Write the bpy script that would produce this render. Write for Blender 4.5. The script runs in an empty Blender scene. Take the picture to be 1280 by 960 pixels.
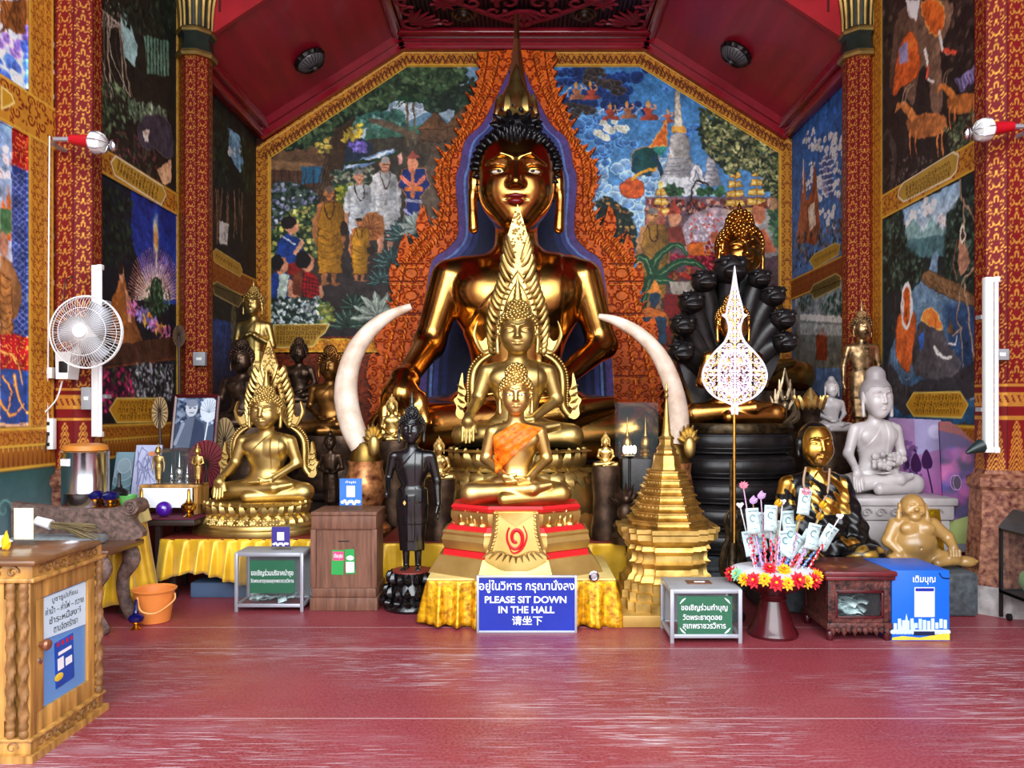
import bpy, bmesh, math, random
import numpy as np
from mathutils import Vector, Matrix
rnd = random.Random(7); nrng = np.random.default_rng(7)
PI = math.pi
scene = bpy.context.scene
COL = scene.collection

# ------------------------------------------------------------------ camera, daylight, exposure
CAMZ, FPX, VX, VY = 1.5, 960.0, 655.0, 512.0
cd = bpy.data.cameras.new('camera'); cam = bpy.data.objects.new('camera', cd); COL.objects.link(cam)
cam.location = (0, 0, CAMZ); cam.rotation_euler = (PI/2, 0, 0)
cd.sensor_width = 36; cd.lens = 27; cd.shift_x = (640-VX)/1280; cd.shift_y = (VY-480)/1280
cd.clip_start = .05; cd.clip_end = 200
scene.camera = cam
scene.view_settings.view_transform = 'Standard'; scene.view_settings.look = 'None'
scene.view_settings.gamma = 1; scene.view_settings.use_curve_mapping = False
scene.view_settings.exposure = 0.22
world = bpy.data.worlds.new('sky'); scene.world = world; world.use_nodes = True
nt = world.node_tree; bg = nt.nodes['Background']
tc = nt.nodes.new('ShaderNodeTexCoord'); sp = nt.nodes.new('ShaderNodeSeparateXYZ'); rp = nt.nodes.new('ShaderNodeValToRGB')
nt.links.new(tc.outputs['Generated'], sp.inputs[0]); nt.links.new(sp.outputs['Z'], rp.inputs[0]); nt.links.new(rp.outputs[0], bg.inputs[0])
e = rp.color_ramp.elements
e[0].position = 0.0; e[0].color = (.35, .36, .36, 1); e[1].position = .5; e[1].color = (.80, .90, 1, 1)
m_ = rp.color_ramp.elements.new(.06); m_.color = (.97, .98, 1, 1)
bg.inputs[1].default_value = 2.6
def area_light(name, loc, rot, sx, sy, power, col=(1, 1, 1)):
    l = bpy.data.lights.new(name, 'AREA'); l.shape = 'RECTANGLE'; l.size = sx; l.size_y = sy; l.energy = power; l.color = col
    o = bpy.data.objects.new(name, l); COL.objects.link(o); o.location = loc; o.rotation_euler = rot
    return o
area_light('entrance_daylight', (0, -1.5, 4.6), (math.radians(80), 0, 0), 7.5, 5.0, 640, (.96, .98, 1))

# ------------------------------------------------------------------ helpers: placing
def WX(px, Y): return (px-VX)*Y/FPX
def WZ(py, Y): return CAMZ-(py-VY)*Y/FPX
def P3(px, py, Y): return (WX(px, Y), Y, WZ(py, Y))
def lin(c):
    c = np.asarray(c, dtype=np.float32)/255.0
    return np.where(c <= .04045, c/12.92, ((c+.055)/1.055)**2.4)
def L3(c): return tuple(float(x) for x in lin(c))

# ------------------------------------------------------------------ helpers: objects
def tag(o, label=None, cat=None, group=None, kind=None):
    if label: o['label'] = label
    if cat: o['category'] = cat
    if group: o['group'] = group
    if kind: o['kind'] = kind
    return o
def thing(name, label, cat, loc=(0, 0, 0), group=None, rotz=0, scale=1):
    o = bpy.data.objects.new(name, None); COL.objects.link(o); o.location = loc; o.empty_display_size = .05
    o.rotation_euler = (0, 0, rotz); o.scale = (scale,)*3
    return tag(o, label, cat, group)
def copy_tree(o, loc=None, parent=None):
    c = o.copy(); COL.objects.link(c); c.parent = parent
    if loc is not None: c.location = loc
    for ch in list(o.children): copy_tree(ch, None, c)
    return c
def mesh_obj(name, V, F, mat, parent=None, world=True, smooth=40, col=None):
    V = np.asarray(V, dtype=np.float64).reshape(-1, 3)
    if parent is not None and world:
        q = parent
        while q is not None: V = V-np.array(q.location); q = q.parent
    me = bpy.data.meshes.new(name)
    if isinstance(F, np.ndarray):
        n, k = F.shape
        me.vertices.add(len(V)); me.vertices.foreach_set('co', V.astype(np.float32).ravel())
        me.loops.add(n*k); me.loops.foreach_set('vertex_index', F.astype(np.int32).ravel())
        me.polygons.add(n); me.polygons.foreach_set('loop_start', np.arange(0, n*k, k, dtype=np.int32))
        me.update(calc_edges=True)
    else:
        me.from_pydata([tuple(v) for v in V], [], F); me.update()
    if smooth is not None:
        me.polygons.foreach_set('use_smooth', np.ones(len(me.polygons), dtype=bool))
        if smooth < 170: me.set_sharp_from_angle(angle=math.radians(smooth))
    if col is not None:
        a = me.color_attributes.new('Col', 'FLOAT_COLOR', 'POINT')
        a.data.foreach_set('color', np.asarray(col, dtype=np.float32).ravel())
    me.materials.append(mat)
    o = bpy.data.objects.new(name, me); COL.objects.link(o)
    if parent is not None: o.parent = parent
    return o
def rz(a):
    c, s = math.cos(a), math.sin(a); return np.array([[c, -s, 0], [s, c, 0], [0, 0, 1]])
def rx(a):
    c, s = math.cos(a), math.sin(a); return np.array([[1, 0, 0], [0, c, -s], [0, s, c]])
def ry(a):
    c, s = math.cos(a), math.sin(a); return np.array([[c, 0, s], [0, 1, 0], [-s, 0, c]])
def crv(pts, n=8, closed=False):
    P = np.asarray(pts, dtype=float); m = len(P); out = []
    rng_ = range(m) if closed else range(m-1)
    for i in rng_:
        if closed: a, b, c, d = P[(i-1) % m], P[i], P[(i+1) % m], P[(i+2) % m]
        else: a, b, c, d = P[max(i-1, 0)], P[i], P[i+1], P[min(i+2, m-1)]
        for t in np.linspace(0, 1, n, endpoint=False):
            out.append(.5*((2*b)+(c-a)*t+(2*a-5*b+4*c-d)*t*t+(3*b-a-3*c+d)*t**3))
    if not closed: out.append(P[-1])
    return np.array(out)

class MB:
    """collects shapes into one mesh"""
    def __init__(s): s.V = []; s.F = []; s.n = 0
    def add(s, V, F, R=None, t=None):
        V = np.asarray(V, dtype=float).reshape(-1, 3)
        if R is not None: V = V@np.asarray(R).T
        if t is not None: V = V+np.asarray(t)
        k = s.n
        s.V.append(V); s.F += [tuple(int(i)+k for i in f) for f in F]; s.n += len(V)
        return s
    def xf(s, R=None, t=None, about=(0, 0, 0)):
        for i in range(len(s.V)):
            v = s.V[i]-np.array(about)
            if R is not None: v = v@np.asarray(R).T
            s.V[i] = v+np.array(about)+(np.array(t) if t is not None else 0)
        return s
    def box(s, x0, x1, y0, y1, z0, z1, bev=0.0, R=None, about=None):
        V = [(x, y, z) for x in (x0, x1) for y in (y0, y1) for z in (z0, z1)]
        F = [(0, 1, 3, 2), (4, 6, 7, 5), (0, 4, 5, 1), (2, 3, 7, 6), (0, 2, 6, 4), (1, 5, 7, 3)]
        if bev > 0:
            bm = bmesh.new(); vs = [bm.verts.new(v) for v in V]
            for f in F: bm.faces.new([vs[i] for i in f])
            bmesh.ops.bevel(bm, geom=bm.edges[:], offset=bev, segments=2, affect='EDGES', profile=.5)
            bm.verts.index_update(); V = [tuple(v.co) for v in bm.verts]; F = [[v.index for v in f.verts] for f in bm.faces]; bm.free()
        V = np.array(V)
        if R is not None:
            ab = np.array(about if about is not None else ((x0+x1)/2, (y0+y1)/2, (z0+z1)/2)); V = (V-ab)@np.asarray(R).T+ab
        return s.add(V, F)
    def hexa(s, b, t):
        """bottom 4 pts, top 4 pts (same order)"""
        return s.add(list(b)+list(t), [(3, 2, 1, 0), (4, 5, 6, 7)]+[(i, (i+1) % 4, 4+(i+1) % 4, 4+i) for i in range(4)])
    def tube(s, pts, r, n=8, caps=True, flat=1.0, up=None):
        P = np.asarray(pts, dtype=float); m = len(P)
        r = np.full(m, r, dtype=float) if np.isscalar(r) else np.interp(np.linspace(0, 1, m), np.linspace(0, 1, len(r)), r)
        T = np.gradient(P, axis=0); T /= np.linalg.norm(T, axis=1)[:, None]+1e-12
        u = np.array(up if up is not None else (0.31, .17, .93)); V = []
        if up is None and abs(T[0]@u) > .9: u = np.array((1., 0, 0))
        for i in range(m):
            a = np.cross(T[i], u); a /= np.linalg.norm(a)+1e-12; b = np.cross(a, T[i])
            if up is None: u = b
            for k in range(n):
                th = 2*PI*k/n; V.append(P[i]+r[i]*(math.cos(th)*a+flat*math.sin(th)*b))
        F = [(i*n+k, i*n+(k+1) % n, (i+1)*n+(k+1) % n, (i+1)*n+k) for i in range(m-1) for k in range(n)]
        if caps: F += [tuple(range(n-1, -1, -1)), tuple((m-1)*n+k for k in range(n))]
        return s.add(V, F)
    def lathe(s, prof, n=24, c=(0, 0, 0), sx=1, sy=1, a0=0, ribs=0, ribd=0):
        V = []; m = len(prof)
        for r, z in prof:
            for k in range(n):
                th = a0+2*PI*k/n; q = r*(1+ribd*math.cos(ribs*th)) if ribs else r
                V.append((c[0]+q*sx*math.cos(th), c[1]+q*sy*math.sin(th), c[2]+z))
        F = [(i*n+k, i*n+(k+1) % n, (i+1)*n+(k+1) % n, (i+1)*n+k) for i in range(m-1) for k in range(n)]
        F += [tuple(range(n-1, -1, -1)), tuple((m-1)*n+k for k in range(n))]
        return s.add(V, F)
    def ring_loft(s, rings, caps=True):
        n = len(rings[0]); V = [p for r in rings for p in r]; m = len(rings)
        F = [(i*n+k, i*n+(k+1) % n, (i+1)*n+(k+1) % n, (i+1)*n+k) for i in range(m-1) for k in range(n)]
        if caps: F += [tuple(range(n-1, -1, -1)), tuple((m-1)*n+k for k in range(n))]
        return s.add(V, F)
    def prism(s, poly, y0, y1, inset=0.0):
        """poly in (x,z), extruded along y; y0 is the front"""
        P = np.asarray(poly, dtype=float); n = len(P)
        ar = .5*np.sum(P[:, 0]*np.roll(P[:, 1], -1)-np.roll(P[:, 0], -1)*P[:, 1])
        if ar < 0: P = P[::-1]
        V = [(p[0], y0, p[1]) for p in P]+[(p[0], y1, p[1]) for p in P]
        F = [tuple(range(n)), tuple(range(2*n-1, n-1, -1))]+[(i, n+i, n+(i+1) % n, (i+1) % n) for i in range(n)]
        return s.add(V, F)
    def sph(s, c, r, n=12, m=8):
        r = (r, r, r) if np.isscalar(r) else r
        V = [(c[0], c[1], c[2]-r[2])]
        for i in range(1, m):
            ph = PI*i/m-PI/2
            for k in range(n):
                th = 2*PI*k/n; V.append((c[0]+r[0]*math.cos(ph)*math.cos(th), c[1]+r[1]*math.cos(ph)*math.sin(th), c[2]+r[2]*math.sin(ph)))
        V.append((c[0], c[1], c[2]+r[2])); F = []
        for k in range(n): F.append((0, 1+(k+1) % n, 1+k))
        for i in range(m-2):
            for k in range(n): F.append((1+i*n+k, 1+i*n+(k+1) % n, 1+(i+1)*n+(k+1) % n, 1+(i+1)*n+k))
        t = len(V)-1
        for k in range(n): F.append((t, 1+(m-2)*n+k, 1+(m-2)*n+(k+1) % n))
        return s.add(V, F)
    def leaf(s, base, tip, w, up, thick=.004, bulge=.0, n=7):
        """a pointed, slightly cupped leaf / petal"""
        b, t, u = np.array(base, float), np.array(tip, float), np.array(up, float)
        d = t-b; sd = np.cross(d, u); sd /= np.linalg.norm(sd)+1e-9; nn = np.cross(sd, d); nn /= np.linalg.norm(nn)+1e-9
        R = []
        for i in range(n):
            f = i/(n-1); ww = w*max(math.sin(PI*(f**.75*.93+.07)), .02); c = b+d*f+nn*bulge*math.sin(PI*f)
            R.append([c-sd*ww, c-nn*thick, c+sd*ww, c+nn*thick*2])
        return s.ring_loft(R)
    def build(s, name, mat, parent=None, smooth=40, world=True, col=None):
        return mesh_obj(name, np.concatenate(s.V), s.F, mat, parent, world, smooth, col)

# ------------------------------------------------------------------ helpers: materials
MATS = {}
def mat(name, rgb, rough=.5, metal=0.0, var=.12, scale=6, bump=0.0, bscale=40, spec=.5, coat=0, alpha=1.0, trans=0, ior=1.45, emit=0, rgb2=None, sheen=0, stretch=(1, 1, 1), detail=4):
    if name in MATS: return MATS[name]
    m = bpy.data.materials.new(name); m.use_nodes = True; nt = m.node_tree; b = nt.nodes['Principled BSDF']
    c = L3(rgb); tc = nt.nodes.new('ShaderNodeTexCoord'); mp = nt.nodes.new('ShaderNodeMapping'); mp.inputs['Scale'].default_value = stretch
    nt.links.new(tc.outputs['Object'], mp.inputs[0])
    nz = nt.nodes.new('ShaderNodeTexNoise'); nz.inputs['Scale'].default_value = scale; nz.inputs['Detail'].default_value = detail
    nt.links.new(mp.outputs[0], nz.inputs['Vector'])
    r = nt.nodes.new('ShaderNodeValToRGB'); nt.links.new(nz.outputs[0], r.inputs[0]); nt.links.new(r.outputs[0], b.inputs['Base Color'])
    d = c if rgb2 is None else L3(rgb2)
    r.color_ramp.elements[0].position = .3; r.color_ramp.elements[1].position = .7
    r.color_ramp.elements[0].color = tuple(x*(1-var) for x in d)+(1,); r.color_ramp.elements[1].color = tuple(min(1, x*(1+var)) for x in c)+(1,)
    b.inputs['Roughness'].default_value = rough; b.inputs['Metallic'].default_value = metal; b.inputs['Specular IOR Level'].default_value = spec
    b.inputs['Coat Weight'].default_value = coat; b.inputs['Alpha'].default_value = alpha; b.inputs['Transmission Weight'].default_value = trans; b.inputs['IOR'].default_value = ior
    if sheen: b.inputs['Sheen Weight'].default_value = sheen
    if emit: b.inputs['Emission Color'].default_value = c+(1,); b.inputs['Emission Strength'].default_value = emit
    if bump:
        n2 = nt.nodes.new('ShaderNodeTexNoise'); n2.inputs['Scale'].default_value = bscale; n2.inputs['Detail'].default_value = 3; nt.links.new(mp.outputs[0], n2.inputs['Vector'])
        bp = nt.nodes.new('ShaderNodeBump'); bp.inputs['Strength'].default_value = bump; bp.inputs['Distance'].default_value = .01
        nt.links.new(n2.outputs[0], bp.inputs['Height']); nt.links.new(bp.outputs[0], b.inputs['Normal'])
    MATS[name] = m; return m
def mat_paint(name, rough=.6, metal=0.0, mrough=.35, coat=0, bump=0):
    """colour from the paint layer; the paint's 4th channel marks gilding"""
    if name in MATS: return MATS[name]
    m = bpy.data.materials.new(name); m.use_nodes = True; nt = m.node_tree; b = nt.nodes['Principled BSDF']
    a = nt.nodes.new('ShaderNodeVertexColor'); a.layer_name = 'Col'
    nz = nt.nodes.new('ShaderNodeTexNoise'); nz.inputs['Scale'].default_value = 9; tc = nt.nodes.new('ShaderNodeTexCoord'); nt.links.new(tc.outputs['Object'], nz.inputs['Vector'])
    mr = nt.nodes.new('ShaderNodeMapRange'); mr.inputs[1].default_value = .25; mr.inputs[2].default_value = .75; mr.inputs[3].default_value = .86; mr.inputs[4].default_value = 1.1
    nt.links.new(nz.outputs[0], mr.inputs[0])
    vm = nt.nodes.new('ShaderNodeVectorMath'); vm.operation = 'SCALE'; nt.links.new(a.outputs[0], vm.inputs[0]); nt.links.new(mr.outputs[0], vm.inputs['Scale'])
    nt.links.new(vm.outputs[0], b.inputs['Base Color'])
    m1 = nt.nodes.new('ShaderNodeMath'); m1.operation = 'MULTIPLY'; m1.inputs[1].default_value = metal; nt.links.new(a.outputs[1], m1.inputs[0]); nt.links.new(m1.outputs[0], b.inputs['Metallic'])
    m2 = nt.nodes.new('ShaderNodeMapRange'); m2.inputs[3].default_value = rough; m2.inputs[4].default_value = mrough; nt.links.new(a.outputs[1], m2.inputs[0]); nt.links.new(m2.outputs[0], b.inputs['Roughness'])
    b.inputs['Coat Weight'].default_value = coat; b.inputs['Specular IOR Level'].default_value = .22
    MATS[name] = m; return m
def glass(name, tint=(110, 122, 126), a=.07, rough=.03):
    return mat(name, tint, rough, 0, 0.0, alpha=a, spec=.6)

# ------------------------------------------------------------------ helpers: smooth solids (distance fields -> one closed mesh)
def cap(P, a, b, ra, rb):
    a = np.asarray(a, np.float32); b = np.asarray(b, np.float32); ba = b-a; pa = P-a
    t = np.clip(pa@ba/(ba@ba+1e-12), 0, 1); d = pa-t[:, None]*ba
    return np.sqrt((d*d).sum(1))-(ra+(rb-ra)*t)
def ellp(P, c, r):
    q = (P-np.asarray(c, np.float32))/np.asarray(r, np.float32); k0 = np.sqrt((q*q).sum(1)); w = q/np.asarray(r, np.float32); k1 = np.sqrt((w*w).sum(1))+1e-9
    return k0*(k0-1)/k1
def smin(a, b, k):
    h = np.maximum(k-np.abs(a-b), 0)/k; return np.minimum(a, b)-h*h*k*.25
def smax(a, b, k): return -smin(-a, -b, k)
def sst(x, a, b):
    t = np.clip((x-a)/(b-a), 0, 1); return t*t*(3-2*t)
def sdf_mesh(f, lo, hi, h, k=4):
    lo = np.array(lo, float); hi = np.array(hi, float); H = h*k; n = np.ceil((hi-lo)/H).astype(int)+1
    ax = [lo[i]+H*np.arange(n[i]) for i in range(3)]
    G = np.stack(np.meshgrid(*ax, indexing='ij'), -1).reshape(-1, 3).astype(np.float32)
    C = f(G).reshape(n)
    mn = np.full(n-1, 1e9, np.float32)
    for dx in (0, 1):
        for dy in (0, 1):
            for dz in (0, 1): mn = np.minimum(mn, np.abs(C[dx:n[0]-1+dx, dy:n[1]-1+dy, dz:n[2]-1+dz]))
    act = mn < H*1.6
    N = (n-1)*k+1
    A = act.repeat(k, 0).repeat(k, 1).repeat(k, 2)
    M = np.zeros(N, bool)
    for dx in (0, 1):
        for dy in (0, 1):
            for dz in (0, 1): M[dx:N[0]-1+dx, dy:N[1]-1+dy, dz:N[2]-1+dz] |= A
    idx = [np.minimum((np.arange(N[i])+k//2)//k, n[i]-1) for i in range(3)]
    Fv = C[np.ix_(*idx)].astype(np.float32)
    ii = np.argwhere(M); pts = (lo+h*ii).astype(np.float32)
    vals = np.empty(len(pts), np.float32)
    for s in range(0, len(pts), 400000): vals[s:s+400000] = f(pts[s:s+400000])
    Fv[M] = vals
    ins = Fv < 0
    cnt = np.zeros(N-1, np.int8)
    offs = [(a, b, c) for a in (0, 1) for b in (0, 1) for c in (0, 1)]
    for a, b, c in offs: cnt += ins[a:N[0]-1+a, b:N[1]-1+b, c:N[2]-1+c]
    cell = (cnt > 0) & (cnt < 8); ci = np.argwhere(cell)
    corner = {o: Fv[ci[:, 0]+o[0], ci[:, 1]+o[1], ci[:, 2]+o[2]] for o in offs}
    acc = np.zeros((len(ci), 3)); w = np.zeros(len(ci))
    for o in offs:
        for d in range(3):
            if o[d] == 0:
                q = list(o); q[d] = 1; q = tuple(q); va, vb = corner[o], corner[q]; cr = (va < 0) != (vb < 0)
                t = np.where(cr, va/(va-vb+1e-20*(va == vb)), 0); p = np.tile(np.array(o, float), (len(ci), 1)); p[:, d] += t
                acc[cr] += p[cr]; w += cr
    V = lo+h*(ci+acc/np.maximum(w, 1)[:, None])
    vid = np.full(N-1, -1, np.int32); vid[cell] = np.arange(len(ci))
    Fs = []
    for d in range(3):
        sl0 = [slice(None)]*3; sl1 = [slice(None)]*3; sl0[d] = slice(0, N[d]-1); sl1[d] = slice(1, N[d])
        ch = ins[tuple(sl0)] != ins[tuple(sl1)]; e = np.argwhere(ch)
        u, v = (d+1) % 3, (d+2) % 3
        ok = (e[:, u] > 0) & (e[:, v] > 0) & (e[:, u] < N[u]-1) & (e[:, v] < N[v]-1); e = e[ok]
        q = []
        for du, dv in ((-1, -1), (0, -1), (0, 0), (-1, 0)):
            g = e.copy(); g[:, u] += du; g[:, v] += dv; q.append(vid[g[:, 0], g[:, 1], g[:, 2]])
        q = np.stack(q, 1); fl = ~ins[e[:, 0], e[:, 1], e[:, 2]]
        q[fl] = q[fl][:, ::-1]; Fs.append(q)
    return V, np.concatenate(Fs)

# ------------------------------------------------------------------ helpers: paint
def later(fn):
    def g(c, *a, **k):
        if c.late is None: fn(c, *a, **k)
        else: c.late.append(lambda: fn(c, *a, **k))
    return g
class Canvas:
    def __init__(s, x0, y0, x1, y1, S=1.0, bg=(0, 0, 0), T=None):
        s.x0, s.y0, s.S, s.T = x0, y0, S, T
        s.W = int(round((x1-x0)*S))+1; s.H = int(round((y1-y0)*S))+1
        s.A = np.zeros((s.H, s.W, 4), np.float32); s.A[..., :3] = np.array(bg, np.float32); s.late = None
    def tr(s, p):
        p = np.atleast_2d(np.asarray(p, float))
        if s.T is not None: p = s.T(p)
        return (p-np.array([s.x0, s.y0]))*s.S
    def rad(s, p):
        if s.T is None: return s.S
        a = s.tr([p, (p[0], p[1]+1)]); return abs(a[1, 1]-a[0, 1])
    def win(s, lo, hi):
        a, b = int(max(0, math.floor(lo[0]))), int(min(s.W, math.ceil(hi[0])+1)); c, d = int(max(0, math.floor(lo[1]))), int(min(s.H, math.ceil(hi[1])+1))
        if a >= b or c >= d: return None
        Y, X = np.mgrid[c:d, a:b]; return (slice(c, d), slice(a, b)), X.astype(np.float32), Y.astype(np.float32)
    def blend(s, sl, al, col, m=None):
        col = np.asarray(col, np.float32); al = al[..., None]
        s.A[sl][..., :3] = s.A[sl][..., :3]*(1-al)+col*al
        s.A[sl][..., 3:] = s.A[sl][..., 3:]*(1-al)+(0 if m is None else m)*al
    def poly(s, pts, col, a=1, soft=.6, col2=None, line=None, lw=1, m=None, shade=None):
        q = s.tr(pts); w = s.win(q.min(0)-2-soft-lw, q.max(0)+2+soft+lw)
        if w is None: return
        sl, X, Y = w; ins = np.zeros(X.shape, bool); dm = np.full(X.shape, 1e9, np.float32); n = len(q)
        for i in range(n):
            (ax, ay), (bx, by) = q[i], q[(i+1) % n]
            c = ((ay > Y) != (by > Y))
            if ay != by: ins ^= c & (X < (bx-ax)*(Y-ay)/(by-ay)+ax)
            dx, dy = bx-ax, by-ay; t = np.clip(((X-ax)*dx+(Y-ay)*dy)/(dx*dx+dy*dy+1e-9), 0, 1)
            dm = np.minimum(dm, (X-ax-t*dx)**2+(Y-ay-t*dy)**2)
        d = np.sqrt(dm)*np.where(ins, 1, -1); al = np.clip(d/(2*soft)+.5, 0, 1)*a
        c = np.array(col, np.float32)
        if col2 is not None:
            t = ((Y-q[:, 1].min())/(np.ptp(q[:, 1])+1e-6)).clip(0, 1)[..., None]; c = c*(1-t)+np.array(col2, np.float32)*t
        if shade is not None:
            t = ((X-q[:, 0].min())/(np.ptp(q[:, 0])+1e-6)).clip(0, 1)[..., None]; c = c*(1-t*shade)
        s.blend(sl, al, c, m)
        if line is not None: s.blend(sl, np.clip(lw*.5+.5-np.abs(d), 0, 1)*a, line, m)
    def ell(s, c, r, col, a=1, soft=.6, rot=0, line=None, lw=1, m=None, col2=None):
        k = s.rad(c); q = s.tr([c])[0]
        rx_, ry_ = (r, r) if np.isscalar(r) else r
        rx_ *= k; ry_ *= k; R = max(rx_, ry_)+soft+2
        w = s.win(q-R, q+R)
        if w is None: return
        sl, X, Y = w; dx, dy = X-q[0], Y-q[1]; co, si = math.cos(rot), math.sin(rot)
        u, v = (dx*co+dy*si)/rx_, (-dx*si+dy*co)/ry_; d = (1-np.sqrt(u*u+v*v))*min(rx_, ry_)
        cc = np.array(col, np.float32)
        if col2 is not None:
            t = ((dy/R+1)/2).clip(0, 1)[..., None]; cc = cc*(1-t)+np.array(col2, np.float32)*t
        s.blend(sl, np.clip(d/(2*soft)+.5, 0, 1)*a, cc, m)
        if line is not None: s.blend(sl, np.clip(lw*.5+.5-np.abs(d), 0, 1)*a, line, m)
    def stroke(s, pts, w, col, a=1, w2=None, soft=.5, m=None, sm=0):
        if sm: pts = crv(pts, sm)
        k = s.rad(pts[0]); q = s.tr(pts); n = len(q); w2 = w if w2 is None else w2; mx = max(w, w2)*k
        wi = s.win(q.min(0)-mx-2, q.max(0)+mx+2)
        if wi is None: return
        sl, X, Y = wi; best = np.full(X.shape, -1e9, np.float32)
        for i in range(n-1):
            (ax, ay), (bx, by) = q[i], q[i+1]; dx, dy = bx-ax, by-ay
            t = np.clip(((X-ax)*dx+(Y-ay)*dy)/(dx*dx+dy*dy+1e-9), 0, 1); f = (i+t)/(n-1)
            best = np.maximum(best, k*(w+(w2-w)*f)*.5-np.sqrt((X-ax-t*dx)**2+(Y-ay-t*dy)**2))
        s.blend(sl, np.clip(best/(2*soft)+.5, 0, 1)*a, col, m)
    def dabs(s, pts, n, r, cols, a=.9, asp=.6, m=None, jit=.3):
        """n leaf dabs inside a polygon"""
        q = np.asarray(pts, float); lo, hi = q.min(0), q.max(0); k = 0; t = 0
        while k < n and t < n*20:
            t += 1; x, y = rnd.uniform(lo[0], hi[0]), rnd.uniform(lo[1], hi[1]); ins = False; j = len(q)-1
            for i in range(len(q)):
                if (q[i][1] > y) != (q[j][1] > y) and x < (q[j][0]-q[i][0])*(y-q[i][1])/(q[j][1]-q[i][1])+q[i][0]: ins = not ins
                j = i
            if not ins: continue
            k += 1; c = np.array(rnd.choice(cols), float)*rnd.uniform(1-jit, 1+jit); rr = r*rnd.uniform(.6, 1.4)
            s.ell((x, y), (rr, rr*asp), np.clip(c, 0, 255), a, .7, rnd.uniform(0, PI), m=m)
    def brushy(s, warp=1.6, var=.2, sat=1.12, gain=1.06):
        def fld(k):
            n = nrng.standard_normal((s.H//k+3, s.W//k+3)).astype(np.float32); y, x = np.mgrid[0:s.H, 0:s.W]/float(k); i, j = y.astype(int), x.astype(int); fy, fx = y-i, x-j
            return n[i, j]*(1-fy)*(1-fx)+n[i+1, j]*fy*(1-fx)+n[i, j+1]*(1-fy)*fx+n[i+1, j+1]*fy*fx
        y, x = np.mgrid[0:s.H, 0:s.W]; dy, dx = warp*fld(5), warp*fld(5)
        s.A = s.A[np.clip(np.round(y+dy), 0, s.H-1).astype(int), np.clip(np.round(x+dx), 0, s.W-1).astype(int)]
        B = s.A[..., :3]; g = B.mean(-1, keepdims=True); B = g+(B-g)*sat; B = B*(1+var*(.5*fld(9)+.5*fld(4)+.35*fld(2))[..., None])
        s.A[..., :3] = 255*np.clip(B/255*gain, 0, 1)
        L = s.late or []; s.late = None
        for f in L: f()
    def noise(s, amt):
        s.A[..., :3] = np.clip(s.A[..., :3]*(1+amt*nrng.standard_normal((s.H, s.W, 1)).astype(np.float32)), 0, 255)
    def rgba(s):
        o = s.A.copy(); o[..., :3] = lin(np.clip(o[..., :3], 0, 255)); return o
def sheet(name, cv, toworld, mat_, parent=None, mask=None, back=None, height=None):
    """the painted canvas as a surface; with mask a cut-out panel whose edge runs back to 'back' (a world offset)"""
    H, W = cv.H, cv.W; jj, ii = np.meshgrid(np.arange(W), np.arange(H))
    X = cv.x0+jj/cv.S; Y = cv.y0+ii/cv.S
    V = toworld(X, Y).reshape(-1, 3)
    if height is not None: V = V+height.reshape(-1, 1)*(-np.array(back)/np.linalg.norm(back))
    idx = (ii*W+jj).astype(np.int32); F = np.stack([idx[:-1, :-1], idx[1:, :-1], idx[1:, 1:], idx[:-1, 1:]], -1)
    C = cv.rgba().reshape(-1, 4)
    if mask is None:
        return mesh_obj(name, V, F.reshape(-1, 4), mat_, parent, smooth=None, col=C)
    m = mask[:-1, :-1] & mask[1:, :-1] & mask[1:, 1:] & mask[:-1, 1:]
    fr = F[m]; n = H*W; mp = np.pad(m, 1)
    side = []
    hE = np.argwhere(mp[1:-1, :][:, :-1] != mp[1:-1, :][:, 1:])          # vertical edges between columns j-1 and j
    for i, j in hE:
        a, b = idx[i, j], idx[i+1, j]; side.append((a, b, b+n, a+n) if mp[i+1, j] else (b, a, a+n, b+n))
    vE = np.argwhere(mp[:-1, 1:-1] != mp[1:, 1:-1])
    for i, j in vE:
        a, b = idx[i, j], idx[i, j+1]; side.append((b, a, a+n, b+n) if mp[i, j+1] else (a, b, b+n, a+n))
    F2 = np.concatenate([fr, np.array(side, np.int32).reshape(-1, 4)]) if side else fr
    V2 = np.concatenate([V, V+np.array(back)]); C2 = np.concatenate([C, C])
    used = np.unique(F2); re = np.full(2*n, -1, np.int32); re[used] = np.arange(len(used))
    return mesh_obj(name, V2[used], re[F2], mat_, parent, smooth=35, col=C2[used])

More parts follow.
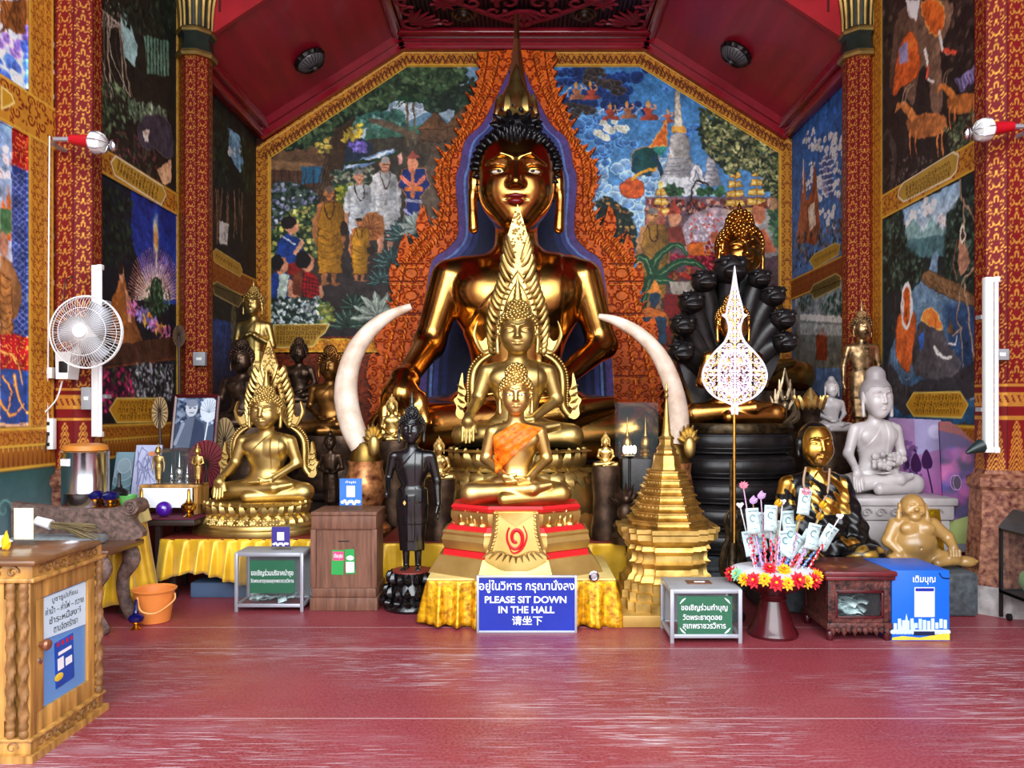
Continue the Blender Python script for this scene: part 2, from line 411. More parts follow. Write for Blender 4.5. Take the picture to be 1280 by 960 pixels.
# scroll ornament tile: mirrored curls and flame leaves, 0..1, drawn once
def scroll_tile(n=96, seed=1, thick=1.0):
    c = Canvas(0, 0, n-1, n-1, 1, (0, 0, 0)); W = (255,)*3
    def curl(x, y, r, a0, turns, sgn, w):
        pts = [(x+r*(1-t*.82)*math.cos(a0+sgn*2*PI*turns*t), y+r*(1-t*.82)*math.sin(a0+sgn*2*PI*turns*t)) for t in np.linspace(0, 1, 20)]
        c.stroke(pts, w*thick, W, w2=w*.55*thick)
    def flame(x, y, a, l, w):
        pts = []
        for t in np.linspace(0, 1, 7): pts.append((x+math.cos(a)*l*t+math.cos(a+1.57)*l*.22*math.sin(t*3.0), y+math.sin(a)*l*t+math.sin(a+1.57)*l*.22*math.sin(t*3.0)))
        c.stroke(pts, w*thick, W, w2=.6)
    k = n/96.0
    curl(26*k, 24*k, 15*k, 1.6, 1.15, 1, 6*k); curl(24*k, 70*k, 14*k, -1.4, 1.1, -1, 6*k); curl(6*k, 48*k, 9*k, .2, .9, 1, 5*k)
    flame(40*k, 20*k, -1.0, 20*k, 7*k); flame(38*k, 78*k, 1.1, 18*k, 7*k); flame(36*k, 42*k, .5, 16*k, 7*k); flame(8*k, 8*k, -.8, 13*k, 5*k); flame(10*k, 90*k, .4, 16*k, 6*k)
    flame(44*k, 58*k, -1.9, 14*k, 6*k); flame(20*k, 47*k, -.2, 14*k, 5*k); c.ell((47*k, 6*k), 5*k*thick, W); c.ell((47*k, 90*k), (4*k*thick, 6*k*thick), W)
    g = c.A[..., 0]/255; hlf = n//2
    return np.concatenate([g[:, :hlf], g[:, :hlf][:, ::-1]], 1)
TILE = scroll_tile(); TILE_FINE = scroll_tile(thick=.62)
def samp(tile, u, v):
    n, m = tile.shape; return tile[(np.floor(np.mod(v, 1)*n)).astype(int) % n, (np.floor(np.mod(u, 1)*m)).astype(int) % m]

# ------------------------------------------------------------------ helpers: lettering
def lettering(txt, x0, x1, zc, h, y, mat_, parent, name='lettering', bold=.0, frame=None, keep=True, thick=.0015):
    """text fitted to x0..x1 wide and h tall, centred on height zc, standing just in front of plane y (facing -y)"""
    cu = bpy.data.curves.new(name, 'FONT'); cu.body = txt; cu.offset = bold; cu.resolution_u = 3; cu.align_x = 'CENTER'
    o = bpy.data.objects.new(name, cu); COL.objects.link(o)
    dg = bpy.context.evaluated_depsgraph_get(); me = bpy.data.meshes.new_from_object(o.evaluated_get(dg))
    V = np.empty(len(me.vertices)*3); me.vertices.foreach_get('co', V); V = V.reshape(-1, 3); F = [tuple(p.vertices) for p in me.polygons]
    bpy.data.objects.remove(o); bpy.data.curves.remove(cu); bpy.data.meshes.remove(me)
    lo, hi = V.min(0), V.max(0); sx = (x1-x0)/(hi[0]-lo[0]); sz = h/(hi[1]-lo[1])
    q = np.stack([(V[:, 0]-(lo[0]+hi[0])/2)*sx+(x0+x1)/2, np.full(len(V), y-thick), (V[:, 1]-(lo[1]+hi[1])/2)*sz+zc], 1)
    if frame is not None: q = frame(q)
    return mesh_obj(name, q, F, mat_, parent, smooth=None)
# ================================================================== the hall: floor, walls, ceiling
XW, YB, YF, ZF = 3.72, 10.7, 8.35, 6.665      # side walls, back wall, front edge of the sloped ceiling, flat ceiling height
M_RED = mat('red_paint', (128, 20, 34), .32, var=.18, scale=3, stretch=(1, .2, 1), coat=.15)
M_REDB = mat('red_boards', (165, 28, 38), .4, var=.15, scale=4)
M_GOLD = mat('gold_leaf', (214, 160, 58), .26, 1.0, var=.2, scale=5, rgb2=(190, 130, 40))
M_PAINT = mat_paint('wall_paint', .55)
M_GILT = mat_paint('gilded_lacquer', .42, .75, .38)
M_DARK = mat('dark_wood', (46, 32, 26), .5, var=.3, scale=8, stretch=(1, 6, 1))

def floor_mat():
    m = bpy.data.materials.new('red_floor_mats'); m.use_nodes = True; nt = m.node_tree; b = nt.nodes['Principled BSDF']; N = nt.nodes.new; Lk = nt.links.new
    tc = N('ShaderNodeTexCoord'); sp = N('ShaderNodeSeparateXYZ'); Lk(tc.outputs['Object'], sp.inputs[0])
    def noise(sc, st, det=4, rot=0):
        mp = N('ShaderNodeMapping'); mp.inputs['Scale'].default_value = st; mp.inputs['Rotation'].default_value = (0, 0, rot); Lk(tc.outputs['Object'], mp.inputs[0])
        n = N('ShaderNodeTexNoise'); n.inputs['Scale'].default_value = sc; n.inputs['Detail'].default_value = det; Lk(mp.outputs[0], n.inputs['Vector']); return n.outputs[0]
    def ramp(x, a, c, va=0, vc=1):
        r = N('ShaderNodeMapRange'); r.inputs[1].default_value = a; r.inputs[2].default_value = c; r.inputs[3].default_value = va; r.inputs[4].default_value = vc; Lk(x, r.inputs[0]); return r.outputs[0]
    def math_(op, x, y):
        k = N('ShaderNodeMath'); k.operation = op
        for i, v in enumerate((x, y)):
            if isinstance(v, (int, float)): k.inputs[i].default_value = v
            else: Lk(v, k.inputs[i])
        return k.outputs[0]
    def mix(f, c1, c2):
        k = N('ShaderNodeMix'); k.data_type = 'RGBA'; Lk(f, k.inputs[0])
        for s, v in ((k.inputs[6], c1), (k.inputs[7], c2)):
            if isinstance(v, tuple): s.default_value = v+(1,)
            else: Lk(v, s)
        return k.outputs[2]
    base = mix(ramp(noise(1.6, (1, 1, 1)), .35, .65), L3((116, 36, 44)), L3((138, 50, 58)))
    base = mix(ramp(noise(70, (1, 1, 1), 2), .35, .65), base, L3((150, 68, 76)))
    worn = ramp(noise(.8, (.6, 1, 1), 3), .42, .6, 0, 1)
    scr = None
    for i, (sc, st, rot) in enumerate(((5, (.5, 14, 1), .12), (4, (.6, 18, 1), -.5), (6, (.7, 12, 1), .75), (7, (.45, 10, 1), -.05), (5, (.4, 22, 1), .42), (6, (.5, 26, 1), -.9))):
        k = ramp(noise(sc, st, 2, rot), .655, .69, 0, .8); scr = k if scr is None else math_('MAXIMUM', scr, k)
    near = ramp(sp.outputs[1], 5.35, 4.6, 0, 1)
    scr = math_('MULTIPLY', math_('MULTIPLY', scr, worn), near)
    dull = math_('MULTIPLY', math_('MULTIPLY', ramp(noise(3, (.4, 3, 1), 6), .5, .75, 0, .55), worn), near)
    base = mix(dull, base, L3((166, 138, 148))); base = mix(scr, base, L3((214, 205, 212)))
    for yy in (5.29, 4.82, 3.73, 2.64):
        d = math_('ABSOLUTE', math_('SUBTRACT', sp.outputs[1], yy), 0); base = mix(ramp(d, .004, .007, .6, 0), base, L3((206, 176, 178)))
    Lk(base, b.inputs['Base Color']); b.inputs['Roughness'].default_value = .42
    Lk(ramp(noise(2.2, (1, 1, 1), 4), .3, .7, .30, .48), b.inputs['Roughness'])
    bp = N('ShaderNodeBump'); bp.inputs['Strength'].default_value = .25; bp.inputs['Distance'].default_value = .004; Lk(noise(90, (1, 1, 1), 2), bp.inputs['Height']); Lk(bp.outputs[0], b.inputs['Normal'])
    return m
b = MB(); b.add([(-5, -3, 0), (5, -3, 0), (5, YB, 0), (-5, YB, 0)], [(0, 1, 2, 3)])
tag(b.build('floor', floor_mat(), smooth=None), kind='structure')
b = MB(); b.add([(-40, -60, -.02), (40, -60, -.02), (40, -3, -.02), (-40, -3, -.02)], [(0, 1, 2, 3)])
tag(b.build('ground', mat('courtyard_stone', (150, 140, 130), .8, var=.2, scale=1), smooth=None), kind='structure')

# shells behind the paint
b = MB(); b.box(-XW-.3, -XW-.012, 2.2, YB+.3, 0, 7.6); tag(b.build('wall_left', mat('plaster_red', (120, 40, 30), .7)), kind='structure')
b = MB(); b.box(XW+.012, XW+.3, 2.2, YB+.3, 0, 7.6); tag(b.build('wall_right', MATS['plaster_red']), kind='structure')
b = MB(); b.box(-XW-.3, XW+.3, YB+.02, YB+.3, 0, 7.6); tag(b.build('wall_back', MATS['plaster_red']), kind='structure')

# ceiling: flat carved panel, two boarded slopes, fascia boards over the column line
HX, KX, KZ = 1.727, XW, WZ(183, YB)+.235          # flat half width, slope foot
def slope(sg):
    b = MB(); t = .06
    p = [(sg*HX, YF, ZF), (sg*HX, YB, ZF), (sg*KX, YB, KZ), (sg*KX, YF, KZ)]; up = np.array((0, 0, t))
    b.hexa(p if sg < 0 else p[::-1], [np.array(q)+up for q in (p if sg < 0 else p[::-1])])
    return b
M_SLOPE = mat('red_ceiling_boards', (166, 24, 46), .36, var=.2, scale=2.5, stretch=(3, .25, 3), coat=.1)
for sg, nm in ((-1, 'left'), (1, 'right')):
    tag(slope(sg).build('ceiling_slope_'+nm, M_SLOPE), kind='structure')
b = MB(); b.box(-HX-.02, HX+.02, 2.2, YB, ZF, ZF+.08); tag(b.build('ceiling', mat('ceiling_black_slats', (26, 16, 22), .6)), kind='structure')
b = MB()
for sg in (-1, 1):
    w = [(sg*HX, ZF-.02), (sg*(KX+.2), KZ-.2), (sg*(KX+.2), 7.6), (sg*HX, 7.6)]; b.prism(w, YF-.05, YF)
tag(b.build('ceiling_fascia', M_REDB, smooth=None), kind='structure')
b = MB()
for sg in (-1, 1):
    for i in range(9):
        x = sg*(HX+.12+i*.24); zz = ZF-(abs(x)-HX)*(ZF-KZ)/(KX-HX); b.box(x-.012, x+.012, YF-.056, YF-.05, zz+.12, 7.6)
tag(b.build('ceiling_board_joints', mat('joint_dark_red', (70, 8, 14), .5)), kind='structure')  # joints are thin strips in a darker red than the boards
b = MB(); b.box(-XW, XW, 2.2, YF, 7.6, 7.7); tag(b.build('ceiling_front', MATS['red_paint']), kind='structure')
# mouldings where the ceiling meets walls: stepped red cornice following the gable, and ridge beams
b = MB()
gable = [(-KX, KZ), (-HX, ZF), (HX, ZF), (KX, KZ)]
for i in range(3):
    (xa, za), (xb, zb) = gable[i], gable[i+1]; L = math.hypot(xb-xa, zb-za); nx, nz = (zb-za)/L, -(xb-xa)/L
    for o, hh, d in ((0, .10, .16), (.10, .07, .11), (.165, .035, .13)):
        q = [(xa+nx*o, za+nz*o), (xb+nx*o, zb+nz*o), (xb+nx*(o+hh), zb+nz*(o+hh)), (xa+nx*(o+hh), za+nz*(o+hh))]
        b.prism(q, YB-d, YB)
tag(b.build('trim_1', mat('cornice_red', (140, 20, 38), .22, var=.12, coat=.3), smooth=None), kind='structure')
b = MB()
for sg in (-1, 1):
    b.box(sg*HX-.07, sg*HX+.07, 2.3, YB, ZF-.075, ZF+.02, .02); b.box(sg*(HX-.11)-.03, sg*(HX-.11)+.03, 2.3, YB, ZF-.05, ZF+.02, .01)
    b.box(sg*(KX-.06)-.07, sg*(KX-.06)+.07, YF, YB, KZ-.13, KZ+.06, .025); b.box(sg*(KX-.16)-.04, sg*(KX-.16)+.04, YF, YB, KZ-.02, KZ+.1, .015)
b.box(-HX, HX, YB-.35, YB-.16, ZF-.08, ZF, .02)
tag(b.build('trim_2', MATS['cornice_red']), kind='structure')

# carved ornament on the flat ceiling
b = MB()
for i in range(56):
    x = -HX+.16+i*(2*HX-.32)/55; b.box(x-.012, x+.012, 8.0, YB-.36, ZF-.02, ZF)
tag(b.build('ceiling_slats', mat('slat_red_black', (58, 18, 28), .5)), kind='structure')
def spiral3(b, cx, cy, r, a0, turns, sg, w, z):
    pts = [(cx+r*(1-t*.85)*math.cos(a0+sg*2*PI*turns*t), cy+r*(1-t*.85)*math.sin(a0+sg*2*PI*turns*t), z) for t in np.linspace(0, 1, 26)]
    b.tube(pts, [w, w*.8, w*.4], 6, flat=.6, up=(0, 0, 1))
def carved_center():
    b = MB(); z = ZF-.05; yb = YB-.42
    for sg in (-1, 1):
        for (x, y, r, a, t, s_, w) in ((.16, .28, .13, 1.5, 1.1, 1, .035), (.38, .40, .14, 3.4, 1.2, -1, .035), (.66, .62, .15, -1.2, 1.2, 1, .035), (.2, .62, .16, .5, 1.2, -1, .035), (.92, .78, .12, 2.4, 1.1, -1, .03), (.46, .8, .14, 2.0, 1.1, 1, .035)):
            spiral3(b, sg*x, yb-y, r, a if sg > 0 else PI-a, t, s_*sg, w, z)
        b.tube(crv([(0, yb-.05, z), (sg*.14, yb-.16, z), (sg*.34, yb-.26, z), (sg*.62, yb-.46, z), (sg*1.0, yb-.74, z), (sg*1.15, yb-.95, z)], 6), [.05, .05, .03], 6, flat=.5, up=(0, 0, 1))
    for k in range(7):
        a = PI/2+(k-3)*.42; b.leaf((0, yb-.45, z), (math.cos(a)*.3, yb-.45+math.sin(a)*.36, z-.01), .05, (0, 0, -1), .012)
    return b
t = tag(carved_center().build('carved_ceiling_ornament', mat('carved_red', (126, 24, 40), .45)), 'red carved scrollwork centred on the flat dark ceiling', 'ornament')
for sg, nm in ((-1, 'left'), (1, 'right')):
    b = MB(); z = ZF-.05; cx, cy = sg*(HX-.32), YB-.62
    for (x, y, r, a, tt, s_, w) in ((.02, .0, .15, .4, 1.1, 1, .035), (.28, .05, .11, 2.4, 1.2, -1, .03), (.05, .3, .13, -1, 1.1, -1, .03), (.5, .05, .08, .5, 1, 1, .025), (.0, .55, .1, 1.2, 1.1, 1, .03)):
        spiral3(b, cx-sg*x+sg*.12, cy-y+.1, r, a if sg < 0 else PI-a, tt, -s_*sg, w, z)
    for k in range(6): a = (k*.26)+.05; b.leaf((cx+sg*.1, cy+.1, z), (cx+sg*.1-sg*.42*math.cos(a), cy+.1-.42*math.sin(a), z), .045, (0, 0, -1), .012)
    tag(b.build('carved_ceiling_ornament', MATS['carved_red']), 'red carved corner scroll at the %s back corner of the flat ceiling' % nm, 'ornament', 'corner scrolls of the flat ceiling')
    t = thing('ceiling_rosette', 'round dark stepped rosette on the flat ceiling, %s of the central carving' % nm, 'rosette', (sg*.78, YB-.75, ZF-.02), 'ceiling rosettes')
    b = MB(); b.lathe([(.17, .0), (.17, -.025), (.13, -.03), (.125, -.055), (.09, -.06), (.085, -.085), (.05, -.09), (.03, -.11), (.001, -.112)], 28, (sg*.78, YB-.75, ZF-.02)); b.build('disc', mat('rosette_black', (36, 26, 24), .35, .3), t)
    b = MB()
    for r_, z_ in ((.15, -.028), (.107, -.058), (.067, -.088)): b.tube([(sg*.78+r_*math.cos(a), YB-.75+r_*math.sin(a), ZF-.02+z_) for a in np.linspace(0, 2*PI, 29)], .006, 6)
    b.build('ring', mat('old_gold', (150, 110, 50), .35, 1), t)
    b = MB(); z = ZF-.04; c0 = (sg*1.02, YB-1.0)
    for k in range(8):
        a = k*PI/4; b.leaf((c0[0], c0[1], z), (c0[0]+.17*math.cos(a), c0[1]+.17*math.sin(a), z), .05, (0, 0, -1), .012)
    tag(b.build('carved_ceiling_flower', MATS['carved_red']), 'red carved eight-petal flower on the flat ceiling, %s side' % nm, 'ornament', 'carved flowers of the flat ceiling')

# lamps on the slopes
def slope_lamp(px, py, sg, label):
    # point on the slope plane seen at this place
    dx, dz = (px-VX)/FPX, -(py-VY)/FPX
    k = (ZF-KZ)/(KX-HX); Y = (ZF+HX*k-CAMZ)/(dz+abs(dx)*k); c = np.array((dx*Y, Y, CAMZ+dz*Y))
    th = math.atan2(ZF-KZ, KX-HX); R = ry(-sg*-th) if sg > 0 else ry(-th)
    n = np.array((-sg*math.sin(th), 0, -math.cos(th))); zx = -n
    xax = np.array((math.cos(th), 0, -sg*math.sin(th))); yax = np.array((0, 1., 0)); R = np.stack([xax, yax, zx], 1)
    t = thing('ceiling_lamp', label, 'lamp', tuple(c), 'ceiling lamps on the red slopes')
    b = MB(); b.lathe([(.05, 0), (.2, -.01), (.215, -.04), (.2, -.075), (.185, -.08)], 36, ribs=18, ribd=.03); b.xf(R, c); b.build('rim', mat('lamp_rim', (40, 34, 34), .4, .6), t)
    b = MB(); b.lathe([(.19, -.06), (.185, -.085), (.15, -.125), (.09, -.15), (.03, -.16), (.02, -.175), (.001, -.178)], 36); b.xf(R, c); b.build('lamp_shade', mat('smoked_glass', (96, 96, 100), .25, spec=.6), t)
    b = MB()
    for k in range(24):
        a = k*PI/12; b.tube([(math.cos(a)*r_, math.sin(a)*r_, z_) for r_, z_ in ((.186, -.088), (.151, -.128), (.09, -.153), (.035, -.163))], .004, 5)
    b.xf(R, c); b.build('ribs', MATS['lamp_rim'], t)
slope_lamp(385, 72, -1, 'round grey glass lamp on the left red ceiling slope')
slope_lamp(922, 64, 1, 'round grey glass lamp on the right red ceiling slope')

# columns: octagonal, red lacquer with gilded scrollwork
def column(nm, X, Y, R, z1, su, capital=None, base=None, ztop=7.6, rev=False):
    a8 = [PI/8+k*PI/4 for k in range(8)]; per = [(X+R/math.cos(PI/8)*math.cos(a), Y+R/math.cos(PI/8)*math.sin(a)) for a in a8]
    nz = int((ztop-z1)*110); cols = 18; V = []; C = []; F = []
    zs = np.linspace(z1, ztop, nz); off = 0
    red, redd, gold = lin((112, 16, 20)), lin((80, 10, 16)), lin((226, 160, 70))
    for k in range(8):
        (xa, ya), (xb, yb) = per[k], per[(k+1) % 8]; t = np.linspace(0, 1, cols)
        T, Zz = np.meshgrid(t, zs); w = math.hypot(xb-xa, yb-ya)
        g = samp(TILE_FINE, T, Zz/(w*2.0)+k*.5)
        low = Zz-z1                                        # bands and pointed leaves near the foot
        bd = ((np.abs(low-.52) < .012) | (np.abs(low-.60) < .010) | (np.abs(low-.42) < .010) | (np.abs(low-.66) < .008)); zig = (np.abs(low-.56) < .03) & (np.abs(np.mod(T*3+low*9, 1)-.5) < .3)
        pt = (low < .40) & (low > .02) & (np.mod(low*26+np.abs(T-.5)*7, 1) < .5) & (np.abs(T-.5) < .47*(1-low/.46)**.7)
        g = np.where(low < .68, np.maximum.reduce([bd.astype(float), zig*.9, pt*.9]), g)
        edge = (np.minimum(T, 1-T) < .035); g = np.where(edge & (low > .7), 0, g)
        a = np.clip(g, 0, 1)[..., None]
        c = np.where(edge[..., None], redd, red)*(1-a)+gold*a
        V.append(np.stack([xa+(xb-xa)*T, ya+(yb-ya)*T, Zz], -1).reshape(-1, 3)); C.append(np.concatenate([c, a], -1).reshape(-1, 4))
        jj, ii = np.meshgrid(np.arange(cols-1), np.arange(nz-1)); q = off+ii*cols+jj
        F.append(np.stack([q, q+1, q+cols+1, q+cols], -1).reshape(-1, 4)); off += nz*cols
    o = mesh_obj(nm, np.concatenate(V), np.concatenate(F), M_GILT, None, smooth=None, col=np.concatenate(C)); tag(o, kind='structure')
    return o
CL1 = (-3.62, 6.22, .165); CR1 = (3.625, 5.82, .17); CL2 = (-3.53, 8.28, .15); CR2 = (3.60, 8.27, .15)
column('column_left_front', *CL1, 1.0, 1); column('column_right_front', *CR1, 1.02, 1); column('column_left_back', *CL2, .6, 1, ztop=5.45); column('column_right_back', *CR2, .6, 1, ztop=5.45)
M_CAPD = mat('capital_green', (38, 46, 40), .4, .2, var=.3); M_CAPG = mat('capital_gold', (170, 140, 80), .35, .8, var=.3)
for (X, Y, R), nm in ((CL2, 'left'), (CR2, 'right')):
    t = tag(thing('column_capital', None, None, (X, Y, 5.3)), kind='structure')
    zc = WZ(75, Y)
    b = MB(); b.lathe([(R*1.2, zc-.0), (R*1.32, zc+.05), (R*1.16, zc+.09), (R*1.12, zc+.2), (R*1.3, zc+.24), (R*1.3, zc+.28), (R*1.1, zc+.31)], 8, (X, Y, 0), a0=PI/8); b.build('collar', M_CAPD, t, 30)
    b = MB(); b.lathe([(R*1.36, zc-.02), (R*1.42, zc+.01), (R*1.36, zc+.04)], 8, (X, Y, 0), a0=PI/8); b.lathe([(R*1.33, zc+.235), (R*1.38, zc+.26), (R*1.33, zc+.285)], 8, (X, Y, 0), a0=PI/8); b.build('gold_ring', M_CAPG, t, 30)
    b = MB(); b.lathe([(R*1.05, zc+.3), (R*1.15, zc+.55), (R*1.5, zc+.85), (R*1.6, zc+1.0)], 16, (X, Y, 0)); b.build('bell', M_CAPD, t)
    b = MB()
    for k in range(16):
        a = 2*PI*k/16; rr = lambda f: R*f
        pts = [(X+rr(f)*math.cos(a), Y+rr(f)*math.sin(a), zc+z) for f, z in ((1.1, .3), (1.13, .45), (1.25, .62), (1.5, .8), (1.72, .9), (1.8, .86))]
        b.tube(crv(pts, 3), [.014, .02, .026, .02, .008], 6)
    b.build('gilt_ribs', M_CAPG, t)
M_BASE = mat('base_red_gilt', (140, 96, 72), .55, .2, var=.5, scale=26, rgb2=(110, 30, 32), bump=.4, bscale=30); M_STONE = mat('grey_stone', (150, 142, 140), .7, var=.3, scale=14, bump=.3)
for (X, Y, R), nm, zt in ((CL1, 'left', 1.0), (CR1, 'right', 1.02)):
    t = tag(thing('column_base', None, None, (X, Y, 0)), kind='structure')
    b = MB(); b.lathe([(R*1.75, .2), (R*1.7, .26), (R*1.5, .3), (R*1.35, .62), (R*1.28, zt-.12), (R*1.42, zt-.09), (R*1.42, zt-.03), (R*1.15, zt), (R*1.1, zt+.03)], 8, (X, Y, 0), a0=PI/8); b.build('flared_base', M_BASE, t, 30)
    b = MB(); b.lathe([(R*2.1, 0), (R*2.05, .1), (R*1.85, .14), (R*1.8, .2)], 8, (X, Y, 0), a0=PI/8); b.build('plinth', M_STONE, t, 30)
# ================================================================== wall paintings
OR, DR, GD = (206, 140, 46), (120, 34, 16), (224, 172, 62)
def pat(c, poly, scale, base, ink, tile=TILE_FINE, a=.9, mirror=None, line=None, lw=2, rot=False):
    """fill a polygon with scroll ornament"""
    k = Canvas(c.x0, c.y0, c.x0+(c.W-1)/c.S, c.y0+(c.H-1)/c.S, c.S, (0, 0, 0), c.T); k.poly(poly, (255, 255, 255)); mk = k.A[..., 0]/255
    jj, ii = np.meshgrid(np.arange(c.W), np.arange(c.H)); X = c.x0+jj/c.S; Y = c.y0+ii/c.S
    u, v = (X-(mirror or 0))/scale, Y/scale
    if rot: u, v = v, u
    g = samp(tile, u, v)*a; col = np.array(base, np.float32)*(1-g[..., None])+np.array(ink, np.float32)*g[..., None]
    c.A[..., :3] = c.A[..., :3]*(1-mk[..., None])+col*mk[..., None]; c.A[..., 3] *= 1-mk
    if line is not None: c.stroke(list(poly)+[poly[0]], lw, line)
    return mk
def squig(c, x0, y0, x1, y1, col=(60, 30, 10), h=6, skew=0):
    """a line of small unreadable script"""
    x = x0; n = int((x1-x0)/(h*.75))
    for i in range(max(n, 1)):
        f = i/max(n, 1); x = x0+(x1-x0)*f; y = y0+(y1-y0)*f; k = rnd.random()
        p = [(x, y+h*.45), (x+h*.1, y-h*.35), (x+h*.5, y-h*.4), (x+h*.5, y+h*.45)] if k < .5 else [(x+h*.45, y-h*.35), (x, y-h*.1), (x+h*.4, y+h*.1), (x+h*.1, y+h*.45)]
        c.stroke(p, h*.17, col, .9)
        if k > .6: c.stroke([(x, y-h*.75), (x+h*.45, y-h*.65)], h*.15, col, .9)
@later
def plaque(c, pts, col=(216, 160, 40), rows=(), h=6, line=(250, 225, 140)):
    c.poly(pts, col, line=line, lw=1.6)
    for r in rows: squig(c, *r, h=h)
def man(c, x, y, h, skin, robe, hair=None, folds=(90, 50, 15), wrap=1, white=False, sg=1):
    f = lambda u, v: (x+sg*u*h, y+v*h); sk2 = tuple(int(s*.72) for s in skin)
    c.ell(f(-.04, .985), (.05*h, .014*h), sk2); c.ell(f(.07, .985), (.05*h, .014*h), sk2)
    for u in (-.045, .055): c.poly([f(u-.035, .78), f(u+.035, .78), f(u+.02, .98), f(u-.02, .98)], skin, shade=.35)
    c.poly([f(-.1, .2), f(-.155, .3), f(-.165, .5), f(-.13, .62), f(-.1, .6), f(-.12, .48), f(-.09, .33)], skin, shade=.3)
    c.poly([f(.1, .2), f(.16, .3), f(.17, .48), f(.15, .62), f(.11, .6), f(.125, .48), f(.09, .33)], skin if not white else robe, shade=.3)
    c.poly([f(-.12, .185), f(-.05, .15), f(.05, .15), f(.125, .185), f(.12, .4), f(-.11, .42)], skin if not white else robe, shade=.35)
    if white: c.poly([f(-.1, .19), f(-.155, .3), f(-.16, .45), f(-.11, .45), f(-.08, .3)], robe, shade=.2)
    hem = .87 if not white else .74
    c.poly([f(-.1, .40), f(.11, .38), f(.135, .6), f(.125, hem), f(-.1, hem+.01), f(-.115, .6)], robe, shade=.3, line=folds)
    if not white: c.poly([f(-.06, .17), f(.12, .16), f(.155, .26), f(.145, .5), f(.03, .56), f(-.1, .5), f(-.11, .36)] if wrap else [f(.02, .15), f(.13, .18), f(.14, .5), f(-.1, .45)], robe, shade=.35, line=folds)
    for i in range(6):
        a = .42+i*.07; c.stroke([f(-.1, a), f(.0, a+.04), f(.11, a-.01)], .008*h, folds, .7, sm=4)
    for i in range(3): c.stroke([f(.04+i*.03, .2), f(.02+i*.035, .5)], .007*h, folds, .6)
    c.poly([f(-.028, .1), f(.028, .1), f(.035, .165), f(-.035, .165)], sk2)
    c.ell(f(0, .072), (.05*h, .068*h), skin, line=sk2, lw=.7)
    c.ell(f(0, .03), (.047*h, .032*h), hair or (110, 100, 95))
    c.ell(f(-.05, .08), (.012*h, .022*h), skin)
    for u in (-.008, .03): c.stroke([f(u-.01, .072), f(u+.01, .072)], .009*h, (40, 25, 15))
    c.stroke([f(.012, .075), f(.018, .095)], .008*h, sk2); c.stroke([f(-.002, .112), f(.028, .112)], .009*h, (150, 60, 50))
    c.stroke([f(-.05, .16), f(-.02, .28), f(.015, .33), (x+sg*.045*h, y+.28*h), f(.05, .16)], .01*h, (50, 25, 15), sm=4)
def cloud(c, x, y, r, n, dark, lite, sq=.6):
    for i in range(n):
        a = rnd.uniform(0, 2*PI); d = rnd.random()**.5; cx, cy = x+math.cos(a)*d*r, y+math.sin(a)*d*r*sq; rr = r*rnd.uniform(.28, .55)
        c.ell((cx, cy), (rr, rr*.8), lite, .95, col2=dark, line=tuple(min(255, int(v*1.12)+10) for v in lite), lw=.9)
def palm(c, x, y, h, col=(30, 60, 40)):
    c.stroke([(x, y), (x+h*.04, y+h)], h*.05, (90, 80, 60))
    for k in range(9):
        a = PI*(k/8)*1.2-.3; c.stroke([(x, y), (x-math.cos(a)*h*.28, y-math.sin(a)*h*.16), (x-math.cos(a)*h*.45, y+h*.16-math.sin(a)*h*.12)], h*.07, col, w2=.5, sm=4)
def fern(c, x, y, r, n, col, a0=-PI, a1=0, w=.22, hi=(150, 170, 160)):
    for k in range(n):
        a = a0+(a1-a0)*k/(n-1); tip = (x+math.cos(a)*r, y+math.sin(a)*r*.9); mx, my = x+math.cos(a)*r*.5-math.sin(a)*r*w*.5, y+math.sin(a)*r*.5+math.cos(a)*r*w*.4
        nx, ny = x+math.cos(a)*r*.5+math.sin(a)*r*w*.5, y+math.sin(a)*r*.5-math.cos(a)*r*w*.4
        c.poly(crv([(x, y), (mx, my), tip, (nx, ny)], 5, True), col, shade=.35, line=tuple(int(v*.5) for v in col)); c.stroke([(x, y), tip], r*.025, hi, .8)
def shrub(c, pts, n, r, cols, flowers=None, nf=0, base=(22, 34, 26), fr=None):
    c.poly(pts, base, soft=2); c.dabs(pts, n, r, cols)
    if flowers: c.dabs(pts, nf, fr or r*.55, flowers, asp=.9)

# ---------------------------------------------------------------- back wall
c = Canvas(316, 62, 994, 668, 1.2, (58, 26, 18)); c.late = []
pat(c, [(316, 420), (994, 420), (994, 668), (316, 668)], 44, (110, 44, 18), (52, 20, 12), mirror=645)
# left painting
LP = [(336, 196), (506, 82), (606, 82), (606, 420), (336, 420)]
c.poly(LP, (52, 60, 52), col2=(48, 40, 40))
c.poly([(440, 82), (606, 82), (606, 190), (440, 200)], (104, 132, 160), col2=(196, 206, 208))
for (x, y, r) in ((560, 108, 22), (590, 130, 20), (520, 140, 20), (500, 118, 16), (545, 128, 14)): cloud(c, x, y, r, 14, (120, 140, 165), (205, 212, 216))
c.poly([(500, 158), (522, 146), (540, 138), (560, 150), (575, 160), (500, 166)], (96, 128, 150)); c.poly([(460, 160), (540, 156), (560, 172), (455, 176)], (62, 100, 84))
for (x, y, r) in ((470, 150, 22), (495, 155, 14), (450, 148, 16)): c.dabs(crv([(x-r, y), (x, y-r*1.2), (x+r, y), (x, y+r*.8)], 6, True), 70, 4, [(66, 108, 96), (48, 86, 80), (88, 126, 112)])
for (x, y, r) in ((545, 130, 16), (570, 122, 20), (592, 118, 20), (585, 140, 16)): c.ell((x, y), (r, r*.8), (28, 40, 32)); c.dabs(crv([(x-r, y), (x, y-r), (x+r, y), (x, y+r*.8)], 6, True), 45, 3.5, [(36, 52, 40), (24, 36, 28), (54, 72, 56)])
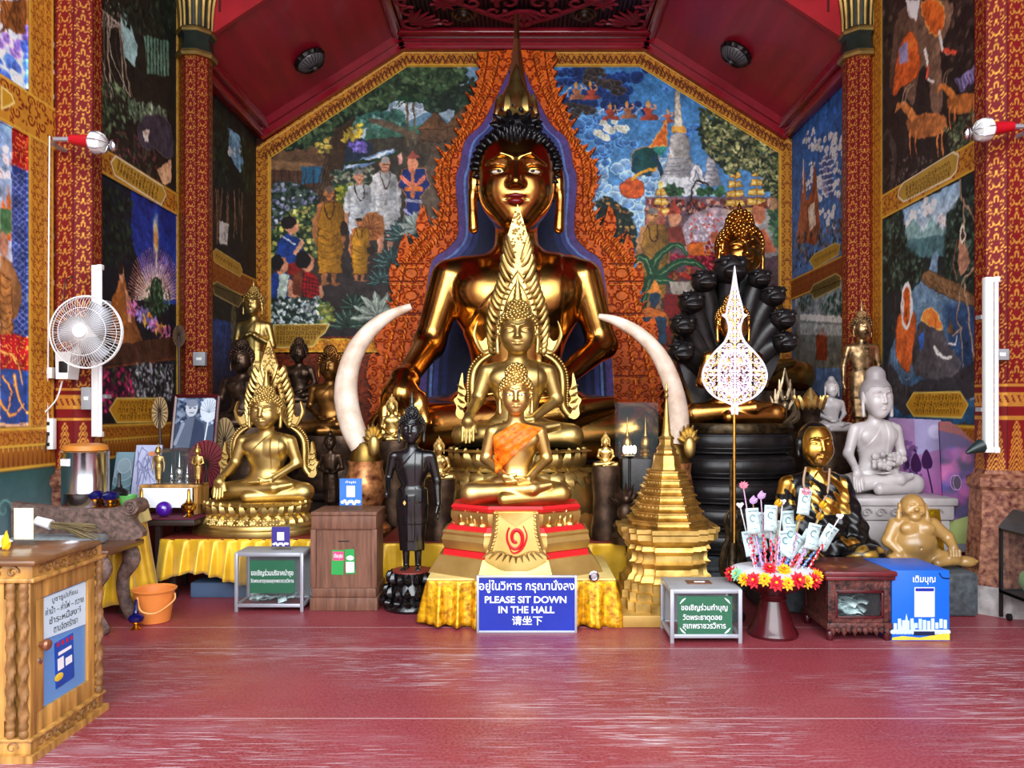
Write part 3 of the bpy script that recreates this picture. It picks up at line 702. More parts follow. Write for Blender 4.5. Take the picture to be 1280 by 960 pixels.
c.poly([(440, 176), (560, 166), (606, 185), (606, 420), (336, 420), (336, 250)], (62, 58, 50), col2=(44, 36, 38))
c.poly(crv([(462, 152), (520, 176), (538, 190), (520, 240), (520, 330), (560, 330), (560, 200), (540, 176), (480, 150)], 6, True), (92, 80, 68))
c.poly(crv([(425, 208), (460, 196), (490, 186), (492, 192), (470, 202), (438, 216)], 6, True), (120, 150, 190)); c.stroke([(432, 210), (470, 196), (490, 188)], 3, (205, 220, 235), sm=5)
c.poly(crv([(418, 180), (452, 172), (466, 188), (432, 206)], 6, True), (40, 50, 66)); c.stroke([(430, 205), (470, 200), (500, 190)], 4, (40, 54, 34), sm=4)
for x, y, h in ((508, 122, 60), (517, 126, 54)): palm(c, x, y, h)
# stilt houses
for x0, y0, w, h in ((522, 140, 44, 52), (556, 134, 46, 58)):
    c.poly([(x0, y0+h*.42), (x0+w*.5, y0), (x0+w, y0+h*.42)], (122, 88, 60), shade=.4, line=(60, 40, 26)); c.poly([(x0+3, y0+h*.42), (x0+w-3, y0+h*.42), (x0+w-3, y0+h*.7), (x0+3, y0+h*.7)], (96, 72, 54), line=(50, 34, 24))
    for i in range(7): c.stroke([(x0+w*.5, y0+2), (x0+w*i/6, y0+h*.42)], .8, (80, 56, 38))
    for i in range(5): c.stroke([(x0+4+i*(w-8)/4, y0+h*.7), (x0+4+i*(w-8)/4, y0+h)], 2, (92, 72, 54))
# hut at left
c.poly([(336, 192), (372, 165), (412, 198), (416, 210), (336, 210)], (92, 70, 52), line=(50, 36, 26)); c.poly([(336, 200), (396, 204), (396, 214), (336, 212)], (120, 92, 66)); c.poly([(338, 212), (392, 214), (392, 240), (338, 240)], (74, 52, 40)); c.poly([(376, 208), (412, 208), (408, 228), (378, 230)], (44, 84, 110))
for i in range(6): c.stroke([(342+i*10, 213), (342+i*10, 240)], 1.5, (46, 30, 24))
# big tree
c.poly(crv([(386, 256), (398, 236), (404, 210), (412, 180), (422, 152), (446, 140), (440, 160), (432, 190), (424, 230), (414, 262)], 6, True), (96, 76, 58), shade=.55)
for i in range(7): c.stroke([(391+i*4, 254), (405+i*3.4, 205), (424+i*2, 155)], 1.3, (52, 38, 28), sm=5)
for p in ([(422, 160), (400, 140), (372, 150)], [(430, 150), (470, 130), (520, 112)], [(440, 146), (480, 112), (500, 100)]): c.stroke(p, 6, (60, 46, 34), w2=2, sm=6)
can = [(352, 190), (400, 150), (450, 118), (506, 84), (582, 84), (578, 100), (556, 112), (520, 122), (500, 116), (478, 134), (450, 140), (424, 152), (404, 172), (372, 184)]
c.dabs(can, 520, 6.5, [(28, 44, 30), (22, 34, 26), (44, 62, 42), (36, 52, 38)], .95); c.dabs(can, 260, 3.2, [(70, 92, 62), (54, 76, 52), (86, 104, 74)], .8)
# flowering shrubs
c.dabs([(424, 168), (452, 154), (452, 172), (430, 178)], 60, 2.6, [(196, 170, 70), (160, 140, 60)]); c.dabs([(436, 180), (456, 176), (458, 190), (440, 190)], 50, 2.6, [(130, 116, 190), (104, 92, 170)]); c.dabs([(392, 180), (412, 172), (412, 188), (396, 192)], 30, 2.3, [(180, 160, 80)])
c.dabs([(416, 214), (466, 208), (466, 238), (416, 236)], 200, 2.6, [(34, 50, 40), (60, 80, 70), (150, 150, 130)]); c.dabs([(420, 232), (452, 228), (450, 256), (424, 260)], 130, 3, [(80, 104, 44), (168, 160, 60), (54, 78, 40)])
shrub(c, crv([(338, 236), (372, 230), (396, 244), (400, 268), (396, 300), (338, 300)], 5, True), 320, 3.4, [(50, 66, 56), (70, 84, 76), (40, 54, 50)], [(140, 140, 170), (170, 170, 190), (112, 116, 150)], 130)
shrub(c, [(366, 262), (398, 254), (402, 300), (396, 324), (338, 332), (338, 290)], 260, 3.4, [(58, 78, 52), (44, 62, 44), (96, 112, 70)], [(168, 160, 86), (190, 180, 110)], 90)
# people
man(c, 481, 196, 122, (206, 150, 122), (214, 214, 214), (150, 146, 144), (140, 150, 165), white=True)
man(c, 449, 212, 118, (204, 150, 122), (206, 210, 212), (130, 126, 124), (140, 150, 165), white=True)
c.poly([(503, 212), (530, 210), (538, 232), (526, 246), (528, 282), (506, 284), (508, 246), (498, 232)], (30, 48, 104), line=(190, 130, 70)); c.ell((516, 205), (7, 10), (206, 140, 110)); c.poly([(507, 198), (516, 188), (526, 198)], (150, 80, 70))
for p, w_, col_ in (([(502, 222), (516, 232), (530, 222)], 5, (205, 120, 100)), ([(508, 236), (526, 236)], 6, (190, 110, 60)), ([(508, 250), (526, 252)], 4, (150, 150, 170)), ([(516, 212), (516, 245)], 5, (180, 110, 80)), ([(506, 262), (514, 270)], 3, (150, 150, 180)), ([(519, 270), (528, 262)], 3, (150, 150, 180))): c.stroke(p, w_, col_, sm=3)
c.ell((500, 198), (3, 7), (200, 150, 140))
c.ell((466, 283), (15, 18), (150, 92, 50), .9)
for k in range(12): a = k*.42-.8; c.stroke([(462, 286), (462+15*math.cos(a), 286-17*math.sin(a))], .9, (90, 50, 26))
man(c, 411, 233, 124, (176, 116, 74), (178, 126, 40), (96, 84, 74), (96, 58, 16))
man(c, 449, 272, 80, (190, 124, 82), (190, 138, 44), (46, 38, 36), (96, 58, 16))
c.ell((430, 286), (5, 9), (40, 30, 24)); c.ell((464, 314), (5, 6), (40, 30, 24))
# kneeling blue figure and two onlookers
c.poly(crv([(350, 298), (364, 292), (376, 304), (378, 320), (372, 330), (348, 328), (346, 312)], 5, True), (40, 72, 150), shade=.35, line=(24, 40, 90)); c.ell((365, 283), (8, 11), (190, 134, 104)); c.ell((361, 278), (9, 8), (28, 22, 24)); c.poly([(366, 316), (378, 298), (380, 304), (372, 322)], (200, 150, 120)); c.stroke([(354, 296), (368, 306)], 2, (190, 200, 220))
c.poly([(358, 330), (384, 326), (386, 342), (360, 344)], (120, 30, 26))
c.poly(crv([(338, 346), (352, 340), (366, 350), (366, 372), (338, 376)], 5, True), (36, 62, 130), shade=.3); c.poly([(350, 342), (362, 344), (356, 376), (346, 374)], (176, 190, 180)); c.ell((352, 332), (8, 11), (184, 128, 100)); c.ell((346, 328), (8, 10), (24, 20, 22))
c.poly(crv([(366, 346), (380, 338), (396, 344), (402, 364), (398, 376), (366, 376)], 5, True), (104, 52, 34), shade=.3); c.poly([(382, 338), (398, 348), (402, 368), (384, 376), (376, 360)], (140, 22, 26))
for i in range(6): c.stroke([(380+i*3.5, 342+i*2), (378+i*4, 374)], 1, (50, 10, 14)); c.stroke([(378, 346+i*5), (400, 350+i*5)], 1, (50, 10, 14))
c.ell((384, 328), (9, 12), (186, 130, 102)); c.ell((379, 325), (10, 11), (22, 18, 20)); c.stroke([(364, 352), (362, 368), (376, 374)], 5, (190, 134, 106), sm=3); c.stroke([(400, 358), (402, 370), (392, 374)], 5, (190, 134, 106), sm=3)
# plants at the foot
for (x, y, r, n) in ((506, 296, 26, 9), (490, 330, 24, 9), (478, 352, 20, 8)): fern(c, x, y, r, n, (52, 78, 78), -PI*1.05, .1, .34)
fern(c, 524, 286, 26, 7, (160, 172, 166), -PI*1.1, -.2, .4, (220, 226, 220)); fern(c, 438, 408, 26, 9, (50, 72, 60), -PI, 0, .36); fern(c, 444, 384, 20, 7, (40, 60, 52), -PI, 0, .34)
fern(c, 474, 396, 36, 8, (150, 162, 150), -PI*1.02, .25, .3, (214, 220, 210))
shrub(c, [(338, 374), (400, 372), (410, 384), (410, 406), (338, 406)], 240, 3, [(44, 58, 50), (60, 76, 70), (30, 42, 40)], [(176, 188, 194), (200, 206, 206)], 150)
c.dabs([(396, 378), (416, 374), (418, 402), (398, 404)], 70, 2.6, [(160, 150, 80), (84, 104, 50), (110, 120, 60)])
plaque(c, [(342, 406), (412, 405), (406, 416), (398, 422), (392, 432), (384, 434), (342, 434)], (186, 140, 40), [(346, 410, 408, 410), (346, 416, 402, 416), (346, 422, 396, 422), (346, 428, 388, 428)], 5, (230, 210, 140))
pat(c, [(336, 420), (345, 420), (345, 434), (388, 434), (400, 424), (500, 424), (500, 440), (336, 440)], 20, OR, DR, line=GD)
# right painting
c.poly([(684, 82), (800, 82), (976, 190), (976, 420), (684, 420)], (62, 116, 168), col2=(120, 160, 200))
for i in range(60): x, y = rnd.uniform(690, 850), rnd.uniform(190, 300); cloud(c, x, y, rnd.uniform(10, 20), 6, (70, 116, 178), (188, 214, 236))
for i in range(22): x, y = rnd.uniform(690, 790), rnd.uniform(120, 210); cloud(c, x, y, rnd.uniform(10, 20), 6, (28, 62, 124), (110, 160, 210))
for i in range(13): x, y = rnd.uniform(700, 800), rnd.uniform(86, 150); cloud(c, x, y, rnd.uniform(10, 18), 6, (12, 20, 48), (34, 66, 128))
for x, y in ((746, 92), (760, 104), (770, 110), (735, 98), (720, 146), (732, 136), (706, 132)): cloud(c, x, y, 11, 7, (14, 14, 22), (70, 60, 56))
for x, y in ((762, 156), (778, 160), (756, 166)): cloud(c, x, y, 10, 6, (180, 186, 160), (232, 232, 214))
for x, y in ((840, 108), (832, 110), (852, 112), (860, 164), (866, 162)): cloud(c, x, y, 8, 5, (44, 84, 150), (80, 128, 190))
def deva(c, x, y, h, cloth=(190, 96, 60)):
    c.poly([(x-h*.25, y+h*.25), (x, y+h*.2), (x+h*.3, y+h*.3), (x+h*.2, y+h*.62), (x-h*.1, y+h*.6)], cloth, shade=.3); c.poly([(x-h*.3, y+h*.6), (x+h*.4, y+h*.55), (x+h*.6, y+h*.8), (x-h*.4, y+h*.85)], cloth, shade=.4)
    c.ell((x+h*.02, y+h*.12), (h*.1, h*.13), (206, 152, 120)); c.poly([(x-h*.1, y+h*.06), (x+h*.02, y-h*.22), (x+h*.13, y+h*.06)], (206, 150, 60)); c.stroke([(x+h*.2, y+h*.3), (x+h*.36, y+h*.2), (x+h*.3, y+h*.05)], h*.1, (206, 152, 120), sm=3)
    c.stroke([(x-h*.3, y+h*.2), (x-h*.55, y+h*.35), (x-h*.6, y+h*.6)], h*.06, (226, 200, 180), w2=.5, sm=4)
for x, y, h in ((720, 106, 22), (738, 106, 22), (762, 132, 22), (784, 130, 22), (810, 130, 24), (834, 140, 16)): deva(c, x, y, h, rnd.choice([(190, 100, 70), (180, 120, 90), (176, 80, 60)]))
# large green deity kneeling
c.poly(crv([(776, 232), (790, 222), (804, 230), (802, 246), (780, 246)], 5, True), (196, 92, 50), line=(120, 40, 24)); c.poly(crv([(792, 190), (804, 184), (818, 186), (824, 196), (818, 214), (800, 220), (790, 210)], 5, True), (34, 84, 84), shade=.3, line=(190, 130, 70)); c.ell((825, 184), (8, 10), (60, 130, 120)); c.poly([(812, 184), (822, 168), (832, 150), (834, 168), (834, 182)], (196, 104, 50), line=(230, 180, 90)); c.stroke([(796, 196), (792, 214), (812, 218)], 5, (30, 60, 80), sm=4); c.stroke([(818, 196), (826, 212), (830, 228)], 6, (28, 56, 76), sm=4); c.stroke([(790, 224), (806, 214), (820, 212)], 4, (206, 152, 60), sm=3)
c.ell((826, 172), (22, 28), (200, 220, 240), .0, line=(210, 226, 240), lw=1)
# white chedi and small one
c.poly([(844, 118), (847, 106), (850, 118), (853, 160), (842, 160)], (190, 184, 170), line=(120, 110, 100)); c.poly([(840, 158), (856, 158), (857, 166), (839, 166)], (214, 160, 80))
c.poly(crv([(836, 190), (838, 172), (848, 166), (860, 172), (862, 192), (861, 200), (836, 200)], 5, True), (214, 210, 206), shade=.4, line=(120, 124, 140))
for i in range(5): c.poly([(834-i*1.5, 198+i*5), (864+i*1.5, 198+i*5), (866+i*1.6, 204+i*5), (832-i*1.6, 204+i*5)], (206, 204, 206), shade=.4, line=(110, 116, 134))
c.poly([(826, 222), (870, 222), (880, 240), (910, 244), (826, 246)], (214, 218, 224)); c.poly([(884, 196), (890, 190), (896, 214), (902, 232), (880, 232)], (196, 194, 198), shade=.4, line=(110, 112, 130))
for i in range(6): c.stroke([(884-i*.6, 204+i*5), (896+i*.9, 204+i*5)], 1, (110, 112, 130))
c.poly(crv([(862, 228), (864, 212), (870, 206), (878, 214), (880, 228)], 5, True), (226, 226, 230), line=(90, 96, 120)); c.stroke([(867, 226), (870, 214), (875, 226)], 1.2, (90, 96, 120), sm=3)
for x, y, r in ((838, 236, 8), (848, 240, 8), (842, 242, 7), (876, 242, 6), (886, 240, 6), (900, 242, 7)): c.dabs(crv([(x-r, y), (x, y-r), (x+r, y), (x, y+r*.5)], 4, True), 30, 2.6, [(58, 92, 60), (40, 70, 46)])
# procession, parasols and the great relic
c.poly([(806, 246), (976, 246), (976, 420), (806, 420)], (110, 90, 100), col2=(60, 40, 40))
for i in range(230): x, y = rnd.uniform(808, 970), rnd.uniform(250, 268); c.ell((x, y), (2, 2.6), rnd.choice([(60, 26, 24), (150, 60, 50), (190, 150, 130), (90, 50, 50)]))
for x, y, k in ((826, 236, 3), (919, 214, 5), (946, 212, 5)):
    for i in range(k): w_ = 5+i*2; c.poly([(x-w_, y+i*12), (x+w_, y+i*12), (x+w_+2, y+i*12+8), (x-w_-2, y+i*12+8)], (210, 168, 80), line=(120, 80, 30)); c.stroke([(x-w_, y+i*12+4), (x+w_, y+i*12+4)], 1.4, (240, 214, 150))
    c.ell((x, y-4), (3, 5), (230, 200, 120)); c.stroke([(x, y), (x, y+k*12+8)], 1.4, (150, 100, 40))
c.stroke([(862, 262), (866, 236), (872, 226), (886, 232)], 2.4, (50, 44, 44), sm=6)
c.ell((894, 300), (44, 40), (196, 180, 190), .75); c.ell((894, 300), (44, 40), (0, 0, 0), 0, line=(222, 222, 238), lw=3); c.ell((895, 300), (38, 34), (0, 0, 0), 0, line=(200, 196, 214), lw=1.2)
for i in range(160): a, d = rnd.uniform(0, 2*PI), rnd.random()**.5; c.ell((894+math.cos(a)*d*38, 290+math.sin(a)*d*24), (1.6, 1.6), rnd.choice([(170, 140, 170), (220, 210, 220), (190, 90, 80)]))
for i in range(190): x, y = rnd.uniform(858, 934), rnd.uniform(304, 336); c.ell((x, y), (2.6, 2), rnd.choice([(180, 70, 50), (196, 120, 50), (140, 30, 40), (206, 150, 70), (110, 40, 40)]))
c.poly([(858, 306), (878, 302), (884, 326), (862, 328)], (190, 100, 40)); c.poly([(888, 290), (930, 292), (928, 306), (890, 304)], (176, 96, 66))
c.dabs([(832, 318), (900, 322), (900, 334), (832, 334)], 140, 2.4, [(140, 20, 60), (190, 60, 80), (90, 16, 30)]); c.dabs([(830, 340), (900, 338), (890, 350), (830, 350)], 90, 2.6, [(150, 40, 30), (180, 120, 60), (100, 26, 24)])
c.poly(crv([(812, 262), (824, 262), (832, 276), (826, 300), (806, 300)], 5, True), (170, 100, 84)); c.ell((843, 272), (8, 11), (196, 140, 110)); c.poly([(834, 268), (842, 250), (852, 266)], (160, 70, 56)); c.poly([(834, 284), (852, 282), (858, 308), (830, 308)], (150, 70, 60), shade=.3)
c.poly(crv([(938, 272), (948, 260), (960, 262), (964, 280), (970, 300), (972, 318), (940, 318)], 5, True), (196, 190, 186), shade=.4); c.ell((948, 268), (9, 12), (190, 120, 90)); c.poly([(946, 256), (958, 250), (960, 262)], (120, 60, 40)); c.poly([(938, 290), (956, 286), (970, 314), (942, 318)], (180, 100, 70))
man(c, 816, 260, 130, (190, 140, 96), (166, 124, 60), (120, 116, 110), (96, 66, 26))
# banana leaves
for p in ([(815, 346), (822, 322), (846, 306), (858, 318)], [(820, 348), (850, 328), (876, 332), (884, 346)], [(816, 345), (806, 324), (790, 326), (786, 334)], [(818, 350), (838, 352), (850, 366)], [(812, 350), (806, 370), (804, 400)]): c.stroke(p, 13, (30, 66, 46), w2=4, sm=8); c.stroke(p, 1.5, (110, 140, 100), w2=.8, sm=8)
c.poly([(836, 352), (900, 352), (900, 372), (840, 372)], (150, 140, 130)); c.poly([(830, 368), (900, 368), (900, 420), (830, 420)], (110, 26, 26))
# crowned figure
c.poly(crv([(796, 390), (812, 384), (830, 390), (836, 404), (818, 420), (796, 410)], 4, True), (176, 98, 40), line=(60, 40, 26)); c.ell((818, 372), (7, 10), (40, 60, 80)); c.poly([(808, 366), (818, 348), (828, 366)], (206, 130, 60)); c.poly([(804, 396), (832, 396), (834, 430), (802, 430)], (40, 60, 80))
# tree at right
c.poly(crv([(952, 232), (960, 214), (952, 200), (930, 206), (922, 200), (950, 192), (968, 206), (972, 236), (970, 272), (962, 270), (964, 240)], 6, True), (150, 120, 92), line=(80, 60, 44))
c.stroke([(966, 206), (966, 272)], 6, (150, 116, 84)); c.stroke([(930, 204), (914, 196), (900, 180)], 3, (110, 84, 60), sm=4)
tr = [(876, 136), (900, 134), (976, 190), (976, 252), (958, 236), (946, 214), (926, 210), (910, 218), (900, 206), (884, 190), (876, 168)]
c.dabs(tr, 620, 4.4, [(38, 50, 36), (28, 38, 30), (60, 70, 48)], .95); c.dabs(tr, 380, 2.2, [(140, 140, 96), (110, 116, 76), (166, 160, 116)], .9); c.dabs([(960, 264), (976, 262), (976, 318), (966, 300)], 70, 3, [(80, 110, 80), (50, 80, 60)])
# dark fruit tree beside the flames
bs = [(744, 252), (762, 246), (788, 266), (796, 292), (790, 330), (772, 330), (752, 300)]
c.poly(bs, (20, 30, 30), soft=2); c.dabs(bs, 150, 4, [(36, 54, 48), (24, 38, 36)]); c.dabs(bs, 55, 2, [(206, 160, 90), (190, 120, 70)])
c.brushy(1.0, .18)
# gold border along the gable
fo = [(316, 668), (316, 186), (504, 62), (806, 62), (994, 177), (994, 668), (975, 668), (975, 190), (800, 82), (508, 82), (337, 196), (337, 668)]
band = Canvas(316, 62, 994, 668, 1.2); band.poly(fo, (255,)*3)
frame_mask = band.A[..., 0] > 127
pat(c, fo, 24, (202, 134, 40), (110, 36, 14), tile=TILE)
c.stroke([(337, 440), (337, 196), (508, 82), (800, 82), (975, 190), (975, 668)], 3.5, GD); c.stroke([(319, 668), (319, 188), (505, 66), (805, 66), (991, 180), (991, 668)], 1.6, (226, 180, 90))
for i in range(40):
    f = i/39
    for (xa, ya), (xb, yb) in (((330, 196), (508, 76)), ((508, 76), (800, 76)), ((800, 76), (982, 186))): x, y = xa+(xb-xa)*f, ya+(yb-ya)*f; c.stroke([(x-3, y+2), (x, y-6), (x+4, y+2)], 1.6, (90, 40, 14))
def back_w(dy):
    return lambda X, Y: np.stack([(X-VX)*(YB-dy)/FPX, np.full(X.shape, YB-dy), CAMZ-(Y-VY)*(YB-dy)/FPX], -1)
jj, ii = np.meshgrid(np.arange(c.W), np.arange(c.H)); cx, cy = c.x0+jj/c.S, c.y0+ii/c.S
lm = ~frame_mask & (cx < 645) & (cy < 442); rm = ~frame_mask & (cx >= 645) & (cy < 442); low = ~frame_mask & (cy >= 441)
def grow(m): return m | np.roll(m, 1, 0) | np.roll(m, -1, 0) | np.roll(m, 1, 1) | np.roll(m, -1, 1)
lo_ = sheet('painted_wall_panel', c, back_w(.012), M_PAINT, mask=grow(low), back=(0, .03, 0)); tag(lo_, kind='structure'); lo_.name = 'wall_back_lower'
tag(sheet('wall_painting', c, back_w(.012), M_PAINT, mask=grow(lm), back=(0, .03, 0)), 'large wall painting of monks and villagers under a great tree, left of the flame surround', 'mural')
tag(sheet('wall_painting', c, back_w(.012), M_PAINT, mask=grow(rm), back=(0, .03, 0)), 'large wall painting of a white pagoda among blue clouds, right of the flame surround', 'mural')
o = sheet('trim_3', c, back_w(.035), M_PAINT, mask=frame_mask, back=(0, .05, 0)); tag(o, kind='structure')

# ---------------------------------------------------------------- flame surround behind the great statue
AX = 645.5
oL = [(642, 62), (600, 66), (598, 90), (592, 118), (582, 140), (572, 168), (560, 186), (546, 206), (544, 232), (550, 254), (540, 282), (518, 300), (506, 316), (496, 340), (490, 372), (484, 410), (474, 450), (464, 500), (462, 600)]
iL = [(643, 80), (632, 104), (618, 132), (603, 158), (583, 177), (576, 206), (571, 228), (574, 290), (558, 314), (540, 328), (533, 366), (528, 420), (524, 480), (520, 600)]
def teeth(L, step, h):
    P = crv(L, 10); out = []; s = np.concatenate([[0], np.cumsum(np.hypot(*np.diff(P, axis=0).T))]); n = int(s[-1]/step)
    for i in range(n):
        f = (i+.0)*s[-1]/n; g = (i+.6)*s[-1]/n; q = lambda d: np.array([np.interp(d, s, P[:, 0]), np.interp(d, s, P[:, 1])])
        a, b_ = q(f), q(g); k = h*(1+.7*math.sin(i*1.7)); out += [tuple(a), (b_[0]-k*.75, b_[1]-k*1.25), tuple(b_+np.array([1.5, 1]))]
    return out
outer = [(642, 62)]+teeth(oL[1:], 11, 7)+[(462, 600)]
mir = lambda L: [(2*AX-x, y) for x, y in L]
c = Canvas(446, 60, 846, 602, 1.6, (0, 0, 0))
full = outer+mir(outer)[::-1]
tips = [[(529, 256), (520, 282), (532, 306), (552, 300), (556, 278), (544, 284), (536, 276)], [(506, 292), (497, 318), (504, 340), (530, 330), (538, 306), (522, 316), (513, 308)], [(491, 328), (486, 350), (494, 368), (512, 350), (504, 348)], [(474, 396), (468, 430), (484, 450), (492, 424)], [(466, 440), (458, 470), (470, 490), (480, 460)]]
k = Canvas(446, 60, 846, 602, 1.6, (0, 0, 0)); k.poly(full, (255,)*3)
for t_ in tips:
    q = crv(t_, 5, True); k.poly(q, (255,)*3); k.poly(mir(q), (255,)*3)
mask = k.A[..., 0] > 120
c.poly([(446, 60), (846, 60), (846, 602), (446, 602)], (206, 92, 26), col2=(150, 58, 20))
pat(c, [(446, 60), (846, 60), (846, 602), (446, 602)], 34, (214, 98, 26), (112, 30, 12), mirror=AX, tile=TILE, a=.85)
jj, ii = np.meshgrid(np.arange(c.W), np.arange(c.H)); cx, cy = c.x0+jj/c.S, c.y0+ii/c.S
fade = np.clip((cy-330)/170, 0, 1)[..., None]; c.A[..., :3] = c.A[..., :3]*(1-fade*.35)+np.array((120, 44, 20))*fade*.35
for sgn in (0, 1):
    f = mir if sgn else (lambda L: list(L))
    nP = crv(oL[1:], 8); mP = crv(iL, 8)
    for i in range(0, 95):
        ff = i/94; a = nP[int(ff*(len(nP)-1))]; b_ = mP[int(ff*(len(mP)-1))]
        for j in range(2):
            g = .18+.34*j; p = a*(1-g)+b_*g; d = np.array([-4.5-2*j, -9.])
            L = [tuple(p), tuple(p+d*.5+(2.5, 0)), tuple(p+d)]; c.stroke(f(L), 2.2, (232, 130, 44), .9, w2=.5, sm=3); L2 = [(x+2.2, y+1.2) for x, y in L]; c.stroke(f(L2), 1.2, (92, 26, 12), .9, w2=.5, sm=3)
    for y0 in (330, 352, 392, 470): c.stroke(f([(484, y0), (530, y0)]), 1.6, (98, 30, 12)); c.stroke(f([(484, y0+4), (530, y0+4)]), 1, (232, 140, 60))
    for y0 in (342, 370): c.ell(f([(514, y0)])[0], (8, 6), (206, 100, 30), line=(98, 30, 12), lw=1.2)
inn = crv(iL, 8); innf = list(map(tuple, inn))+[tuple(p) for p in mir(inn)][::-1]
c.poly(innf, (20, 26, 66), line=(236, 140, 60), lw=3)
def inset(L, k_): return [(x+(AX-x)*k_*.01+ (k_*.35 if x < AX else -k_*.35), y+k_*.25) for x, y in L]
for k_, w_, col_ in ((3, 9, (84, 64, 128)), (9, 3.4, (104, 130, 190)), (13, 6, (58, 66, 130)), (20, 6, (34, 44, 100))):
    for f in (lambda L: list(L), mir): c.stroke(f(inset(list(map(tuple, inn)), k_)), w_, col_)
c.poly(inset(innf, 34)[:len(inn)]+inset(innf, 34)[len(inn):], (20, 26, 62))
c.brushy(.4, .1, 1.05, 1.05)
hgt = np.clip((c.A[..., 0]-110)/130, 0, 1)*.02
hgt = np.where(c.A[..., 2] > 60, 0, hgt)
YA = YB-.14
aw = lambda X, Y: np.stack([(X-VX)*YA/FPX, np.full(X.shape, YA), CAMZ-(Y-VY)*YA/FPX], -1)
t = thing('flame_surround', 'orange carved flame surround with purple inner edge behind the largest statue', 'surround', (WX(AX, YA), YA, 0))
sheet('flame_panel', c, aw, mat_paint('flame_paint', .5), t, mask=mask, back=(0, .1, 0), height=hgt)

# ---------------------------------------------------------------- side walls
def Tl(p): p = np.asarray(p, float); Y = XW*FPX/np.maximum(VX-p[:, 0], 60); return np.stack([Y, -(CAMZ-(p[:, 1]-VY)*Y/FPX)], 1)
def Tr(p): p = np.asarray(p, float); Y = XW*FPX/np.maximum(p[:, 0]-VX, 60); return np.stack([Y, -(CAMZ-(p[:, 1]-VY)*Y/FPX)], 1)
SW = 105
def wallcv(T): c = Canvas(5.0, -6.2, YB, -.55, SW, (40, 40, 38), T); c.late = []; return c
@later
def hband(c, z0, z1, y0, y1, base=OR, ink=DR, sc=.19, line=GD, rot=True):
    T = c.T; c.T = None; P = [(y0, -z1), (y1, -z1), (y1, -z0), (y0, -z0)]; pat(c, P, sc, base, ink, tile=TILE, rot=rot)
    for z in (z0+.012, z1-.012): c.stroke([(y0, -z), (y1, -z)], .022, line)
    c.T = T
@later
def vband(c, y0, y1, z0, z1, base=OR, ink=DR, sc=.17):
    T = c.T; c.T = None; P = [(y0, -z1), (y1, -z1), (y1, -z0), (y0, -z0)]; pat(c, P, y1-y0 if sc is None else sc, base, ink, tile=TILE)
    for y in (y0+.012, y1-.012): c.stroke([(y, -z0), (y, -z1)], .026, GD)
    c.T = T
def rect(c, y0, y1, z0, z1, col, col2=None): T = c.T; c.T = None; c.poly([(y0, -z1), (y1, -z1), (y1, -z0), (y0, -z0)], col, col2=col2); c.T = T
@later
def dado(c, y0, y1):
    hband(c, 1.22, 1.37, y0, y1, (196, 124, 40), (120, 40, 16), .15)
    rect(c, y0, y1, 1.08, 1.22, (176, 106, 36), (160, 92, 30)); T = c.T; c.T = None
    n = int((y1-y0)/.055)
    for i in range(n): y = y0+(i+.5)*.055; c.stroke([(y, -1.09), (y, -1.18)], .022, (120, 60, 20), w2=.004); c.stroke([(y, -1.2), (y, -1.22)], .012, (226, 170, 80))
    c.stroke([(y0, -1.07), (y1, -1.07)], .025, GD)
    c.poly([(y0, -1.05), (y1, -1.05), (y1, -.55), (y0, -.55)], (52, 88, 86), col2=(120, 140, 150))
    for i in range(int((y1-y0)*9)):
        y, z = rnd.uniform(y0, y1), rnd.uniform(.6, 1.02); r = rnd.uniform(.04, .09); c.stroke([(y+r*(1-t*.85)*math.cos(7*t), -z-r*(1-t*.85)*math.sin(7*t)) for t in np.linspace(0, 1, 14)], .018, rnd.choice([(120, 170, 160), (60, 100, 104), (150, 180, 190)]), w2=.006)
    c.T = T
# ---- left wall
c = wallcv(Tl)
# bay beside the entrance
rect(c, 5.0, 6.25, 3.9, 6.2, (90, 110, 170), (200, 206, 226))
c.poly([(0, 0), (40, 0), (44, 30), (30, 45), (0, 30)], (120, 76, 40)); [c.stroke([(rnd.uniform(0, 44), 0), (rnd.uniform(0, 44), 40)], 2, (80, 46, 24)) for i in range(14)]
for x, y, col in ((10, 60, (120, 96, 160)), (30, 50, (110, 90, 160)), (40, 70, (60, 80, 150)), (12, 85, (70, 96, 170)), (36, 95, (90, 130, 200)), (20, 110, (190, 210, 230)), (40, 118, (200, 214, 230))): cloud(c, x, y, 16, 8, tuple(int(v*.75) for v in col), tuple(min(255, int(v*1.25)) for v in col), 1.0)
rect(c, 5.0, 6.25, 1.37, 3.55, (120, 150, 190), (190, 150, 120))
for x, y in ((10, 190), (6, 215), (14, 200)): cloud(c, x, y, 8, 5, (150, 150, 190), (226, 190, 180), 1)
c.poly([(0, 270), (3, 245), (8, 262), (11, 232), (14, 262), (14, 300), (0, 300)], (176, 96, 50)); c.poly([(0, 260), (14, 262), (14, 290), (0, 300)], (60, 90, 60))
c.poly([(15, 205), (35, 215), (34, 435), (14, 430)], (36, 48, 96))
for i in range(26):
    for j in range(2): c.stroke([(15+j*9, 215+i*8.5), (24+j*9, 223+i*8.5)], 1, (110, 120, 160)); c.stroke([(24+j*9, 215+i*8.5), (15+j*9, 223+i*8.5)], 1, (110, 120, 160))
pat(c, [(14, 152), (37, 166), (36, 215), (14, 205)], .16, (120, 24, 26), (226, 120, 60))
c.poly([(0, 140), (37, 160), (37, 168), (0, 152)], (130, 30, 30))
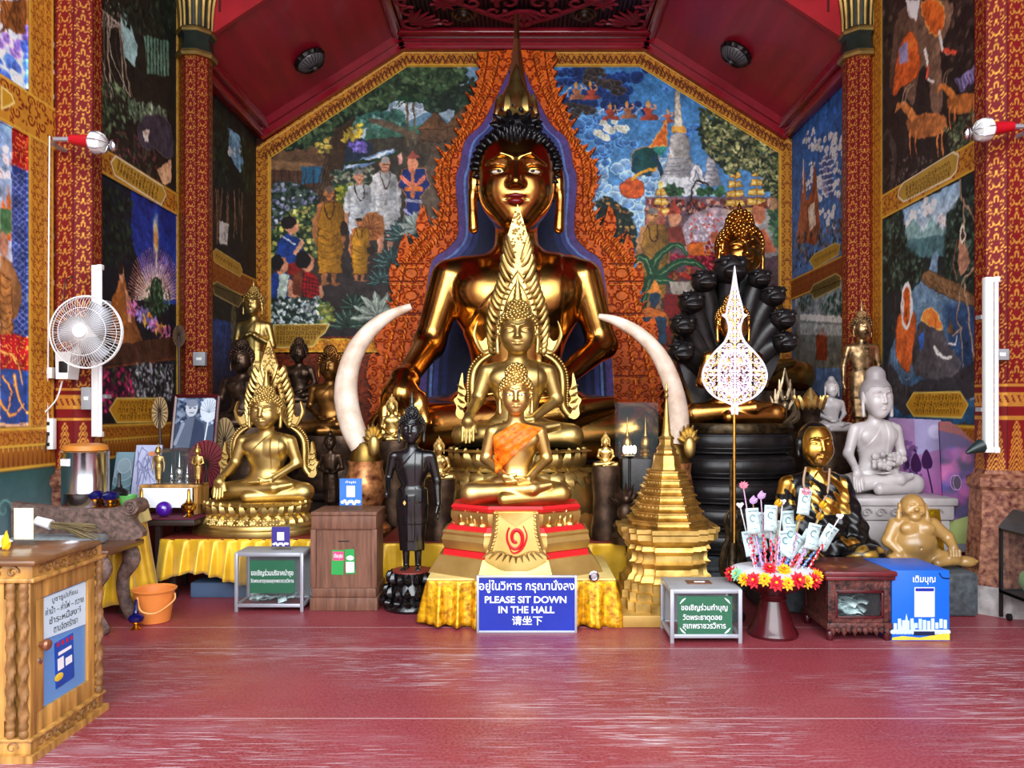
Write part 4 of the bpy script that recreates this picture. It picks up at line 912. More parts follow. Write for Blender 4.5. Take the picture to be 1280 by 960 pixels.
c.poly(crv([(0, 326), (14, 330), (24, 352), (27, 376), (20, 396), (16, 400), (16, 420), (0, 424)], 5, True), (150, 104, 66), shade=.4); c.ell((5, 306), (8, 15), (150, 104, 84)); c.poly([(0, 340), (14, 352), (16, 425), (0, 424)], (136, 92, 52), line=(70, 40, 20))
for i in range(7): c.stroke([(0, 352+i*11), (8, 362+i*10), (15, 356+i*10)], 1.2, (70, 40, 20), sm=3)
pat(c, [(0, 418), (40, 420), (40, 470), (0, 470)], .2, (130, 24, 30), (206, 130, 60)); c.poly([(0, 460), (40, 464), (40, 530), (0, 530)], (40, 60, 110))
for p in ([(2, 440), (20, 450), (28, 480)], [(4, 470), (14, 490), (10, 515)], [(18, 470), (24, 500), (36, 520)], [(0, 500), (12, 520), (30, 505)]): c.stroke(p, 6, (170, 100, 50), w2=2, sm=5); c.stroke(p, 2, (230, 160, 90), w2=1, sm=5)
hband(c, 3.55, 3.88, 5.0, 6.4, sc=.3); plaque(c, [(0, 108), (12, 118), (16, 128), (10, 132), (0, 136)], (206, 150, 40))
vband(c, 5.75, 6.05, 3.88, 6.2); vband(c, 5.75, 6.05, 1.37, 3.55); rect(c, 6.05, 6.4, .55, 6.2, (70, 20, 18))
# middle bay, upper: bear in a forest
rect(c, 6.3, 8.22, 3.81, 6.2, (24, 30, 26), (34, 30, 26))
c.poly([(150, 10), (160, 20), (172, 60), (168, 84), (156, 70), (150, 40)], (130, 160, 160)); c.poly([(180, 44), (212, 52), (212, 95), (184, 92)], (80, 110, 96))
for i in range(8): c.stroke([(183+i*4, 40), (184+i*4, 100)], 2.4, (28, 26, 22))
for i in range(16): x = rnd.uniform(118, 150); c.stroke([(x, rnd.uniform(0, 20)), (x+rnd.uniform(-6, 12), 60), (x+rnd.uniform(0, 20), 120)], 2.2, rnd.choice([(96, 80, 66), (60, 48, 40), (150, 140, 124)]), sm=5)
for i in range(9): x = 120+i*3; c.stroke([(x, 4+i*3), (x+10, 18+i*2), (x+4, 34)], 1.2, (150, 140, 130), sm=5)
c.dabs([(118, 0), (222, 0), (222, 46), (180, 40), (150, 30)], 240, 4, [(24, 34, 28), (36, 48, 36), (16, 22, 20)]); c.dabs([(118, 92), (158, 112), (160, 160), (118, 170)], 150, 3.6, [(62, 80, 56), (96, 112, 84), (44, 58, 44)]); c.dabs([(160, 124), (208, 136), (206, 152), (160, 150)], 130, 3.6, [(86, 104, 84), (120, 134, 112), (60, 78, 60)])
c.dabs([(118, 160), (190, 170), (200, 230), (120, 205)], 190, 3.2, [(70, 44, 46), (52, 60, 44), (96, 56, 60), (40, 44, 36)])
c.poly(crv([(172, 160), (182, 146), (200, 144), (213, 158), (216, 194), (206, 196), (192, 184), (184, 188), (176, 178)], 5, True), (54, 50, 58), line=(84, 78, 86)); c.poly([(178, 164), (187, 162), (186, 178), (181, 178)], (206, 190, 176))
c.poly([(196, 212), (214, 200), (214, 228), (204, 232)], (176, 140, 110))
# middle bay, lower: seated figure, glowing light, lotus pond
rect(c, 6.3, 8.22, 1.37, 3.58, (20, 26, 34), (30, 28, 30))
c.poly([(164, 236), (226, 268), (226, 380), (190, 380), (164, 300)], (28, 40, 104), col2=(40, 60, 130))
for k in range(44):
    a = PI+PI*k/43; c.stroke([(193, 376), (193+math.cos(a)*34, 372+math.sin(a)*62)], 2.6, (226, 150, 130), .85, w2=.6)
for k in range(30): a = PI+PI*k/29; c.stroke([(193, 376), (193+math.cos(a)*25, 374+math.sin(a)*46)], 2.4, (244, 226, 206), .9, w2=.6)
c.ell((195, 285), (9, 22), (40, 90, 180), .8, soft=4); c.ell((195, 296), (6, 22), (240, 214, 150), .95, soft=3); c.ell((195, 298), (4, 15), (226, 140, 60), .9); c.stroke([(195, 318), (197, 352)], 3, (230, 200, 200), w2=.5)
c.ell((196, 372), (18, 26), (26, 40, 30)); c.dabs(crv([(178, 372), (196, 346), (214, 372), (196, 398)], 6, True), 110, 2.6, [(50, 80, 56), (34, 54, 40), (80, 110, 84)])
c.dabs([(117, 222), (166, 250), (164, 330), (140, 330), (118, 330)], 230, 4, [(20, 30, 24), (32, 46, 34), (14, 20, 18)])
c.poly(crv([(146, 362), (152, 346), (158, 356), (166, 388), (172, 410), (178, 430), (150, 434), (140, 400)], 5, True), (150, 96, 56), shade=.4); c.ell((152, 342), (6, 12), (170, 120, 90)); c.ell((151, 336), (6, 9), (36, 28, 26)); c.poly([(140, 372), (150, 362), (160, 420), (150, 436), (138, 420)], (130, 80, 40)); c.poly([(156, 358), (163, 372), (165, 404), (160, 402)], (196, 140, 110))
for i in range(9): x, y = 164+i*5.2, 384+i*4; c.dabs([(x-6, y-8), (x+7, y-7), (x+7, y+7), (x-6, y+8)], 22, 2.8, rnd.choice([[(190, 110, 150), (140, 70, 110)], [(206, 150, 70), (170, 110, 50)], [(110, 96, 160), (150, 140, 190)]]))
c.poly([(150, 430), (220, 420), (220, 450), (126, 456)], (60, 40, 30)); c.stroke([(128, 460), (220, 448)], 2.4, (90, 50, 34))
c.dabs([(120, 462), (160, 460), (172, 500), (120, 520)], 200, 3.4, [(130, 30, 70), (170, 60, 100), (90, 24, 56), (60, 70, 50)]); c.dabs([(160, 455), (216, 452), (216, 500), (172, 500)], 220, 2.6, [(120, 120, 130), (150, 150, 150), (50, 60, 56)])
plaque(c, [(137, 512), (146, 498), (205, 498), (205, 527), (146, 528)], (214, 150, 40), [(150, 505, 200, 504), (148, 513, 200, 512), (150, 521, 200, 520)], 6, (240, 210, 110))
hband(c, 3.58, 3.81, 6.3, 8.3, sc=.25); plaque(c, [(137, 203), (143, 195), (202, 233), (206, 244), (200, 256), (142, 219)], (206, 160, 56), [(146, 204, 198, 240), (145, 210, 196, 246), (148, 216, 196, 251)], 5, (250, 240, 210))
vband(c, 8.22, 8.48, 1.37, 6.2); dado(c, 5.0, 8.5)
# back bay
rect(c, 8.48, YB, 1.37, 5.3, (30, 34, 32), (40, 34, 30)); c.poly([(284, 158), (300, 170), (305, 208), (300, 216), (288, 196)], (110, 150, 180)); cloud(c, 294, 190, 8, 6, (150, 170, 190), (210, 216, 220), 1)
c.dabs([(265, 132), (286, 160), (284, 230), (265, 230)], 130, 4, [(28, 44, 34), (20, 30, 26), (46, 60, 48)]); c.dabs([(300, 170), (318, 186), (318, 240), (302, 236)], 90, 4, [(26, 40, 30), (40, 54, 40)])
for i in range(20): x = rnd.uniform(266, 316); c.stroke([(x, rnd.uniform(232, 250)), (x+rnd.uniform(-5, 5), rnd.uniform(280, 310))], 2, rnd.choice([(130, 100, 76), (80, 60, 48), (56, 44, 38)]))
c.poly([(274, 276), (286, 280), (284, 306), (274, 304)], (176, 176, 170)); rect(c, 8.48, YB, 1.37, 2.6, (40, 60, 110), (40, 34, 30)); c.ell((292, 408), (10, 26), (110, 100, 70), .7)
hband(c, 3.0, 3.3, 8.5, YB, (176, 104, 34), sc=.2); plaque(c, [(264, 318), (270, 311), (300, 330), (303, 338), (299, 346), (268, 328)], (206, 160, 60), [(270, 320, 298, 338)], 4, (230, 200, 120)); plaque(c, [(265, 356), (270, 352), (300, 369), (303, 376), (298, 384), (268, 368)], (110, 96, 56), [(270, 360, 298, 376), (270, 365, 296, 380)], 4, (200, 180, 110))
dado(c, 8.5, YB); c.brushy(.8, .2, 1.08, 1.3)
def lwall(dx): return lambda X, Y: np.stack([np.full(X.shape, -XW+dx), X, -Y], -1)
def rwall(dx): return lambda X, Y: np.stack([np.full(X.shape, XW-dx), X, -Y], -1)
def pieces(c, fn, backs, panels, side):
    jj, ii = np.meshgrid(np.arange(c.W), np.arange(c.H)); Yd, Z = c.x0+jj/c.S, -(c.y0+ii/c.S); rest = np.ones(Yd.shape, bool); e = 1.01/c.S
    for (y0, y1, z0, z1, label) in panels:
        m = (Yd > y0-e) & (Yd < y1+e) & (Z > z0-e) & (Z < z1+e); rest &= ~((Yd > y0) & (Yd < y1) & (Z > z0) & (Z < z1))
        tag(sheet('wall_painting', c, fn(.0), M_PAINT, mask=m, back=backs), label, 'mural')
    tag(sheet('wall_%s_border' % side, c, fn(.012), M_PAINT, mask=grow(rest), back=backs), kind='structure')
pieces(c, lwall, (-.02, 0, 0), [(5.0, 5.75, 3.88, 6.2, 'cloud wall painting above the divider at the far left edge'), (5.0, 5.75, 1.37, 3.55, 'wall painting of a monk before blue pillars at the far left edge'), (6.3, 8.22, 3.81, 6.2, 'upper left wall painting of a black bear in a forest'), (6.3, 8.22, 1.37, 3.58, 'lower left wall painting of a figure beside a radiant light'), (8.48, YB, 3.3, 5.3, 'dark forest wall painting on the left wall beside the back corner, upper'), (8.48, YB, 1.37, 3.0, 'dark blue wall painting on the left wall beside the back corner, lower')], 'left')
# ---- right wall
c = wallcv(Tr)
rect(c, 5.0, 6.2, .55, 6.2, (90, 20, 20)); pat(c, [(1220, 0), (1280, 0), (1280, 560), (1220, 560)], .14, (110, 20, 22), (170, 84, 40))
rect(c, 6.28, 7.95, 3.72, 6.2, (44, 34, 32), (36, 30, 26))
c.dabs([(1104, 0), (1222, 0), (1222, 80), (1104, 120)], 160, 5, [(56, 44, 40), (40, 34, 34), (70, 56, 46)])
c.poly(crv([(1118, 40), (1130, 8), (1160, 0), (1190, 4), (1184, 40), (1176, 60), (1178, 130), (1166, 140), (1160, 90), (1150, 88), (1142, 130), (1132, 118), (1124, 96), (1112, 110)], 5, True), (112, 86, 70), shade=.3)
c.poly(crv([(1124, 60), (1140, 40), (1150, 70), (1146, 96), (1128, 108), (1116, 118)], 5, True), (176, 84, 40), line=(110, 50, 24)); c.poly(crv([(1152, 4), (1176, 2), (1180, 30), (1170, 44), (1158, 30)], 5, True), (180, 88, 40), line=(240, 150, 80)); c.poly([(1132, 0), (1150, 0), (1146, 26), (1136, 20)], (200, 190, 190)); c.poly([(1124, 60), (1134, 50), (1136, 76), (1124, 80)], (130, 120, 150))
for p in ([(1156, 62), (1160, 84), (1158, 98), (1168, 102)], [(1174, 40), (1180, 62), (1194, 66)]): c.stroke(p, 6, (226, 206, 196), w2=2.5, sm=6); c.stroke([p[1], p[2]], 5, (180, 70, 50))
c.poly([(1194, 100), (1218, 82), (1222, 96), (1200, 116)], (120, 110, 150)); [c.stroke([(1196+i*4, 100-i*2), (1200+i*4, 116-i*2)], 2, (60, 50, 70)) for i in range(6)]
def deer(x, y, k, col=(166, 104, 60)):
    c.poly(crv([(x, y), (x+22*k, y-6*k), (x+44*k, y-4*k), (x+46*k, y+14*k), (x+30*k, y+22*k), (x+6*k, y+24*k), (x-2*k, y+10*k)], 5, True), col, shade=.3); c.poly([(x+4*k, y+4*k), (x-10*k, y-14*k), (x-18*k, y-6*k), (x-14*k, y-20*k), (x-4*k, y-22*k), (x+12*k, y-2*k)], col)
    for u in (2, 9, 36, 42): c.stroke([(x+u*k, y+16*k), (x+u*k-1, y+32*k), (x+(u+1)*k, y+48*k)], 4*k, col, w2=1.5)
    for s_ in (0, 4): c.stroke([(x-8*k+s_*k, y-20*k), (x-6*k+s_*k, y-34*k), (x+2*k+s_*k, y-42*k)], 1.8*k, (130, 110, 90), sm=4)
deer(1136, 148, 1.0); deer(1186, 122, .85, (170, 104, 54))
c.stroke([(1108, 168), (1118, 190), (1114, 232)], 12, (60, 52, 48), sm=4); c.ell((1110, 174), (6, 8), (36, 30, 28)); c.dabs([(1180, 160), (1222, 132), (1222, 180), (1190, 196)], 150, 2.6, [(60, 72, 52), (96, 104, 76), (40, 46, 36)]); c.dabs([(1106, 200), (1180, 190), (1180, 215), (1106, 238)], 90, 2.4, [(52, 46, 44), (76, 66, 60), (100, 80, 90)])
rect(c, 6.28, 7.95, 1.37, 3.47, (30, 38, 36), (36, 40, 46))
c.poly([(1124, 264), (1200, 226), (1200, 300), (1124, 310)], (120, 146, 170), col2=(186, 190, 190)); [cloud(c, rnd.uniform(1132, 1190), rnd.uniform(248, 280), 9, 5, (170, 166, 176), (222, 206, 200)) for i in range(6)]
c.poly([(1124, 296), (1142, 272), (1154, 290), (1164, 272), (1178, 288), (1196, 272), (1200, 312), (1124, 312)], (112, 140, 140)); c.poly([(1124, 302), (1160, 296), (1196, 290), (1196, 320), (1124, 324)], (70, 100, 104))
riv = [(1166, 318), (1172, 314), (1172, 340), (1164, 352), (1196, 372), (1222, 380), (1222, 530), (1110, 530), (1112, 440), (1128, 400), (1136, 370), (1160, 340)]
c.poly(riv, (110, 132, 152), col2=(36, 64, 90))
for i in range(90): x, y = rnd.uniform(1130, 1222), rnd.uniform(340, 500); c.stroke([(x, y), (x+rnd.uniform(4, 12), y-rnd.uniform(0, 3))], 1, rnd.choice([(170, 190, 204), (60, 90, 120), (30, 50, 80), (200, 214, 220)]), .6)
c.poly([(1180, 380), (1222, 372), (1222, 460), (1196, 470), (1184, 420)], (28, 46, 76), .75, soft=5)
for q, n in (([(1105, 270), (1128, 262), (1134, 310), (1158, 330), (1150, 352), (1106, 368)], 260), ([(1184, 270), (1222, 216), (1222, 370), (1184, 356), (1180, 320)], 300)): c.poly(q, (22, 30, 28), soft=3); c.dabs(q, n, 3.6, [(34, 48, 40), (22, 32, 28), (52, 68, 56), (66, 80, 70)])
c.poly(crv([(1152, 350), (1160, 338), (1178, 346), (1200, 356), (1222, 376), (1222, 384), (1190, 372), (1166, 362)], 5, True), (110, 84, 60), line=(60, 44, 32)); [c.stroke([(1156+i*7, 346+i*3), (1164+i*7, 358+i*2.4)], 1.3, (64, 46, 34)) for i in range(9)]
for p in ([(1200, 214), (1202, 250), (1212, 262), (1222, 286)], [(1204, 250), (1206, 300), (1210, 330)], [(1222, 330), (1204, 352), (1198, 380), (1196, 400), (1202, 420), (1204, 500)], [(1206, 356), (1210, 390), (1216, 440), (1214, 500)], [(1202, 410), (1190, 420)], [(1216, 440), (1224, 456), (1228, 440)]): c.stroke(p, 3.6, (120, 98, 82), w2=2, sm=6); c.stroke(p, 1, (170, 146, 126), w2=.6, sm=6)
c.poly(crv([(1199, 300), (1206, 306), (1212, 320), (1208, 336), (1202, 344), (1198, 330)], 4, True), (150, 110, 90)); c.ell((1203, 292), (5, 9), (60, 44, 40), line=(206, 190, 170), lw=1.6); c.stroke([(1196, 300), (1192, 330), (1196, 348)], 2, (120, 86, 70), sm=4)
c.stroke([(1110, 470), (1130, 500), (1160, 492), (1204, 480), (1222, 470)], 34, (46, 44, 48), sm=6); [c.stroke([(1110+i*3, 360+rnd.uniform(0, 90)), (1112+i*3, 500)], 1.6, (70, 62, 62)) for i in range(10)]
c.poly(crv([(1140, 452), (1146, 410), (1158, 398), (1172, 404), (1186, 430), (1196, 452), (1190, 470), (1150, 472)], 5, True), (78, 74, 78), shade=.3); c.poly(crv([(1120, 430), (1124, 392), (1144, 392), (1142, 430), (1136, 464), (1122, 450)], 5, True), (170, 84, 44), line=(110, 50, 26)); c.poly(crv([(1152, 398), (1162, 384), (1172, 394), (1178, 412), (1164, 408)], 4, True), (180, 100, 50), line=(230, 160, 90))
c.ell((1133, 382), (13, 27), (176, 84, 40), line=(240, 220, 210), lw=2.4); c.ell((1128, 384), (4, 14), (226, 206, 200)); c.ell((1139, 384), (4, 14), (226, 206, 200)); c.stroke([(1132, 372), (1134, 404)], 2, (120, 50, 30))
c.stroke([(1168, 434), (1176, 444), (1188, 446), (1192, 438)], 5, (226, 220, 214), w2=1.5, sm=5); c.stroke([(1186, 430), (1194, 428), (1196, 420)], 3, (226, 220, 214), w2=1, sm=4); c.stroke([(1190, 440), (1200, 456), (1192, 466)], 6, (78, 74, 78), sm=4); c.poly([(1148, 420), (1156, 414), (1154, 434), (1150, 440)], (50, 80, 140)); c.poly([(1184, 416), (1188, 396), (1192, 418)], (90, 70, 50))
plaque(c, [(1133, 506), (1142, 491), (1200, 490), (1210, 506), (1202, 522), (1142, 520)], (206, 146, 40), [(1144, 498, 1202, 497), (1142, 506, 1204, 506), (1144, 514, 1200, 515)], 5.5, (236, 200, 100))
hband(c, 3.47, 3.72, 6.2, 8.1, sc=.25); plaque(c, [(1125, 238), (1131, 228), (1192, 190), (1200, 194), (1197, 214), (1190, 222), (1131, 252), (1124, 246)], (190, 150, 60), [(1134, 236, 1190, 202), (1134, 242, 1191, 209), (1136, 247, 1190, 216)], 5, (250, 236, 210))
vband(c, 7.95, 8.22, 1.37, 6.2); vband(c, 6.2, 6.28, 1.37, 6.2); dado(c, 5.0, 8.2)
rect(c, 8.2, YB, 1.37, 5.3, (44, 84, 140), (90, 110, 140))
for i in range(26): cloud(c, rnd.uniform(1008, 1050), rnd.uniform(165, 290), rnd.uniform(6, 11), 6, (140, 146, 156), (226, 222, 216), 1)
c.poly([(1024, 200), (1040, 192), (1042, 250), (1030, 240)], (70, 70, 110), .7, soft=2); [c.stroke([(1024, 204+i*8), (1042, 198+i*8)], 1.6, (200, 206, 226)) for i in range(6)]
c.poly(crv([(1014, 240), (1018, 206), (1022, 240), (1024, 300), (1006, 300), (1004, 262)], 5, True), (120, 66, 40)); c.poly(crv([(1000, 262), (1004, 205), (1008, 250), (1006, 300), (996, 300)], 5, True), (130, 80, 56)); c.stroke([(1004, 200), (1004, 240)], 3, (190, 190, 210)); c.poly([(1010, 260), (1018, 252), (1020, 280), (1012, 290)], (190, 170, 150))
c.dabs([(994, 296), (1056, 270), (1056, 318), (994, 335)], 160, 3.4, [(40, 52, 46), (70, 80, 76), (96, 70, 70), (30, 36, 34)]); c.dabs([(1048, 230), (1057, 220), (1057, 300), (1050, 300)], 40, 3, [(110, 70, 60), (60, 66, 50)])
c.poly([(994, 360), (1057, 340), (1057, 460), (994, 460)], (126, 140, 150), col2=(90, 90, 80)); c.poly([(1000, 392), (1056, 396), (1056, 404), (1000, 400)], (200, 206, 200)); c.dabs([(1028, 376), (1056, 364), (1056, 396), (1028, 392)], 70, 3.4, [(30, 56, 50), (46, 74, 64)]); c.dabs([(998, 374), (1014, 368), (1014, 384), (998, 388)], 40, 3, [(40, 64, 56)]); c.poly([(1020, 420), (1028, 410), (1034, 420), (1034, 450), (1020, 450)], (110, 50, 30)); c.poly([(1000, 404), (1056, 406), (1056, 420), (1000, 418)], (170, 176, 176), .6)
hband(c, 3.02, 3.3, 8.2, YB, (150, 84, 34), sc=.2); plaque(c, [(1012, 326), (1018, 318), (1044, 304), (1050, 306), (1048, 318), (1018, 336)], (190, 150, 50), [(1018, 326, 1046, 312)], 4, (220, 196, 110)); plaque(c, [(1013, 366), (1018, 356), (1046, 342), (1052, 346), (1050, 358), (1018, 374)], (110, 96, 50), [(1018, 362, 1046, 348), (1018, 368, 1046, 354)], 4, (200, 180, 110))
dado(c, 8.2, YB); c.brushy(.8, .2, 1.08, 1.3)
pieces(c, rwall, (.02, 0, 0), [(6.28, 7.95, 3.72, 6.2, 'upper right wall painting of an elephant with deer'), (6.28, 7.95, 1.37, 3.47, 'lower right wall painting of a river with a kneeling elephant'), (8.22, YB, 3.3, 5.3, 'wall painting of a pale cloud column on the right wall beside the back corner'), (8.22, YB, 1.37, 3.02, 'wall painting of a white city wall low on the right wall beside the back corner')], 'right')
# ================================================================== statues: shared shapes
GOLDS = {
 'gold_paint': mat('gold_paint', (204, 178, 112), .42, 1.0, var=.16, scale=5, rgb2=(184, 152, 86), bump=.04, bscale=25),
 'gold_bright': mat('gold_bright', (226, 196, 126), .38, 1.0, var=.12, scale=5, rgb2=(196, 158, 82)),
 'gold_old': mat('gold_old', (140, 112, 56), .42, 1.0, var=.3, scale=7, rgb2=(110, 86, 44), bump=.08, bscale=30),
 'gold_red': mat('gold_red', (226, 176, 92), .2, 1.0, var=.2, scale=1.1, rgb2=(190, 124, 62)),
 'bronze_dark': mat('bronze_dark', (84, 64, 50), .4, .8, var=.5, scale=9, rgb2=(50, 40, 36), bump=.1, bscale=40),
 'black_lacquer': mat('black_lacquer', (15, 15, 17), .2, var=.3, scale=8, spec=.6, coat=.3),
 'black_matt': mat('black_matt', (30, 27, 28), .34, .15, var=.5, scale=9, bump=.15, bscale=30),
 'marble_white': mat('marble_white', (194, 186, 184), .3, var=.1, scale=3, spec=.5, coat=.2, rgb2=(166, 156, 156)),
 'jade_amber': mat('jade_amber', (176, 136, 76), .3, var=.2, scale=3, spec=.6, coat=.4, rgb2=(140, 108, 60)),
}
def head_sdf(P, c, s=1.0, ears=1.0, round_=0.0):
    c = np.asarray(c, np.float32); Q = (P-c)/s; n = np.sqrt((Q*Q).sum(1)); D = (n-.5).astype(np.float32); i = n < .78; q = Q[i]
    if len(q) == 0: return D*s
    a = q.copy(); a[:, 0] = np.abs(a[:, 0])
    d = ellp(q, (0, .03, .07), (.285, .31, .32)); d = smin(d, ellp(q, (0, -.06, -.1), (.238+round_, .245, .28)), .12)
    d = smin(d, ellp(q, (0, -.165, -.305), (.095+round_, .08, .065)), .12); d = smin(d, ellp(a, (.125, -.16, -.12), (.1, .1, .12)), .1)
    d = smax(d, -ellp(a, (.118, -.345, .035), (.088, .085, .042)), .05)
    d = smin(d, ellp(a, (.116, -.222, .02), (.078, .062, .036)), .012)
    d = smax(d, -cap(a, (.05, -.305, .0), (.18, -.275, .008), .007, .007), .01)
    for p0, p1, r0, r1 in (((.03, -.302, .098), (.10, -.296, .122), .011, .011), ((.10, -.296, .122), (.205, -.225, .075), .011, .009)): d = smin(d, cap(a, p0, p1, r0, r1), .025)
    d = smin(d, cap(q, (0, -.275, .08), (0, -.335, -.085), .026, .036), .03); d = smin(d, ellp(a, (.036, -.30, -.098), (.028, .034, .024)), .02)
    d = smin(d, cap(a, (0, -.298, -.178), (.078, -.268, -.172), .017, .01), .012); d = smin(d, cap(a, (0, -.292, -.214), (.055, -.275, -.206), .022, .013), .014)
    d = smax(d, -cap(a, (0, -.318, -.196), (.08, -.28, -.188), .006, .005), .012)
    if ears:
        d = smin(d, ellp(a, (.305, .0, .0), (.04, .07, .125)), .02); d = smin(d, cap(a, (.315, -.02, -.08), (.305, -.03, -.34*ears), .03, .038), .02)
    D[i] = d; return D*s
def hairline(x, y, z, hl): return np.maximum(z-hl+.035*np.exp(-(x/.05)**2)+1.4*np.maximum(np.abs(x)-.21, 0), 1.2*(y+.09))
def hair_sdf(P, c, s=1.0, ush=1.0, off=.0, hl=.2):
    q = (P-np.asarray(c, np.float32))/s
    d = ellp(q, (0, .05, .09), (.318+off, .33+off, .325+off)); d = np.maximum(d, -hairline(q[:, 0], q[:, 1], q[:, 2], hl)*.8)
    if ush: d = smin(d, ellp(q, (0, .05, .42), (.155*ush, .155*ush, .15*ush)), .06)
    return d*s
def curls(c, s, off=0.0, spike=0.0, r=.034, ush=1.0, n=330, hl=.2):
    b = MB(); c = np.array(c)
    def place(p, nrm):
        p, nrm = np.array(p), np.array(nrm); nrm = nrm/np.linalg.norm(nrm)
        if hairline(p[0], p[1], p[2], hl) < .012 or p[2] < -.25: return
        w = c+s*p
        if spike:
            k = b.n; b.tube([w, w+nrm*s*spike*.5, w+nrm*s*spike], [r*s*1.3, r*s*.9, .004*s], 6)
        else: b.sph(w, r*s, 7, 5)
    for i in range(n):
        z = 1-2*(i+.5)/n; ph = i*2.39996; q = np.array((math.sqrt(1-z*z)*math.cos(ph), math.sqrt(1-z*z)*math.sin(ph), z))
        p = q*np.array((.322+off, .334+off, .33+off))+np.array((0, .05, .09))
        if p[2] > .36 and p[0]**2+(p[1]-.05)**2 < .013*ush: continue
        place(p, q)
    m = 70
    for i in range(m):
        z = 1-1.5*(i+.5)/m; ph = i*2.39996; q = np.array((math.sqrt(max(1-z*z, 0))*math.cos(ph), math.sqrt(max(1-z*z, 0))*math.sin(ph), z)); p = q*.157*ush+np.array((0, .05, .42))
        if p[2] > .36: place(p, q)
    return b
HC = (0, -.06, 2.0)
def fingers(d, P, base, dirs, r, k=.012):
    for b0, e in zip(base, dirs): d = smin(d, cap(P, b0, e, r, r*.75), k)
    return d
def seated(pose='touch', robe=.014, hs=1.0, slim=1.0, hk=1.2, ears=1.0):
    """cross-legged figure, knees at x = +-1, facing -y; right hand is on the viewer's left"""
    def f(P):
        x, y, z = P[:, 0], P[:, 1], P[:, 2]
        d = ellp(P, (0, .03, 1.14), (.45*slim, .25, .36)); d = smin(d, ellp(P, (0, .03, .76), (.315*slim, .225, .42)), .15)
        d = smin(d, cap(P, (-.38*slim, .02, 1.36), (.38*slim, .02, 1.36), .125, .125), .16); d = smin(d, ellp(P, (0, .06, .36), (.47, .34, .28)), .15)
        d = smin(d, ellp(np.stack([np.abs(x), y, z], 1), (.2, -.15, 1.2), (.2, .08, .14)), .12)
        for s in (-1, 1): d = smin(d, cap(P, (s*.26, .08, .26), (s*.80, -.2, .22), .25, .205), .08)
        d = smin(d, cap(P, (.80, -.2, .2), (-.2, -.5, .15), .19, .125), .06)
        leg = cap(P, (-.80, -.2, .22), (.3, -.47, .33), .19, .115); d = smin(d, leg, .035)
        d = smin(d, cap(P, (.3, -.47, .34), (.62, -.4, .40), .1, .055), .05)
        if robe:
            sd = ((x-.10)*.57-(z-1.50)*.48)/.745; m = sst(sd, 0, .014)*sst(x, -.44, -.40)*sst(z, .42, .5)
            d = d-robe*m-robe*.8*sst(x, .15, .165)*(1-sst(x, .31, .325))*sst(z, .62, .635)*(y < .1)
        if pose == 'touch':
            a = cap(P, (-.47*slim, .0, 1.33), (-.62*slim, .0, .84), .135, .105); a = smin(a, cap(P, (-.62*slim, .0, .84), (-.72, -.46, .56), .105, .07), .06)
            h = ellp(P, (-.73, -.545, .43), (.085*hk, .055, .13)); h = smin(h, cap(P, (-.72, -.46, .56), (-.73, -.54, .47), .065*hk, .06*hk), .05)
            h = fingers(h, P, [(-.73+(i-1.5)*.044*hk, -.555, .37) for i in range(4)], [(-.73+(i-1.5)*.046*hk, -.60, .10+.03*abs(i-1.4)) for i in range(4)], .026*hk)
            h = smin(h, cap(P, (-.73+.075*hk, -.53, .45), (-.73+.105*hk, -.555, .28), .03*hk, .022*hk), .02)
        else:
            a = cap(P, (-.47*slim, .0, 1.33), (-.60*slim, .02, .84), .135, .1); a = smin(a, cap(P, (-.60*slim, .02, .84), (-.2, -.44, .55), .1, .06), .06)
            h = cap(P, (-.2, -.44, .55), (-.02, -.5, .52), .06, .05); h = fingers(h, P, [(-.0, -.48-.03*i, .535) for i in range(4)], [(.2-.012*i, -.44-.036*i, .53) for i in range(4)], .024)
            h = smin(h, cap(P, (-.1, -.5, .57), (.0, -.49, .60), .025, .02), .02)
        d = smin(d, smin(a, h, .03), .03)
        a = cap(P, (.47*slim, .0, 1.33), (.61*slim, .02, .84), .135, .1); a = smin(a, cap(P, (.61*slim, .02, .84), (.22, -.42, .5), .1, .06), .06)
        h = cap(P, (.22, -.42, .5), (.04, -.47, .475), .06, .052); h = fingers(h, P, [(.02, -.44-.033*i, .48) for i in range(4)], [(-.21+.012*i, -.43-.038*i, .465) for i in range(4)], .025)
        h = smin(h, cap(P, (.1, -.48, .52), (.0, -.5, .56), .026, .02), .02)
        d = smin(d, smin(a, h, .03), .025)
        d = smin(d, cap(P, (0, .02, 1.4), (0, -.02, 1.72), .165, .145), .08)
        return smin(d, head_sdf(P, HC, hs, ears), .04)
    return f, (-1.12, -.8, -.06), (1.12, .48, 2.5)
CACHE = {}
def body_of(key, mk, h):
    if (key, h) not in CACHE: f, lo, hi = mk(); CACHE[(key, h)] = sdf_mesh(f, lo, hi, h)
    return CACHE[(key, h)]
def put(V, U, loc, rot=0): return (np.asarray(V)*(U if np.isscalar(U) else np.array((U[0], U[0], U[0]*U[1]))))@rz(rot).T+np.array(loc)
def flame_finial(b, base, r, h, n=12):
    x, y, z = base; b.lathe([(r*.75, z-.05*h), (r, z+.05*h), (r*1.05, z+.13*h), (r*.8, z+.22*h), (r*.9, z+.26*h), (r*.7, z+.36*h), (r*.74, z+.4*h), (r*.5, z+.52*h), (r*.52, z+.56*h), (r*.3, z+.72*h), (r*.14, z+.86*h), (.001, z+h)], n, (x, y, 0), ribs=6, ribd=.07)
